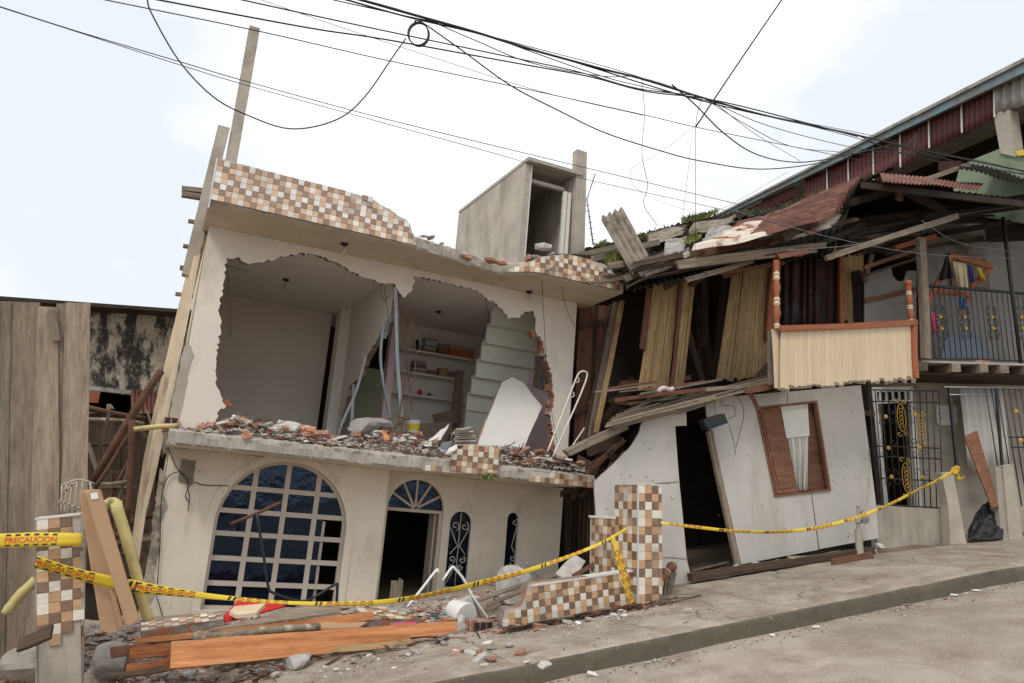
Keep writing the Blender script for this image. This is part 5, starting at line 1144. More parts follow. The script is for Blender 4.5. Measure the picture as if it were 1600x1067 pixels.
cloth('towel', [(1488, 409), (1509, 413), (1513, 456), (1498, 454)], .05, cl[1], 'beige towel hanging from the drying frame', 'towel'); cloth('blue_cloth', [(1512, 414), (1518, 415), (1522, 440), (1515, 444)], .05, cl[2], 'narrow dark blue patterned cloth on the drying frame', 'cloth')
cloth('yellow_cloth', [(1525, 418), (1534, 420), (1540, 440), (1531, 434)], .05, cl[3], 'yellow rubber gloves hanging from the drying frame', 'gloves'); cloth('blue_bag', [(1497, 466), (1508, 467), (1509, 484), (1499, 485)], .0, cl[4], 'blue bag hanging inside the balcony railing', 'bag', .05)
cloth('floral_cloth', [(1449, 486), (1464, 490), (1468, 515), (1458, 524)], .05, cl[5], 'pink and black floral cloth behind the railing', 'cloth', .03)
tag(poly('plywood_sheet', [rl([(1470, 560), (1478, 528), (1522, 512), (1548, 556)], .35)], RF.ey * .04, M['books'][4]), 'dark grey panel standing on the balcony floor behind the railing', 'panel')
tag(fbox('brick_block', RF, RF.p(1524, 556, .0)[0], RF.p(1546, 556, .0)[0], .0, .12, z0 + .002, z0 + .09, M['brick']), 'reddish brick lying on the balcony floor by the railing', 'brick')
ul = root('outdoor_lamp', 'small grey bulkhead lamp on the wall above the drying frame', 'lamp', RF.pw(1510, 392, 1.2)); lathe('lamp_head', RF.pw(1503, 380, 1.1), RF.pw(1516, 386, 1.1), [(0, .05, 0), (.4, .09, 0), (1, .08, 0)], [M['fibre']], ul); tube('lamp_arm', [RF.pw(1511, 385, 1.15), RF.pw(1512, 396, 1.28)], .02, M['zinc'], ul)
# ------------------------------------------------------------------ the tall red-clad building behind
XT = 16.0
tall = root('tall_building', 'tall building behind with dark red corrugated side under a long teal fascia', 'building', (XT, 14, gz(16)))
def xl(pts, d=0.0): return [WX(a, b, XT + d) for a, b in pts]
def fas(px): return 333 + (px - 1130) * (97 - 333) / 470.0
poly('fascia', [xl([(1110, fas(1110)), (1900, fas(1900)), (1900, fas(1900) + 24), (1110, fas(1110) + 5)], -.25)], V((.1, 0, 0)), M['fascia'], tall)
poly('roof_edge', [xl([(1110, fas(1110) - 3), (1900, fas(1900) - 9), (1900, fas(1900) - .5), (1110, fas(1110) - .5)], -.30)], V((6.0, 0, .5)), M['zinc'], tall)
q = [(1150, None), (1250, None)]
cols = [(1130, 352), (1190, 335), (1247, 312), (1258, 330), (1292, 318), (1325, 300), (1364, 284), (1406, 262), (1451, 232), (1502, 208), (1553, 184)]
for k in range(len(cols) - 1):
    if k == 2: continue
    (xa, ya), (xb, yb) = cols[k], cols[k + 1]
    corr('cladding_sheet', xl([(xa + .5, fas(xa) + 6)])[0], xl([(xb - .5, fas(xb) + 8)])[0], xl([(xa + (1.0 if k > 2 else -6), ya + 6)])[0], xl([(xb + (.5 if k > 2 else -8), yb)])[0], 6 if k > 2 else 9, .03, M['redpaint'], tall, 3, seed=k, nrm=V((-1, 0, 0)))
    poly('flashing', [xl([(xa, fas(xa) + 5), (xb, fas(xb) + 7), (xb, fas(xb) + 13), (xa, fas(xa) + 10)], -.06)], V((.02, 0, 0)), M['drywall'], tall)
    if k > 2: plank('cover_strip', xl([(xb, fas(xb) + 9)], -.05)[0], xl([(xb + 1, yb)], -.05)[0], .035, .02, V((1, 0, 0)), M['drywall'], tall, k, 0)
corr('cladding_sheet', xl([(1556, 124)], -.02)[0], xl([(1900, -28)], -.02)[0], xl([(1556, 178)], -.02)[0], xl([(1900, 80)], -.02)[0], 20, .04, M['zinc'], tall, 3, seed=31, nrm=V((-1, 0, 0)))
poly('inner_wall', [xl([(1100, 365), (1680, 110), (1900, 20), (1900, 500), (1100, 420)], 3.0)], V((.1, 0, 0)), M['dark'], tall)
poly('column', [xl([(1552, 178), (1577, 172), (1587, 246), (1563, 240)], -.02)], V((.3, 0, 0)), M['conc2'], tall)
poly('green_wall', [xl([(1500, 262), (1520, 250), (1562, 233), (1572, 229), (1586, 244), (1592, 243), (1900, 205), (1900, 400), (1480, 330)], .02)], V((.15, 0, 0)), M['greenwall'], tall)
poly('red_inner_panel', [xl([(1466, 252), (1500, 252), (1498, 268), (1466, 268)], .4)], V((.05, 0, 0)), M['redpaint'], tall)
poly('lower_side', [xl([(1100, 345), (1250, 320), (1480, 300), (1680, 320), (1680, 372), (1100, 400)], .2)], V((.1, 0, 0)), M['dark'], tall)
tag(poly('orange_panel', [xl([(1587, 237), (1660, 224), (1660, 238), (1590, 244)], -.04)], V((.02, 0, 0)), M['tape']), 'orange sign board at the top right corner of the green wall', 'board')

# ------------------------------------------------------------------ left side: hoarding, mouldy wall, yard litter
fence = root('board_fence', 'tall hoarding of rough wide boards at the left edge', 'fence', WY(60, 1010, 9.4))
for k, (xt0, xt1, yt, xb0, xb1, mt) in enumerate([(-380, -310, 462, -400, -330, 'w_grey'), (-308, -240, 466, -328, -262, 'w_fence'), (-238, -180, 464, -260, -200, 'w_grey'), (-178, -125, 468, -198, -140, 'w_fence'), (-123, -70, 466, -138, -80, 'w_fence'), (-68, -22, 470, -78, -24, 'w_fence'), (-20, 15, 470, -20, 0, 'w_grey'), (16, 60, 472, 0, 42, 'w_fence'), (60, 88, 480, 43, 86, 'w_fence'), (89, 104, 474, 86, 98, 'w_fence'), (104, 139, 474, 92, 124, 'w_fence')]):
    y = 9.4 + .02 * (k % 2)
    A, B = WY((xt0 + xt1) / 2, yt, y), WY((xb0 + xb1) / 2 + 2, 1060, y); s = (A - CAM).dot(_f) / FPX
    plank('board', A, B, (xt1 - xt0) * s * .985, .03, EY, M[mt], fence, 20 + k, .01, (xb1 - xb0 + 4) * s * .95, .012, 14)
wp('batten', (80, 484), (89, 533), 9.36, 11, .02, M['w_grey'], 4, fence)
left_house = root('mouldy_house', 'house wall with black mould streaks behind the board fence', 'building', WY(200, 800, 14.5))
poly('wall', [yl([(-420, 446), (300, 494), (300, 760), (-420, 980)], 14.5)], EY * .2, M['moldwall'], left_house)
plank('roof_edge', WY(-420, 442, 14.3), WY(300, 492, 14.3), .06, .5, EY, M['dark'], left_house, 2, 0)
plank('gutter', WY(120, 604, 14.2), WY(210, 613, 14.2), .07, .1, EY, M['zinc'], left_house, 2, 0)
corr('lean_to_sheet', WY(205, 608, 14.0), WY(262, 614, 14.0), WY(205, 640, 13.2), WY(262, 648, 13.2), 9, .025, M['redpaint'], left_house, 3, seed=2)
poly('red_board', [yl([(120, 608), (157, 612), (153, 632), (120, 630)], 14.0)], EY * .05, M['w_terra'], left_house)
for k in range(26):
    rk = random.Random(k); x, y = rk.uniform(140, 235), rk.uniform(650, 880); a = math.radians(rk.choice((rk.uniform(50, 80), rk.uniform(100, 130), rk.uniform(-10, 10)))); L_ = rk.uniform(30, 90); Yk = rk.uniform(11.8, 13.4)
    wp('yard_stick', (x - math.cos(a) * L_ / 2, y - math.sin(a) * L_ / 2), (x + math.cos(a) * L_ / 2, y + math.sin(a) * L_ / 2), Yk, rk.uniform(3, 6), .04, M[rk.choice(('w_dark', 'w_red', 'w_grey', 'w_dark'))], 1300 + k, left_house, None, None, .02, .03); plank('eave_board', WY(155, 622, 13.9), WY(206, 628, 13.9), .22, .03, EY, M['w_grey'], left_house, 3, 0); plank('eave_board', WY(125, 634, 13.8), WY(206, 640, 13.8), .14, .03, EY, M['w_fence'], left_house, 5, 0)
for k in range(12):
    x = 118 + k * 11; wp('wall_board', (x, 645), (x - 5, 900), 13.9, 11.4, .03, M['w_dark'], 900 + k, left_house)
wbox('back_fill', -2.2, .3, 14.0, 14.1, -.6, 2.6, M['dark'], left_house)
# props and rusty poles
for k, (pts, y, r_, mt, lab) in enumerate([([(252, 578), (205, 650), (145, 752)], 11.6, .055, 'rustpole', 'thick rusty pole leaning across the gap beside the house'), ([(206, 655), (205, 740), (198, 812)], 11.2, .045, 'rustpole', 'upright rusty post in the gap beside the house'), ([(131, 634), (180, 645), (228, 653)], 12.4, .035, 'rustpole', 'horizontal rusty pole crossing the gap, upper'), ([(130, 654), (200, 657), (225, 662)], 12.6, .03, 'log', 'thin horizontal stick below the upper rusty pole'), ([(200, 680), (170, 730), (148, 762)], 11.4, .03, 'rustpole', 'thin rusty rod leaning behind the cardboard'), ([(209, 670), (245, 666), (283, 664)], 10.9, .035, 'bamboo', 'pale stick poking out to the slab corner'), ([(140, 694), (180, 693), (210, 690)], 13.0, .03, 'dark', 'dark rail across the gap, middle'), ([(130, 752), (165, 756), (200, 752)], 12.0, .03, 'log', 'grey rail across the gap, lower'), ([(212, 700), (175, 770), (160, 800)], 12.2, .03, 'rustpole', 'second rusty rod leaning in the gap')]):
    tag(tube('prop_pole', spline([WY(a, b, y) for a, b in pts], 3), r_, M[mt], None, 8), lab, 'pole')
tag(wp('prop_board', (136, 690), (153, 738), 12.6, 7, .04, M['w_grey'], 7, tag(root('prop_board', 'grey board leaning under the rusty poles', 'board', WY(150, 740, 12.6)))))
# wire basket
wb = root('wire_rack', 'bent pale wire rack behind the tiled pillar', 'rack', WY(115, 810, 8.95))
for pts in ([(97, 757), (120, 749), (140, 752)], [(97, 757), (95, 805)], [(140, 752), (150, 800)], [(92, 782), (128, 795)], [(104, 755), (101, 806)], [(112, 753), (108, 800)], [(120, 751), (117, 800)], [(129, 751), (127, 795)], [(98, 770), (118, 752)]): tube('wire', spline([WY(a, b, 8.95) for a, b in pts], 4), .012, M['wirec'], wb, 5)
# left tiled pillar
PY = 8.5
PF = Fr(WY(58, 1060, PY), (.995, -.09, 0), (.09, .995, 0), (-.004, 0, 1)); PF.ey = V((0, 1, 0)); PF.ez = (WY(57, 808, PY) - PF.o).normalized(); PF.ex = PF.ey.cross(PF.ez).normalized()
pil = root('tiled_pillar', 'broken gate pillar with brown and cream tiles at the left, two tapes round it', 'pillar', PF.w(.2, .15, -.3))
S2 = .0955
ztp = PF.p(90, 808, 0)[1]; pw = PF.p(125, 900, 0)[0]
fbox('pillar_core', PF, 0, pw, .012, .34, -.5, ztp, M['conc2'], pil)
nrow = int(ztp / S2)
edge_z = [.36, .28, .34, .50]
tbp = fbox('tile_face', PF, 0.004, 4 * S2, .004, .012, .55, ztp - .002, M['grout'], pil)
tiles(PF.rot(), lambda i, j: PF.w(S2 * (i + .5), .004, ztp - S2 * (j + .5)), 4, nrow, S2, lambda i, j: ztp - S2 * (j + 1) > edge_z[i] - .06 and not (i == 3 and j in (0, 1, 2)), tbp, i0=0, seed=8)
fbox('edge_trim', PF, 4 * S2 + .003, pw + .006, -.008, .02, .55, ztp + .01, M['zinc'], pil); fbox('cap_trim', PF, -.012, pw + .01, -.012, .35, ztp, ztp + .018, M['drywall'], pil)
fbox('left_trim', PF, -.012, -.001, -.005, .3, -.5, ztp, M['zinc'], pil)
SRot = PF.rot() @ Matrix.Rotation(math.radians(90), 3, 'Z')
tiles(SRot, lambda i, j: PF.w(pw + .002, .05 + S2 * (i + .5), .2 + S2 * (j + .5)), 3, 8, S2, lambda i, j: (i + j) % 5 != 4, pil, i0=1, seed=9)
# bundle of folded cardboard
cbn = root('cardboard_bundle', 'tall bundle of folded brown cardboard leaning by the tiled pillar', 'cardboard', WY(185, 985, 8.3))
for k, (q, y, t) in enumerate([([(122, 768), (136, 764), (150, 768), (186, 985), (170, 990), (158, 985)], 8.42, .10), ([(134, 766), (141, 764), (194, 978), (186, 984)], 8.34, .05), ([(140, 765), (147, 764), (206, 972), (196, 980)], 8.30, .05), ([(132, 768), (140, 763), (157, 764), (218, 968), (203, 979), (197, 976)], 8.24, .05)]):
    o = poly('cardboard_sheet', [yl(jag(q, 25, .6, k + 3, True), y)], EY * t, M['card'], cbn)
    m = o.modifiers.new('b', 'BEVEL'); m.width = .012; m.segments = 2; m.limit_method = 'ANGLE'
poly('label', [yl([(141, 770), (152, 768), (154, 778), (143, 780)], 8.232)], EY * .006, M['paper'], cbn)
# yellow bamboo
def bambooo(lab, pts, y, r_, y2=None):
    y2 = y if y2 is None else y2; n = len(pts); o = root('bamboo_pole', lab, 'bamboo', WY(*pts[-1], y2))
    P_ = spline([WY(a, b, y + (y2 - y) * i / (n - 1)) for i, (a, b) in enumerate(pts)], 6)
    tube('culm', P_, [r_ * (1.0 + (.10 if i % 5 == 0 else 0) - .12 * i / len(P_)) for i in range(len(P_))], M['bamboo'], o, 12)
bambooo('yellow bamboo pole leaning beside the cardboard bundle', [(180, 784), (205, 865), (222, 935), (233, 968)], 8.9, .058)
bambooo('short yellow bamboo piece bent over behind the cardboard', [(163, 790), (175, 783), (184, 787)], 8.9, .05); bambooo('yellow bamboo pole at the left edge behind the pillar', [(57, 905), (30, 930), (8, 958)], 8.95, .05)
# low tiled front wall, its pillar and wing wall
LW = 8.62; S3 = .082
p0 = WY(790, 980, LW); p1 = WY(1036, 938, LW)
wex = (p1 - p0); wex.y = 0; wex.normalize()
LF = Fr(p0, wex, (0, 1, 0), V((0, 1, 0)).cross(wex) * -1 if False else wex.cross(V((0, 1, 0)))); LF.ez = wex.cross(EY).normalized()
lw = root('low_tiled_wall', 'low garden wall in brown and cream checked tiles, its left end broken', 'wall', LF.w(1, .1, -.2))
lp = [LF.p(*q) for q in jag([(786, 992), (786, 968), (789, 951), (814, 947)], 6, 1, 2) + [(822, 930), (826, 911)]] ; lx1 = LF.p(1003, 930)[0]; ztw = LF.p(1000, 891)[1]; zl_ = LF.p(826, 911)[1]
lp += [(lx1, ztw), (lx1, -.25)]
poly('wall_core', [[LF.w(x, 0.004, z) for x, z in lp]], LF.ey * .17, [M['grout'], M['broken']], lw)
def in_poly(x, z, L):
    c = False; n = len(L)
    for a in range(n):
        (x0, z0), (x1, z1) = L[a], L[(a + 1) % n]
        if (z0 > z) != (z1 > z) and x < (x1 - x0) * (z - z0) / (z1 - z0) + x0: c = not c
    return c
tiles(LF.rot(), lambda i, j: LF.w(lp[0][0] + S3 * (i + .5), .003, ztw - S3 * (j + .5)), int((lx1 - lp[0][0]) / S3), 8, S3, lambda i, j: in_poly(lp[0][0] + S3 * (i + .5), ztw - S3 * (j + .5), lp) and in_poly(lp[0][0] + S3 * (i + .25), ztw - S3 * (j + .2), lp), lw, seed=12)
fbox('cap_trim', LF, LF.p(830, 911)[0], lx1, -.014, .19, ztw + .001, ztw + .02, M['drywall'], lw)
pr = root('tiled_gate_pillar', 'tall checked tile pillar at the right end of the low wall', 'pillar', WY(1015, 945, LW))
G0 = WY(997, 946, LW - .1); QF = Fr(G0, (1, 0, -.02), (0, 1, 0), (.02, 0, 1)); QF.ex = V((.9985, 0, -.055)).normalized(); QF.ez = V((-.0, 0, 1)).normalized()
QF.ez = (WY(997, 757, LW - .1) - G0).normalized(); QF.ex = QF.ez.cross(V((0, -1, 0))).normalized() * 1.0
if QF.ex.x < 0: QF.ex = -QF.ex
qh = (WY(997, 757, LW - .1) - G0).length; qw = QF.p(1034, 850)[0]
core = fbox('pillar_core', QF, 0, qw, .004, .50, -.25, qh, M['grout'], pr)
S4 = qw / 3.5; n4 = int(qh / S4) + 1
tiles(QF.rot(), lambda i, j: QF.w(S4 * (i + .5), .003, qh - S4 * (j + .5)), 3, n4, S4, lambda i, j: True, core, i0=0, seed=13)
LRot = QF.rot() @ Matrix.Rotation(math.radians(-90), 3, 'Z')
tiles(LRot, lambda i, j: QF.w(-.001, .02 + S4 * (i + .5), qh - S4 * (j + .5)), 5, n4, S4, lambda i, j: not (i == 2 and j in (0, 1)), core, i0=2, seed=14)
fbox('edge_trim', QF, -.016, .004, -.014, .006, .0, qh, M['trim'], pr); fbox('cap', QF, -.02, qw + .012, -.012, .51, qh, qh + .025, M['shard'], pr)
for j in range(n4): share('cut_tile', tile_set(S4)['CTB'[(j * 2) % 3]], Matrix.Translation(QF.w(qw - S4 * .25, .0032, qh - S4 * (j + .5))) @ QF.rot().to_4x4() @ Matrix.Diagonal((.5, 1, 1, 1)), core)
wg = root('tiled_wing_wall', 'checked tile wall running back from the tall pillar toward the house', 'wall', QF.w(-.02, 1.5, 0))
wh_ = QF.px_(985, 812, -.004)[1]; yb2 = QF.px_(922, 806, -.004)[0]
fbox('wall_core', QF, .0, .16, .503, yb2, -.2, wh_, M['grout'], wg)
nyw = int((yb2 - .52) / S4)
tiles(LRot, lambda i, j: QF.w(-.001, .52 + S4 * (i + .5), wh_ - S4 * (j + .5)), nyw, int(wh_ / S4) + 1, S4, lambda i, j: True, wg, i0=1, seed=15)
fbox('cap', QF, -.02, .18, .503, yb2 + .01, wh_, wh_ + .03, M['shard'], wg)
# fallen newel post
nw = root('newel_post', 'fallen turned wooden newel with a round knob behind the tall pillar', 'post', WY(1042, 905, 8.9))
lathe('shaft', WY(1026, 908, 8.85), WY(1047, 888, 8.85), [(0, .05, 0), (.5, .055, 0), (.55, .07, 1), (.66, .055, 1), (.7, .075, 1), (.8, .055, 1), (.85, .05, 0), (1, .04, 0)], [M['w_terra'], M['w_fence']], nw, 12)
lathe('knob', WY(1044, 890, 8.85), WY(1055, 880, 8.85), [(0, .03, 0), (.2, .06, 0), (.5, .075, 0), (.8, .06, 0), (1, .02, 0)], [M['w_door']], nw, 14)
for k, (a, b) in enumerate([((1052, 892), (1043, 930)), ((1044, 905), (1040, 932))]): tag(wp('stake', a, b, 8.95, 9, .04, M['w_grey'], 40 + k, tag(root('stake', ['grey stake leaning behind the fallen newel, upper', 'short grey stake leaning behind the fallen newel, lower'][k], 'stake', WY(*b, 8.95)))))

# ------------------------------------------------------------------ rubble
CH = {}
for nm, mt in (('brick', 'brick'), ('lump', 'mortar'), ('shard', 'shard')):
    CH[nm] = [chunk_mesh(nm + '_fragment', 1, .62, .42 if nm != 'shard' else .13, M[mt], 40 + k, 'rock' if nm == 'lump' else ('shard' if nm == 'shard' or k % 2 else 'rock')) for k in range(7)]
BRICKBOX = []
for k in range(4):
    r = random.Random(k); bm = bmesh.new(); bmesh.ops.create_cube(bm, size=1)
    for v in bm.verts: v.co = V((v.co.x * 1.0 + r.uniform(-.12, .12) * (1 if v.co.x > 0 else .2), v.co.y * .55 + r.uniform(-.03, .03), v.co.z * .35 + .175))
    bmesh.ops.bevel(bm, geom=bm.edges[:], offset=.02, segments=1, affect='EDGES'); me = bpy.data.meshes.new('brick_fragment'); bm.to_mesh(me); bm.free(); me.materials.append(M['brick']); BRICKBOX.append(me)
def frag(kind, p, s, r, lab, cat, group, tilt=.5, up=None):
    me = r.choice(BRICKBOX) if kind == 'brick' and r.random() < .55 else r.choice(CH[kind])
    m = Matrix.Translation(p) @ Matrix.Rotation(r.uniform(0, 6.28), 4, 'Z') @ Matrix.Rotation(r.gauss(0, tilt), 4, 'X') @ Matrix.Rotation(r.gauss(0, tilt * .6), 4, 'Y') @ Matrix.Diagonal((s * r.uniform(.8, 1.3), s * r.uniform(.8, 1.2), s * r.uniform(.8, 1.2), 1))
    return tag(share({'brick': 'brick_fragment', 'lump': 'mortar_lump', 'shard': 'plaster_shard'}[kind], me, m), lab, cat, group)
class Bits:
    """the small fragments nobody could count"""
    def __init__(s): s.mb = MB(); s.kinds = ['brick', 'lump', 'shard']
    def add(s, p, sz, r, w=(.35, .35, .3)):
        k = r.choices(range(3), w)[0]; me = r.choice(CH[s.kinds[k]])
        m = Matrix.Translation(p) @ Matrix.Rotation(r.uniform(0, 6.28), 4, 'Z') @ Matrix.Rotation(r.gauss(0, .5), 4, 'X') @ Matrix.Diagonal((sz * r.uniform(.6, 1.5), sz * r.uniform(.6, 1.3), sz * r.uniform(.6, 1.2), 1))
        s.mb.add([m @ v.co for v in me.vertices], [tuple(p_.vertices) for p_ in me.polygons], k)
    def build(s, name, lab, cat): return tag(s.mb.build(name, [M['brick'], M['mortar'], M['shard']]), lab, cat, kind='stuff')
# on the broken floor edge of the house
def slab_h(x):                                                        # how high the rubble lies along the edge
    q = [(-.1, .02), (.35, .06), (.75, .27), (1.3, .2), (1.9, .12), (2.4, .2), (2.75, .34), (3.2, .3), (3.6, .2), (3.9, .12), (4.5, .27), (5.0, .28), (5.6, .22), (6.2, .06)]
    for (a, b), (c, d) in zip(q, q[1:]):
        if a <= x <= c: return b + (d - b) * (x - a) / (c - a)
    return .02
vs, fs = [], []; NXs, NYs = 90, 12
for j in range(NYs + 1):
    for i in range(NXs + 1):
        x = .1 + 5.95 * i / NXs; y = -.84 + 1.25 * j / NYs; e = min(1, (j / 3.0), (NYs - j) / 3.0)
        vs.append(H.w(x, y, Z2 - .02 + slab_h(x) * .75 * e * (1 + .5 * mnoise.noise(V((x * 4, y * 4, 0)))) + .02 * mnoise.noise(V((x * 14, y * 14, 3)))))
for j in range(NYs):
    for i in range(NXs): q = j * (NXs + 1) + i; fs.append((q, q + 1, q + NXs + 2, q + NXs + 1))
tag(mk('rubble_bed', vs, fs, M['dust']), 'dusty rubble bed along the broken upper floor edge', 'rubble', kind='stuff')
r = random.Random(21); bits = Bits()
for k in range(4200):
    x = r.uniform(.05, 6.05); y = -.86 + r.random() ** 1.2 * 1.1; h = slab_h(x) * .8 * min(1, (y + .9) / .25 + .15)
    if -.93 < y < -.7 and bx0 - .05 < x < bx0 + .75: continue
    bits.add(H.w(x, y, Z2 - .01 + h * r.uniform(.6, 1.05)), r.uniform(.025, .095), r, (.27, .28, .45) if x < 4.4 else (.42, .24, .34))
bits.build('small_rubble', 'small brick and plaster fragments along the broken upper floor edge', 'rubble')
zones = [(.3, 1.2, 'under the left broken edge of the wall'), (1.2, 2.3, 'in front of the grey left room'), (2.3, 3.5, 'below the hanging steel studs'), (4.55, 5.3, 'right of the tiled block on the upper floor edge'), (5.3, 6.05, 'at the right end of the upper floor edge')]
KN = {'brick': ('orange brick fragment', 'brick'), 'lump': ('grey mortar lump', 'mortar'), 'shard': ('pale plaster shard', 'plaster')}
for (xa, xb, where) in zones:
    for k in range(32):
        kind = r.choices(['brick', 'lump', 'shard'], (.36, .2, .44))[0]; x = r.uniform(xa, xb); y = r.uniform(-.84, -.35)
        frag(kind, H.w(x, y, Z2 + slab_h(x) * r.uniform(.55, .95)), r.uniform(.09, .2) * (1.35 if kind == 'shard' else 1), r, '%s in the rubble %s' % (KN[kind][0], where), KN[kind][1], '%ss %s' % (KN[kind][0], where), .35)
big = chunk_mesh('concrete_lump', .55, .35, .30, M['mortar'], 91)
for (px, py, s, lab) in [((572), 664, 1.0, 'large pale mortar lump below the leaning partition'), (445, 670, .75, 'grey block lying on the edge rubble of the left room'), (640, 712, .5, 'grey block on the slab edge under the rebar')]:
    tag(share('concrete_lump', big, Matrix.Translation(H.pw(px, py + 14, -.5)) @ Matrix.Rotation(px, 4, 'Z') @ Matrix.Diagonal((s, s, s * .9, 1))), lab, 'rubble block')
def lying(lab, name, cat, pts, tv, mats): return tag(poly(name, [pts], tv, mats), lab, cat)
for k, (q, y, mt, lab) in enumerate([([(592, 672), (603, 669), (612, 688), (601, 692)], -.7, 'w_new', 'short bright wood offcut in the rubble below the studs'), ([(465, 662), (500, 668), (498, 684), (462, 680)], -.6, 'brick', 'broken orange hollow brick lying flat in front of the grey room'), ([(430, 655), (478, 664), (470, 674), (418, 668)], -.45, 'shard', 'long pale plaster slab tipped on the left room rubble'), ([(365, 648), (400, 658), (396, 672), (362, 660)], -.5, 'brick', 'tan brick slab tilted under the left broken edge'), ([(372, 672), (392, 668), (398, 684), (378, 690)], -.75, 'brick', 'flat orange brick tile on the slab edge under the left room'), ([(662, 694), (708, 657), (690, 690)], -.35, 'drywall', 'white triangular board standing in front of the shelf room'), ([(690, 690), (712, 688), (700, 708), (684, 706)], -.75, 'steel', 'broken mirror piece lying by the tiled block'), ([(700, 702), (716, 694), (718, 700), (694, 712)], -.8, 'drywall', 'short white moulding beside the broken mirror')]):
    lying(lab, ['wood_offcut', 'hollow_brick', 'plaster_slab', 'brick_slab', 'brick_slab', 'board_piece', 'mirror_piece', 'moulding'][k], ['offcut', 'brick', 'plaster', 'brick', 'brick', 'board', 'mirror', 'moulding'][k], [H.pw(a, b, y - (b - 670) * .012) for a, b in jag([(sum(p[0] for p in q) / len(q) * .3 + a_ * .7, sum(p[1] for p in q) / len(q) * .3 + b_ * .7) for a_, b_ in q], 5, 1.2, k + 5, True)], H.ez * .03 + H.ey * .015, M[mt])
stk = root('paper_stack', 'sagging stack of grey boards between the white triangle and the big board', 'boards', H.pw(725, 700, -.1))
for k in range(9): plank('board', H.pw(704 + k * .5, 700 - k * 3.2, -.1), H.pw(743 - k, 699 - k * 3.4, -.15), .3, .025, V((0, .3, 1)), M['w_grey'] if k % 2 else M['mortar'], stk, k, .02, None, .03)
# white scrolled iron railing fallen across the edge
ir = root('iron_railing', 'white wrought iron railing piece with scrolls leaning at the right end of the hole', 'railing', H.pw(860, 712, -.7))
T = lambda pts, r_=.016, y=-.75, nm='bar': tube(nm, spline([H.pw(a, b, y) for a, b in pts], 5), r_, M['iron_w'], ir, 6)
T([(855, 706), (878, 648), (898, 596), (906, 581), (915, 580), (917, 588), (906, 618), (884, 668), (863, 715)]); 
for cx, cy in [(901, 593), (893, 616), (885, 640), (876, 663), (868, 685)]:
    x, z = H.p(cx, cy, -.75); tube('scroll', [H.w(a, -.75, b) for a, b in spiral(x, z, .012, .055, 1.0, 7.5)], .009, M['iron_w'], ir, 5)
tag(tube('iron_bar', [H.pw(881, 716, -.8), H.pw(913, 668, -.8)], .012, M['iron_w'], None, 6), 'single white iron bar leaning right of the scrolled railing', 'bar')
# sprig growing from the slab edge, moss and grass on the roof
def tuft(mb, p, n, h, r, droop=0.0):
    for _ in range(n):
        a = r.uniform(0, 6.28); d = V((math.cos(a), math.sin(a), 0)); l = h * r.uniform(.5, 1.2); q = p + d * r.uniform(0, .05); w = d.cross(_Z) * l * .10
        m = q + d * l * .3 + _Z * l * (.55 - droop); e = q + d * l * .6 + _Z * l * (.8 - droop * 2.3)
        mb.add([q - w, q + w, m + w, m - w, e], [(0, 1, 2, 3), (3, 2, 4)])
r = random.Random(5)
mb = MB(); 
for k in range(14): tuft(mb, H.pw(r.uniform(757, 771), r.uniform(738, 746), -.95), 10, .14, r, .5)
tag(mb.build('hanging_sprig', M['leaf']), 'small green sprig hanging from the slab edge under the tiled block', 'plant')
def moss_run(lab, q, y, n, h):
    mb = MB()
    for k in range(n):
        t = r.random() * (len(q) - 1); i = int(t); u = t - i; a = q[i]; b = q[i + 1]; p = WY(a[0] + (b[0] - a[0]) * u, a[1] + (b[1] - a[1]) * u + r.uniform(-2, 4), y + r.uniform(-.3, .3)); tuft(mb, p, 7, h * r.uniform(.5, 1.2), r)
    tag(mb.build('roof_grass', M['leaf']), lab, 'grass', kind='stuff')
moss_run('grass and moss along the upper edge of the timber house roof', [(1066, 347), (1090, 341), (1120, 333)], 13.0, 140, .10); moss_run('thin moss along the lower left roof edge', [(990, 374), (1015, 368), (1040, 360)], 12.8, 80, .09); moss_run('moss on the long roof edge behind the red sheet', [(1120, 336), (1210, 325), (1290, 299), (1340, 281)], 13.0, 120, .05)
moss_run('fern growing beside the tiled parapet', [(950, 412), (965, 406), (975, 402)], 10.6, 40, .16); moss_run('grass tuft on the crumpled zinc sheets', [(1072, 378), (1092, 372)], 9.9, 40, .10); moss_run('grass tuft on the roof left of the tipped sheet', [(930, 386), (945, 382)], 12.6, 25, .1)
# television aerial
ae = root('aerial', 'thin television aerial standing behind the roof column', 'aerial', WY(927, 384, 12.2)); tube('mast', [WY(927, 384, 12.2), WY(917, 312, 12.2), WY(930, 272, 12.2)], .014, M['steel'], ae, 5)
for k in range(7): tube('element', [WY(917 + k * 1.5 - 3, 322 + k * 9, 12.2), WY(917 + k * 1.5 + 3.5, 321 + k * 9, 12.2)], .008, M['steel'], ae, 4)
# bits lying on the roof edge between the parapets
for k, (px, py, s, kd) in enumerate([(730, 405, .16, 'brick'), (722, 402, .1, 'brick'), (765, 411, .22, 'brick'), (783, 415, .2, 'brick'), (825, 407, .2, 'brick'), (837, 406, .2, 'lump'), (850, 392, .3, 'lump'), (862, 398, .15, 'shard'), (662, 372, .14, 'lump'), (674, 374, .16, 'lump'), (690, 383, .12, 'lump')]):
    frag(kd, H.pw(px, py, -.8), s, r, '%s lying on the broken roof edge between the two parapets' % KN[kd][0], KN[kd][1], '%ss on the roof edge' % KN[kd][0], .2)

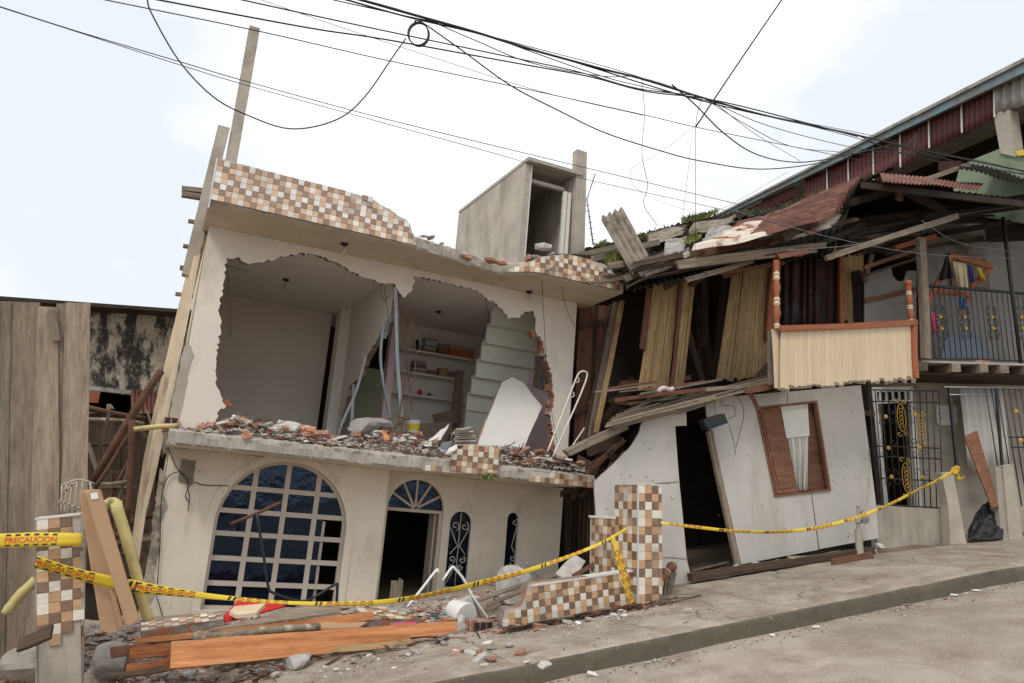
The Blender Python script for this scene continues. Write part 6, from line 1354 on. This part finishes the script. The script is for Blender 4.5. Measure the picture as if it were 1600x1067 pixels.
# ------------------------------------------------------------------ the yard heap in front of the house
def heap_z(x, y):
    t = max(0, min(1, (y - 8.75) / 1.15)); t = t * t * (3 - 2 * t); g = gz(x); top = max(g + .03, .34 + .05 * mnoise.noise(V((x * 1.3, y * 1.3, 0))))
    e = max(0, min(1, (6.0 - x) / .6))
    return g - .02 + (top - g + .02) * t * e + (.05 * mnoise.noise(V((x * 3, y * 3, 7))) + .025 * mnoise.noise(V((x * 9, y * 9, 7)))) * t
vs, fs = [], []; NXh, NYh = 120, 52
for j in range(NYh + 1):
    for i in range(NXh + 1):
        x = -1.6 + 7.7 * i / NXh; y = 8.55 + 3.1 * j / NYh; vs.append((x, y, heap_z(x, y)))
for j in range(NYh):
    for i in range(NXh): q = j * (NXh + 1) + i; fs.append((q, q + 1, q + NXh + 2, q + NXh + 1))
tag(mk('rubble_heap', vs, fs, M['dust'], smooth=True), 'heap of dust and crushed rubble in front of the house', 'rubble', kind='stuff')
r = random.Random(33); bits = Bits()
for k in range(4600):
    if k < 3000: x, y = r.uniform(-1.2, 5.9), 8.6 + 2.5 * r.random() ** 1.3
    else: x, y = r.uniform(-.4, 6.2), 8.75 - abs(r.gauss(0, .38))
    if y < 7.5: continue
    z = heap_z(x, y) if y > 8.55 else gz(x)
    bits.add(V((x, y, z - .004)), (r.uniform(.03, .12) if y > 8.7 else r.uniform(.015, .045)), r, (.25, .35, .4))
for k in range(900):                                                  # crumbs on the pavement and along the gutter
    x = r.uniform(1.5, 12); y = r.uniform(7.2, 8.7) if k < 260 else 7.02 - abs(r.gauss(0, .14)); z = gz(x) + .002 if y > 7.1 else gz(x) - KERB + .006
    bits.add(V((x, y, z)), r.uniform(.012, .04), r, (.2, .4, .4))
bits.build('small_debris', 'small brick and plaster crumbs over the heap, pavement and gutter', 'rubble')
def on_heap(px, py, dz=0.0):
    rr = ray(px, py).normalized(); lo, hi = 4.0, 20.0
    for _ in range(40):
        m = (lo + hi) / 2; p = CAM + rr * m
        if p.z > (heap_z(p.x, p.y) if p.y > 8.55 else gz(p.x)) + dz: lo = m
        else: hi = m
    return CAM + rr * lo
zones2 = [((560, 700), (955, 1000), 'below the white bucket'), ((690, 800), (955, 1010), 'in front of the broken end of the low wall'), ((230, 560), (1010, 1060), 'on the pavement in front of the orange planks'), ((560, 860), (1000, 1045), 'scattered on the pavement left of the tall pillar'), ((0, 60), (985, 1066), 'in the dark corner left of the tiled pillar'), ((130, 260), (1040, 1066), 'at the foot of the cardboard bundle'), ((830, 1040), (925, 975), 'along the foot of the low tiled wall')]
for (xr, yr, where) in zones2:
    for k in range(22):
        kind = r.choices(['brick', 'lump', 'shard'], (.28, .32, .4))[0]; px, py = r.uniform(*xr), r.uniform(*yr)
        if 'low tiled wall' in where: py = 988 - (px - 790) * .17 + r.uniform(-6, 6)
        frag(kind, on_heap(px, py), r.uniform(.06, .15) * (1.6 if 'corner' in where else 1), r, '%s %s' % (KN[kind][0], where), KN[kind][1], '%ss %s' % (KN[kind][0], where), .3)
# splinters and lath ends nobody could count
sp = MB(); rs_ = random.Random(9)
def sliver(p, L_, w, az, el, mi):
    d = V((math.cos(az) * math.cos(el), math.sin(az) * math.cos(el), math.sin(el))); sp.tube([p - d * L_ / 2, p + d * L_ * .2, p + d * L_ / 2], [w, w * .9, w * .3], 4, mi)
for k in range(420):
    x, y = rs_.uniform(-1.0, 6.2), 8.5 + 1.9 * rs_.random() ** 1.6; z = heap_z(x, y) if y > 8.55 else gz(x); sliver(V((x, y, z + .02)), rs_.uniform(.1, .5), rs_.uniform(.004, .014), rs_.gauss(.1, .7), rs_.gauss(0, .12), rs_.randrange(3))
for k in range(160):
    t = rs_.random(); P_ = WY(800 + 260 * t, 984 - 46 * t + rs_.uniform(-5, 4), 8.42); sliver(P_ + V((0, 0, .01)), rs_.uniform(.1, .6), rs_.uniform(.004, .012), rs_.gauss(.06, .25), .03, rs_.randrange(3))
for k in range(140):
    x = rs_.uniform(.3, 6.0); sliver(H.w(x, rs_.uniform(-.85, -.2), Z2 + slab_h(x) + .01), rs_.uniform(.08, .35), rs_.uniform(.004, .01), rs_.uniform(0, 6.28), rs_.gauss(0, .35), rs_.randrange(3))
tag(sp.build('splinters', [M['w_grey'], M['w_red'], M['w_dark']]), 'wood splinters strewn over the heap, wall foot and slab edge', 'splinters', kind='stuff')
# loose timbers and boards
def hp(px, py, y): return WY(px, py, y)
OR = M['w_new']
def tim(lab, a, b, y, w, t, mat, y2=None, w2=None, face=V((0, -.9, .5)), tw=0.0, seed=1, name='plank', cat='plank', rg=.01):
    y2 = y if y2 is None else y2; return tag(plank(name, WY(*a, y), WY(*b, y2), w, t, face, mat, None, seed, .012, w2, rg, 10, tw), lab, cat)
tim('longest bright orange plank at the front of the pile', (266, 1023), (640, 997), 8.58, .275, .035, OR, 8.8, .10, V((0, -1, .25)), .75, 3)
tim('orange plank behind the longest one, ending near the bucket', (318, 1008), (714, 980), 8.95, .14, .04, OR, 8.95, .15, V((0, -1, .5)), 0, 4)
tim('thin orange plank sloping up on top of the pile', (211, 1001), (582, 961), 9.25, .05, .035, OR, 9.35, .09, V((0, -1, .2)), .3, 5)
tim('short darker orange board at the left, upper of two', (203, 1021), (334, 1008), 8.72, .12, .035, M['w_new2'], 8.8, .11, V((0, -1, .4)), 0, 6)
tim('short darker orange board at the left, lower of two', (197, 1047), (272, 1036), 8.55, .125, .035, M['w_new2'], 8.6, .12, V((0, -1, .4)), 0, 7)
tim('small brown board end peeping out at the far left of the orange pile', (172, 1020), (230, 1014), 8.85, .1, .03, M['w_door'], None, None, V((0, -1, .4)), 0, 8)
tim('dark thin slat under the orange pile at the left', (165, 1054), (260, 1044), 8.5, .04, .03, M['w_dark'], None, None, V((0, -1, .4)), 0, 9)
tim('pale slat lying under the longest plank at its right', (520, 1013), (642, 1003), 8.7, .07, .03, M['w_cream'], 8.75, None, V((0, -1, .6)), 0, 10)
tim('grey slat pointing toward the bent pipe foot', (672, 1003), (740, 984), 8.75, .06, .03, M['w_grey'], 8.85, None, V((0, -1, .8)), 0, 11)
tim('long thin brown batten behind the orange plank', (330, 1003), (700, 976), 9.1, .05, .03, M['w_dark'], 9.15, None, V((0, -1, .5)), 0, 12)
tim('flat brown board scrap lying on the pavement under plaster pieces', (762, 1003), (818, 999), 8.55, .22, .02, M['w_door'], 8.55, None, V((0, -.2, 1)), 0, 13)
tim('pale splintered lath along the foot of the low wall', (835, 975), (955, 952), 8.5, .09, .03, M['w_grey'], 8.5, None, V((0, -.4, 1)), 0, 14)
tim('reddish splinter lath lying along the foot of the tall pillar', (890, 978), (1040, 940), 8.42, .04, .02, M['w_red'], 8.4, None, V((0, -.4, 1)), 0, 15)
tim('thin brown lath lying on the pavement right of the tall pillar', (960, 966), (1095, 930), 8.4, .03, .02, M['w_dark'], 8.5, None, V((0, -.4, 1)), 0, 16)
tim('dark board tilted over the rubble left of the tiled pillar', (28, 1008), (80, 986), 8.3, .13, .03, M['w_dark'], 8.2, .15, V((.3, -.7, .8)), 0, 17, 'dark_board', 'board')
for k, (a, b, w, y) in enumerate([((614, 938), (617, 903), .10, 10.1), ((622, 938), (627, 902), .07, 10.05)]): tim(['split grey wood stump standing before the dark door, left half', 'split grey wood stump standing before the dark door, right half'][k], a, b, y, w, .05, M['w_grey'], None, w * .7, V((0, -1, 0)), .2, 30 + k, 'wood_stump', 'stump', .04)
tim('brown board leaning behind the white bucket', (738, 985), (772, 940), 9.15, .32, .03, M['w_fence'], 9.5, .28, V((-.3, -.8, .6)), 0, 20, 'leaning_board', 'board')
tim('grey slab leaning in the corner by the tiled wing wall', (880, 905), (905, 872), 9.9, .28, .05, M['mortar'], 10.1, .2, V((-.3, -.8, .6)), 0, 21, 'leaning_slab', 'slab')
tim('red brown batten leaning against the tiled wing wall', (895, 900), (936, 876), 9.6, .06, .05, M['w_red'], 9.6, None, V((0, -1, .4)), 0, 22); tim('grey lath sloping along the top of the low wall', (745, 938), (868, 897), 9.3, .05, .03, M['w_grey'], 9.3, None, V((0, -1, .6)), 0, 23); tim('second grey lath sloping down to the broken wall end', (760, 945), (850, 908), 9.15, .05, .03, M['w_grey'], 9.2, None, V((0, -1, .6)), 0, 24)
tag(tube('log', spline([WY(300, 996, 9.0), WY(360, 992, 9.02), WY(420, 984, 9.02), WY(500, 978, 9.05)], 4), [.05 - .001 * k for k in range(13)], M['log'], None, 9), 'thin grey barked log among the orange planks', 'log')
lying('grey plywood sheet lying over the pile under the window', 'plywood_sheet', 'plywood', [WY(325, 986, 9.25), WY(478, 949, 9.9), WY(530, 950, 9.95), WY(532, 958, 9.7), WY(410, 975, 9.35)], V((0, 0, .02)), M['w_fence'])
lying('bright red board lying under the arched window', 'red_board', 'board', [WY(341, 974, 9.5), WY(375, 936, 10.1), WY(446, 948, 10.0), WY(372, 968, 9.6)], V((0, 0, .02)), M['red'])
lying('torn pale foam sheet on the red board', 'foam_piece', 'foam', [WY(358, 960, 9.55), WY(366, 952, 9.75), WY(402, 949, 9.75), WY(415, 947, 9.7), WY(400, 962, 9.5), WY(370, 966, 9.5)], V((0, 0, .04)), M['w_cream2'])
lying('bent brown plate beside the log', 'brown_plate', 'plate', [WY(466, 983, 9.2), WY(500, 974, 9.3), WY(580, 970, 9.4), WY(560, 982, 9.2), WY(520, 984, 9.1)], V((0, 0, .02)), M['card'])
def tiled_slab(lab, corners, nx, ny, seed, drop=()):
    A, B, D = [V(c) for c in corners]; ex = (B - A).normalized(); ey = (D - A); ey = (ey - ex * ey.dot(ex)); Ly = ey.length; ey.normalize(); n = ex.cross(ey); L = (B - A).length; s = L / nx
    if n.z < 0: n = -n
    o = root('tiled_slab', lab, 'slab', A + (B - A) * .5); f_ = Fr(A, ex, ey, n)
    loopA = [(x, y) for x, y in jag([(0, 0), (L, 0), (L, s * ny), (0, s * ny)], .12, .02, seed, True)]
    poly('slab_core', [[f_.w(x, y, -.09) for x, y in loopA]], n * .088, [M['conc'], M['broken']], o)
    rm = Matrix((ex, -n, ey)).transposed(); 
    tiles(rm, lambda i, j: f_.w(s * (i + .5), s * (j + .5), -.002), nx, ny, s, lambda i, j: (i, j) not in drop, o, seed=seed)
tiled_slab('fallen tiled wall slab lying below the arched window, left part', (WY(220, 985, 9.35), WY(350, 966, 9.35), WY(216, 967, 9.95)), 11, 5, 41, ((9, 0), (10, 0), (10, 1)))
tiled_slab('fallen tiled slab broken off before the dark door', (WY(572, 966, 9.35), WY(655, 966, 9.35), WY(560, 942, 10.1)), 7, 6, 42, ((5, 3), (6, 3), (6, 4), (5, 4), (4, 4), (6, 5), (5, 5), (4, 5)))
tiled_slab('small piece of tiled facing on the ground by the wall end', (WY(806, 983, 8.45), WY(838, 983, 8.45), WY(806, 971, 8.75)), 4, 3, 43)
b0, b1 = WY(712, 962, 9.1), WY(733, 955, 8.95)
bucket('white plastic bucket tipped over in the rubble', WY(708, 950, 9.35), WY(729, 962, 9.08), .115, .15)
for k, (q, rr, lab, y) in enumerate([([(636, 948), (660, 918), (682, 890), (684, 894)], .017, 'straight white pipe rising from the rubble before the door', 9.5), ([(692, 906), (706, 886), (712, 889), (725, 905), (742, 936), (776, 984)], .016, 'bent white pipe arching down to the pavement', 9.2), ([(360, 818), (400, 802), (439, 784)], .022, 'rusty stick held up across the arched window', 10.4), ([(401, 800), (412, 868), (419, 915), (428, 926), (461, 937), (484, 936), (524, 912), (527, 918), (526, 942)], .018, 'bent black steel rod rising in front of the arched window', 10.35), ([(822, 878), (836, 895), (842, 900)], .01, 'short wire poking up by the low wall', 9.2), ([(760, 985), (735, 925), (728, 908)], .012, 'thin grey rod beside the bent white pipe', 9.25)]):
    tag(tube('pipe', spline([WY(a, b, y) for a, b in q], 4), rr, M['whitepl'] if k < 2 else M['rustpole'] if k == 2 else M['black'] if k == 3 else M['steel'], None, 8), lab, 'pipe' if k < 2 else 'rod')
for k, (px, py, sx, sy, sz, mt, lab) in enumerate([(462, 1046, .24, .2, .17, 'mortar', 'pale grey concrete stone lying alone on the pavement'), (168, 1056, .5, .35, .28, 'conc', 'rounded concrete block beside the left pillar'), (800, 940, .45, .35, .42, 'mortar', 'broken concrete mass at the end of the low wall'), (735, 958, .3, .2, .2, 'mortar', 'grey lump right of the bucket'), (720, 986, .16, .1, .2, 'mortar', 'upright grey lump standing under the bent pipe'), (30, 1062, .5, .4, .35, 'conc', 'big concrete lump in the bottom left corner'), (15, 1010, .5, .3, .18, 'shard', 'flat pale slab in the bottom left corner')]):
    tag(share('concrete_block', chunk_mesh('concrete_block', sx, sy, sz, M[mt], 120 + k), Matrix.Translation(on_heap(px, py)) @ Matrix.Rotation(k * 1.1, 4, 'Z')), lab, 'block')
for k, (px, py, mt, lab) in enumerate([(707, 981, 'brick', 'hollow brick left of the upright grey lump'), (748, 985, 'brick', 'hollow brick right of the upright grey lump')]):
    p = on_heap(px, py); f_ = Fr(p, (.95, .1, -.05), (-.1, .95, 0), (.05, 0, 1)); o = root('hollow_brick', lab, 'brick', p); fbox('brick_body', f_, -.14, .14, -.1, .1, -.01, .13, M['brick'], o)
    for i in range(3): fbox('cell_shade', f_, -.12 + i * .085, -.05 + i * .085, -.103, -.098, .02, .11, M['black'], o)  # black plates on the solid body paint the shade inside the hollows
lying('pink sheet edge under the fallen tiled slab', 'pink_sheet', 'sheet', [WY(610, 974, 9.2), WY(650, 972, 9.2), WY(650, 976, 9.1), WY(610, 979, 9.1)], V((0, 0, .01)), M['cloths'][5])
for k, (px, py) in enumerate([(676, 964), (684, 967), (692, 962)]): tag(lathe('plastic_bottle', on_heap(px, py) + V((0, 0, .02)), on_heap(px + 9, py - 2) + V((0, 0, .03)), [(0, .03, 0), (.6, .035, 0), (.8, .015, 0), (1, .015, 0)], [M['fascia' if k else 'steel']]), ['small clear bottle in the rubble by the door', 'small blue bottle next to the clear bottle', 'second blue bottle nearest the bucket'][k], 'bottle')
# litter in the gutter
for k, (px, py, mt, s, lab) in enumerate([(1275, 979, 'paper', .16, 'pale paper scrap in the gutter below the long panel'), (1207, 992, 'paper', .12, 'white paper scrap lying in the gutter, nearest'), (925, 1052, 'paper', .22, 'crumpled white paper at the kerb foot'), (1430, 938, 'leaf', .06, 'green wrapper in the gutter'), (1418, 944, 'w_grey', .14, 'brown leaf litter in the gutter beside the green wrapper'), (1478, 934, 'w_terra', .1, 'orange wrapper in the gutter'), (1490, 929, 'paper', .16, 'flat grey card in the gutter at the right'), (1524, 922, 'paper', .16, 'white card scrap in the gutter at the far right'), (1030, 1023, 'red', .12, 'thin red straw in the gutter')]):
    p = G(px, py, -KERB + .01); me = chunk_mesh('litter', s, s * (.6 if mt != 'red' else .06), .012, M[mt], 160 + k, 'shard')
    tag(share('litter', me, Matrix.Translation(p) @ Matrix.Rotation(k * .7, 4, 'Z') @ Matrix.Rotation(.1, 4, 'X')), lab, 'litter')

# ------------------------------------------------------------------ warning tape with its print
def text_mesh(body):
    cu = bpy.data.curves.new('print', 'FONT'); cu.body = body; cu.size = 1; cu.offset = .018; cu.resolution_u = 3
    ob = bpy.data.objects.new('print', cu); COL.objects.link(ob); dg = bpy.context.evaluated_depsgraph_get(); me = bpy.data.meshes.new_from_object(ob.evaluated_get(dg))
    vs = [(v.co.x, v.co.y) for v in me.vertices]; fs = [tuple(p.vertices) for p in me.polygons]
    bpy.data.objects.remove(ob); bpy.data.curves.remove(cu); bpy.data.meshes.remove(me)
    x0, x1 = min(v[0] for v in vs), max(v[0] for v in vs); y0, y1 = min(v[1] for v in vs), max(v[1] for v in vs)
    return [((x - x0) / (x1 - x0), (y - y0) / (y1 - y0)) for x, y in vs], fs
TXT = text_mesh('PRECAUCION')
def tape(lab, path, prints, twist=0.0, seed=1):
    """path: (px, py, width in photo pixels, Y); prints: lengths along the strip, 0..1, where the words stand"""
    C_ = [WY(a, b, y) for a, b, w, y in path]; Wd = []
    for (a, b, w, y), c in zip(path, C_): Wd.append(w * (c - CAM).dot(_f) / FPX)
    cs = spline(C_, 10); ws = [v.x for v in spline([V((w, 0, 0)) for w in Wd], 10)]; n = len(cs); vs, fs = [], []
    L = [0]
    for i in range(1, n): L.append(L[-1] + (cs[i] - cs[i - 1]).length)
    tot = L[-1]
    ax = []
    for i in range(n):
        t = (cs[min(n - 1, i + 1)] - cs[max(0, i - 1)]).normalized(); up = _Z - t * t.z
        if up.length < .2: up = V((1, 0, 0)) - t * t.x
        up.normalize(); side = t.cross(up); an = twist * math.sin(L[i] * 1.7 + seed) + .12 * math.sin(L[i] * 5 + seed); ax.append(up * math.cos(an) + side * math.sin(an))
    def at(s, v, lift=0.0):
        d = max(0, min(tot, s * tot)); i = 0
        while i < n - 2 and L[i + 1] < d: i += 1
        u = (d - L[i]) / max(1e-6, L[i + 1] - L[i]); c = cs[i].lerp(cs[i + 1], u); a = ax[i].lerp(ax[i + 1], u); w = ws[i] + (ws[i + 1] - ws[i]) * u; t = (cs[i + 1] - cs[i]).normalized(); nn = t.cross(a).normalized()
        if nn.dot(CAM - c) < 0: nn = -nn
        return c + a * (w * v) + nn * lift
    for i in range(n):
        for v in (-.5, -.17, .17, .5): vs.append(cs[i] + ax[i] * (ws[i] * v))
    for i in range(n - 1):
        for k in range(3): fs.append((i * 4 + k, i * 4 + k + 1, i * 4 + 5 + k, i * 4 + 4 + k))
    o = tag(mk('warning_tape', vs, fs, M['tape'], smooth=True), lab, 'tape'); m = o.modifiers.new('t', 'SOLIDIFY'); m.thickness = .0016; m.offset = 0
    mb, tb = MB(), MB()
    for s0, s1 in prints:
        tb.add([at(s0 + (s1 - s0) * x, -.20 + .40 * y, .003) for x, y in TXT[0]], TXT[1])
        for k in range(6):
            a = s0 + (s1 - s0) * (k + .02) / 5.6; b = a + (s1 - s0) * .095; sk = (s1 - s0) * .02
            for v0, v1 in ((.29, .42), (-.42, -.29)): mb.add([at(a, v0, .003), at(b, v0, .003), at(b + sk, v1, .003), at(a + sk, v1, .003)], [(0, 1, 2, 3)])
        for k in range(2):
            a = s1 + (s1 - s0) * (.55 + k * .09); b = a + (s1 - s0) * .05
            if b < 1: mb.add([at(a, -.42, .003), at(b, -.42, .003), at(b + (s1 - s0) * .03, .42, .003), at(a + (s1 - s0) * .03, .42, .003)], [(0, 1, 2, 3)])
    if tb.v: tag(tb.build('lettering', M['tred'], o), kind='stuff'); tag(mb.build('printed_blocks', M['tblack'], o), kind='stuff')
    return o
tape('yellow warning tape stretched from the left edge to the tiled pillar', [(-330, 848, 22, 8.40), (-160, 847, 22, 8.40), (0, 844, 22, 8.40), (60, 842, 22, 8.405), (122, 842, 19, 8.40), (127, 842, 18, 8.44)], [tuple((WY(q, 843, 8.4) - WY(-330, 848, 8.4)).length / (WY(127, 842, 8.4) - WY(-330, 848, 8.4)).length for q in (2, 82))], 0, 2)
tape('long yellow warning tape sagging from the left pillar to the tiled gate pillar', [(56, 877, 23, 8.41), (125, 897, 20, 8.36), (200, 914, 20, 8.30), (270, 924, 13, 8.3), (340, 932, 8, 8.3), (450, 941, 6, 8.32), (560, 942, 7, 8.34), (640, 934, 8, 8.36), (720, 917, 9, 8.38), (830, 889, 7, 8.4), (930, 852, 5, 8.42), (981, 824, 4, 8.46)], [(-.004, .078), (.132, .215), (.275, .35), (.41, .485), (.545, .62), (.68, .755), (.815, .89)], .5, 1)
tape('loose end of yellow tape hanging down over the low tiled wall', [(957, 837, 5, 8.40), (963, 856, 8, 8.38), (972, 888, 14, 8.36), (982, 925, 12, 8.36), (988, 941, 10, 8.38)], [(.2, .95)], .1, 3)
tape('yellow warning tape hanging from the tiled gate pillar to the concrete post', [(1033, 816, 4, 8.42), (1090, 823, 5, 8.40), (1150, 829, 4.6, 8.4), (1220, 830, 5, 8.45), (1290, 821, 5.5, 8.5), (1370, 796, 5, 8.6), (1440, 762, 4.6, 8.7), (1489, 737, 5, 8.75)], [(.02, .1), (.15, .23), (.28, .36), (.41, .49), (.54, .62), (.67, .75), (.8, .88)], .35, 5)
tape('knot of yellow tape tied round the concrete gate post', [(1485, 741, 5, 8.72), (1494, 730, 6, 8.68), (1498, 733, 5, 8.66), (1490, 737, 6, 8.67), (1487, 731, 5, 8.68), (1494, 739, 6, 8.66), (1500, 748, 5, 8.64), (1507, 744, 6, 8.62)], [(.1, .5)], .9, 6)

# ------------------------------------------------------------------ overhead cables
def cable(lab, pts, y, rr, mat=None, y2=None, k=6):
    y2 = y if y2 is None else y2; n = len(pts)
    P_ = [WY(a, b, y + (y2 - y) * i / (n - 1)) for i, (a, b) in enumerate(pts)]
    P_ = spline(P_, k)
    if pts[0][0] < 0 or pts[0][1] < 0: P_ = [P_[0] + (P_[0] - P_[1]).normalized() * 9] + P_
    if pts[-1][0] > 1600: P_ = P_ + [P_[-1] + (P_[-1] - P_[-2]).normalized() * 9]
    return tag(tube('cable', P_, rr, mat or M['black'], None, 6), lab, 'cable')
main = [(520, -12), (640, 22), (740, 50), (830, 78), (940, 108), (1003, 124), (1097, 153), (1200, 182), (1340, 212), (1430, 233), (1520, 252), (1620, 272)]
for k, (dy, rr, sg_) in enumerate([(0, .014, 0), (3, .009, 4), (6, .006, 7), (-2, .005, -3), (9, .0055, 12)]):
    q = [(a, b + dy + sg_ * math.sin(i * 1.3 + k)) for i, (a, b) in enumerate(main)]
    cable(['thickest black cable of the overhead bundle', 'second black cable wound along the overhead bundle', 'thin cable sagging just under the overhead bundle', 'thin cable on top of the overhead bundle', 'loosest thin cable under the overhead bundle'][k], q, 6.2 + k * .03, rr, None, 8.2)
cable('upper of the two thin parallel lines crossing low in the sky', [(-40, -2), (0, 11), (122, 50), (284, 98), (389, 129), (600, 186), (895, 258), (1142, 317), (1260, 345)], 6.6, .0045, None, 8.5)
cable('lower of the two thin parallel lines crossing low in the sky', [(-40, -1), (122, 51), (284, 103), (389, 135), (600, 193), (793, 246), (880, 273), (1124, 327), (1250, 360)], 6.7, .004, None, 8.5)
cable('thin line crossing in front of the tall roof post', [(120, -9), (162, 0), (407, 50), (600, 94), (799, 135), (1005, 180), (1100, 202), (1290, 240), (1400, 262)], 6.4, .005, None, 8)
cable('black line running below the bundle, upper', [(300, -18), (376, 0), (569, 42), (769, 84), (900, 112), (997, 139), (1090, 150)], 6.3, .007); cable('black line running below the bundle, lower', [(200, -9), (245, 0), (481, 44), (600, 62), (799, 98), (919, 120), (1012, 144), (1130, 160), (1340, 214)], 6.3, .008)
cable('faint thin wire slanting under the black lines', [(380, -9), (407, 0), (547, 48), (700, 98), (850, 145), (1005, 181)], 6.5, .003)
cable('long loop of black cable sagging across the left sky', [(226, -14), (230, 0), (238, 24), (280, 96), (332, 151), (385, 180), (455, 202), (525, 188), (569, 153), (612, 92), (634, 61)], 6.0, .006)
ring = [(653 + 16 * math.cos(t), 54 + 18 * math.sin(t)) for t in [k * 2 * math.pi / 20 for k in range(21)]]
co = root('cable_coil', 'coil of black cable tied under the overhead bundle', 'cable coil', WY(653, 72, 6.0))
for k in range(3): tube('turn', [WY(a + k * 1.1, b + k * 1.3 - 1, 6.0 + .02 * k) for a, b in ring], .0055, M['black'], co, 5)
cable('black cable falling from the coil to the right roof', [(648, 34), (660, 36), (724, 81), (799, 135), (874, 174), (945, 208), (1031, 236), (1094, 252), (1187, 265), (1281, 255), (1340, 235)], 6.1, .008, None, 8.6)
cable('straight cable dropping from the top edge to the right', [(1232, -15), (1160, 90), (1087, 199)], 6.2, .009); cable('straight drop wire hanging from the slanting cable', [(1097, 153), (1087, 199), (1087, 300), (1086, 392)], 6.6, .004, None, 9.3)
cable('slack cable curving down from the bundle to the red roof', [(1050, 133), (1087, 165), (1130, 208), (1180, 241), (1240, 254), (1300, 248), (1390, 228)], 6.6, .009, None, 9); cable('upper slack cable between the bundle and the fascia', [(1097, 152), (1165, 195), (1235, 229), (1310, 238), (1400, 245)], 6.6, .005, None, 9); cable('thin slack wire beside the upper slack cable', [(1120, 164), (1180, 210), (1250, 252)], 6.6, .004, None, 9)
cable('thin curly wire hanging down in the middle sky', [(1003, 125), (1007, 180), (1003, 240), (1012, 290), (1006, 320), (1028, 354)], 6.6, .0035); cable('faint wire looping beside the curly wire', [(1085, 198), (1030, 240), (986, 266), (1000, 300), (1060, 325), (1120, 330), (1230, 270)], 6.8, .002); cable('faint straight wire beside the drop wire', [(1083, 200), (1075, 270), (1066, 345)], 6.8, .002)
cable('cable loop hanging against the red cladding', [(1340, 212), (1400, 236), (1428, 215), (1432, 212), (1424, 238), (1400, 240), (1398, 258), (1412, 270)], 8.3, .009)
for k, (q, lab) in enumerate([([(1150, 330), (1300, 372), (1450, 398), (1610, 405)], 'thin wire sagging under the right roof, upper'), ([(1230, 392), (1350, 380), (1480, 340), (1610, 320)], 'thin wire rising under the right roof'), ([(1440, 345), (1500, 380), (1610, 398)], 'thin wire under the right roof by the balcony post')]): cable(lab, q, 8.7, .005, M['steel'])
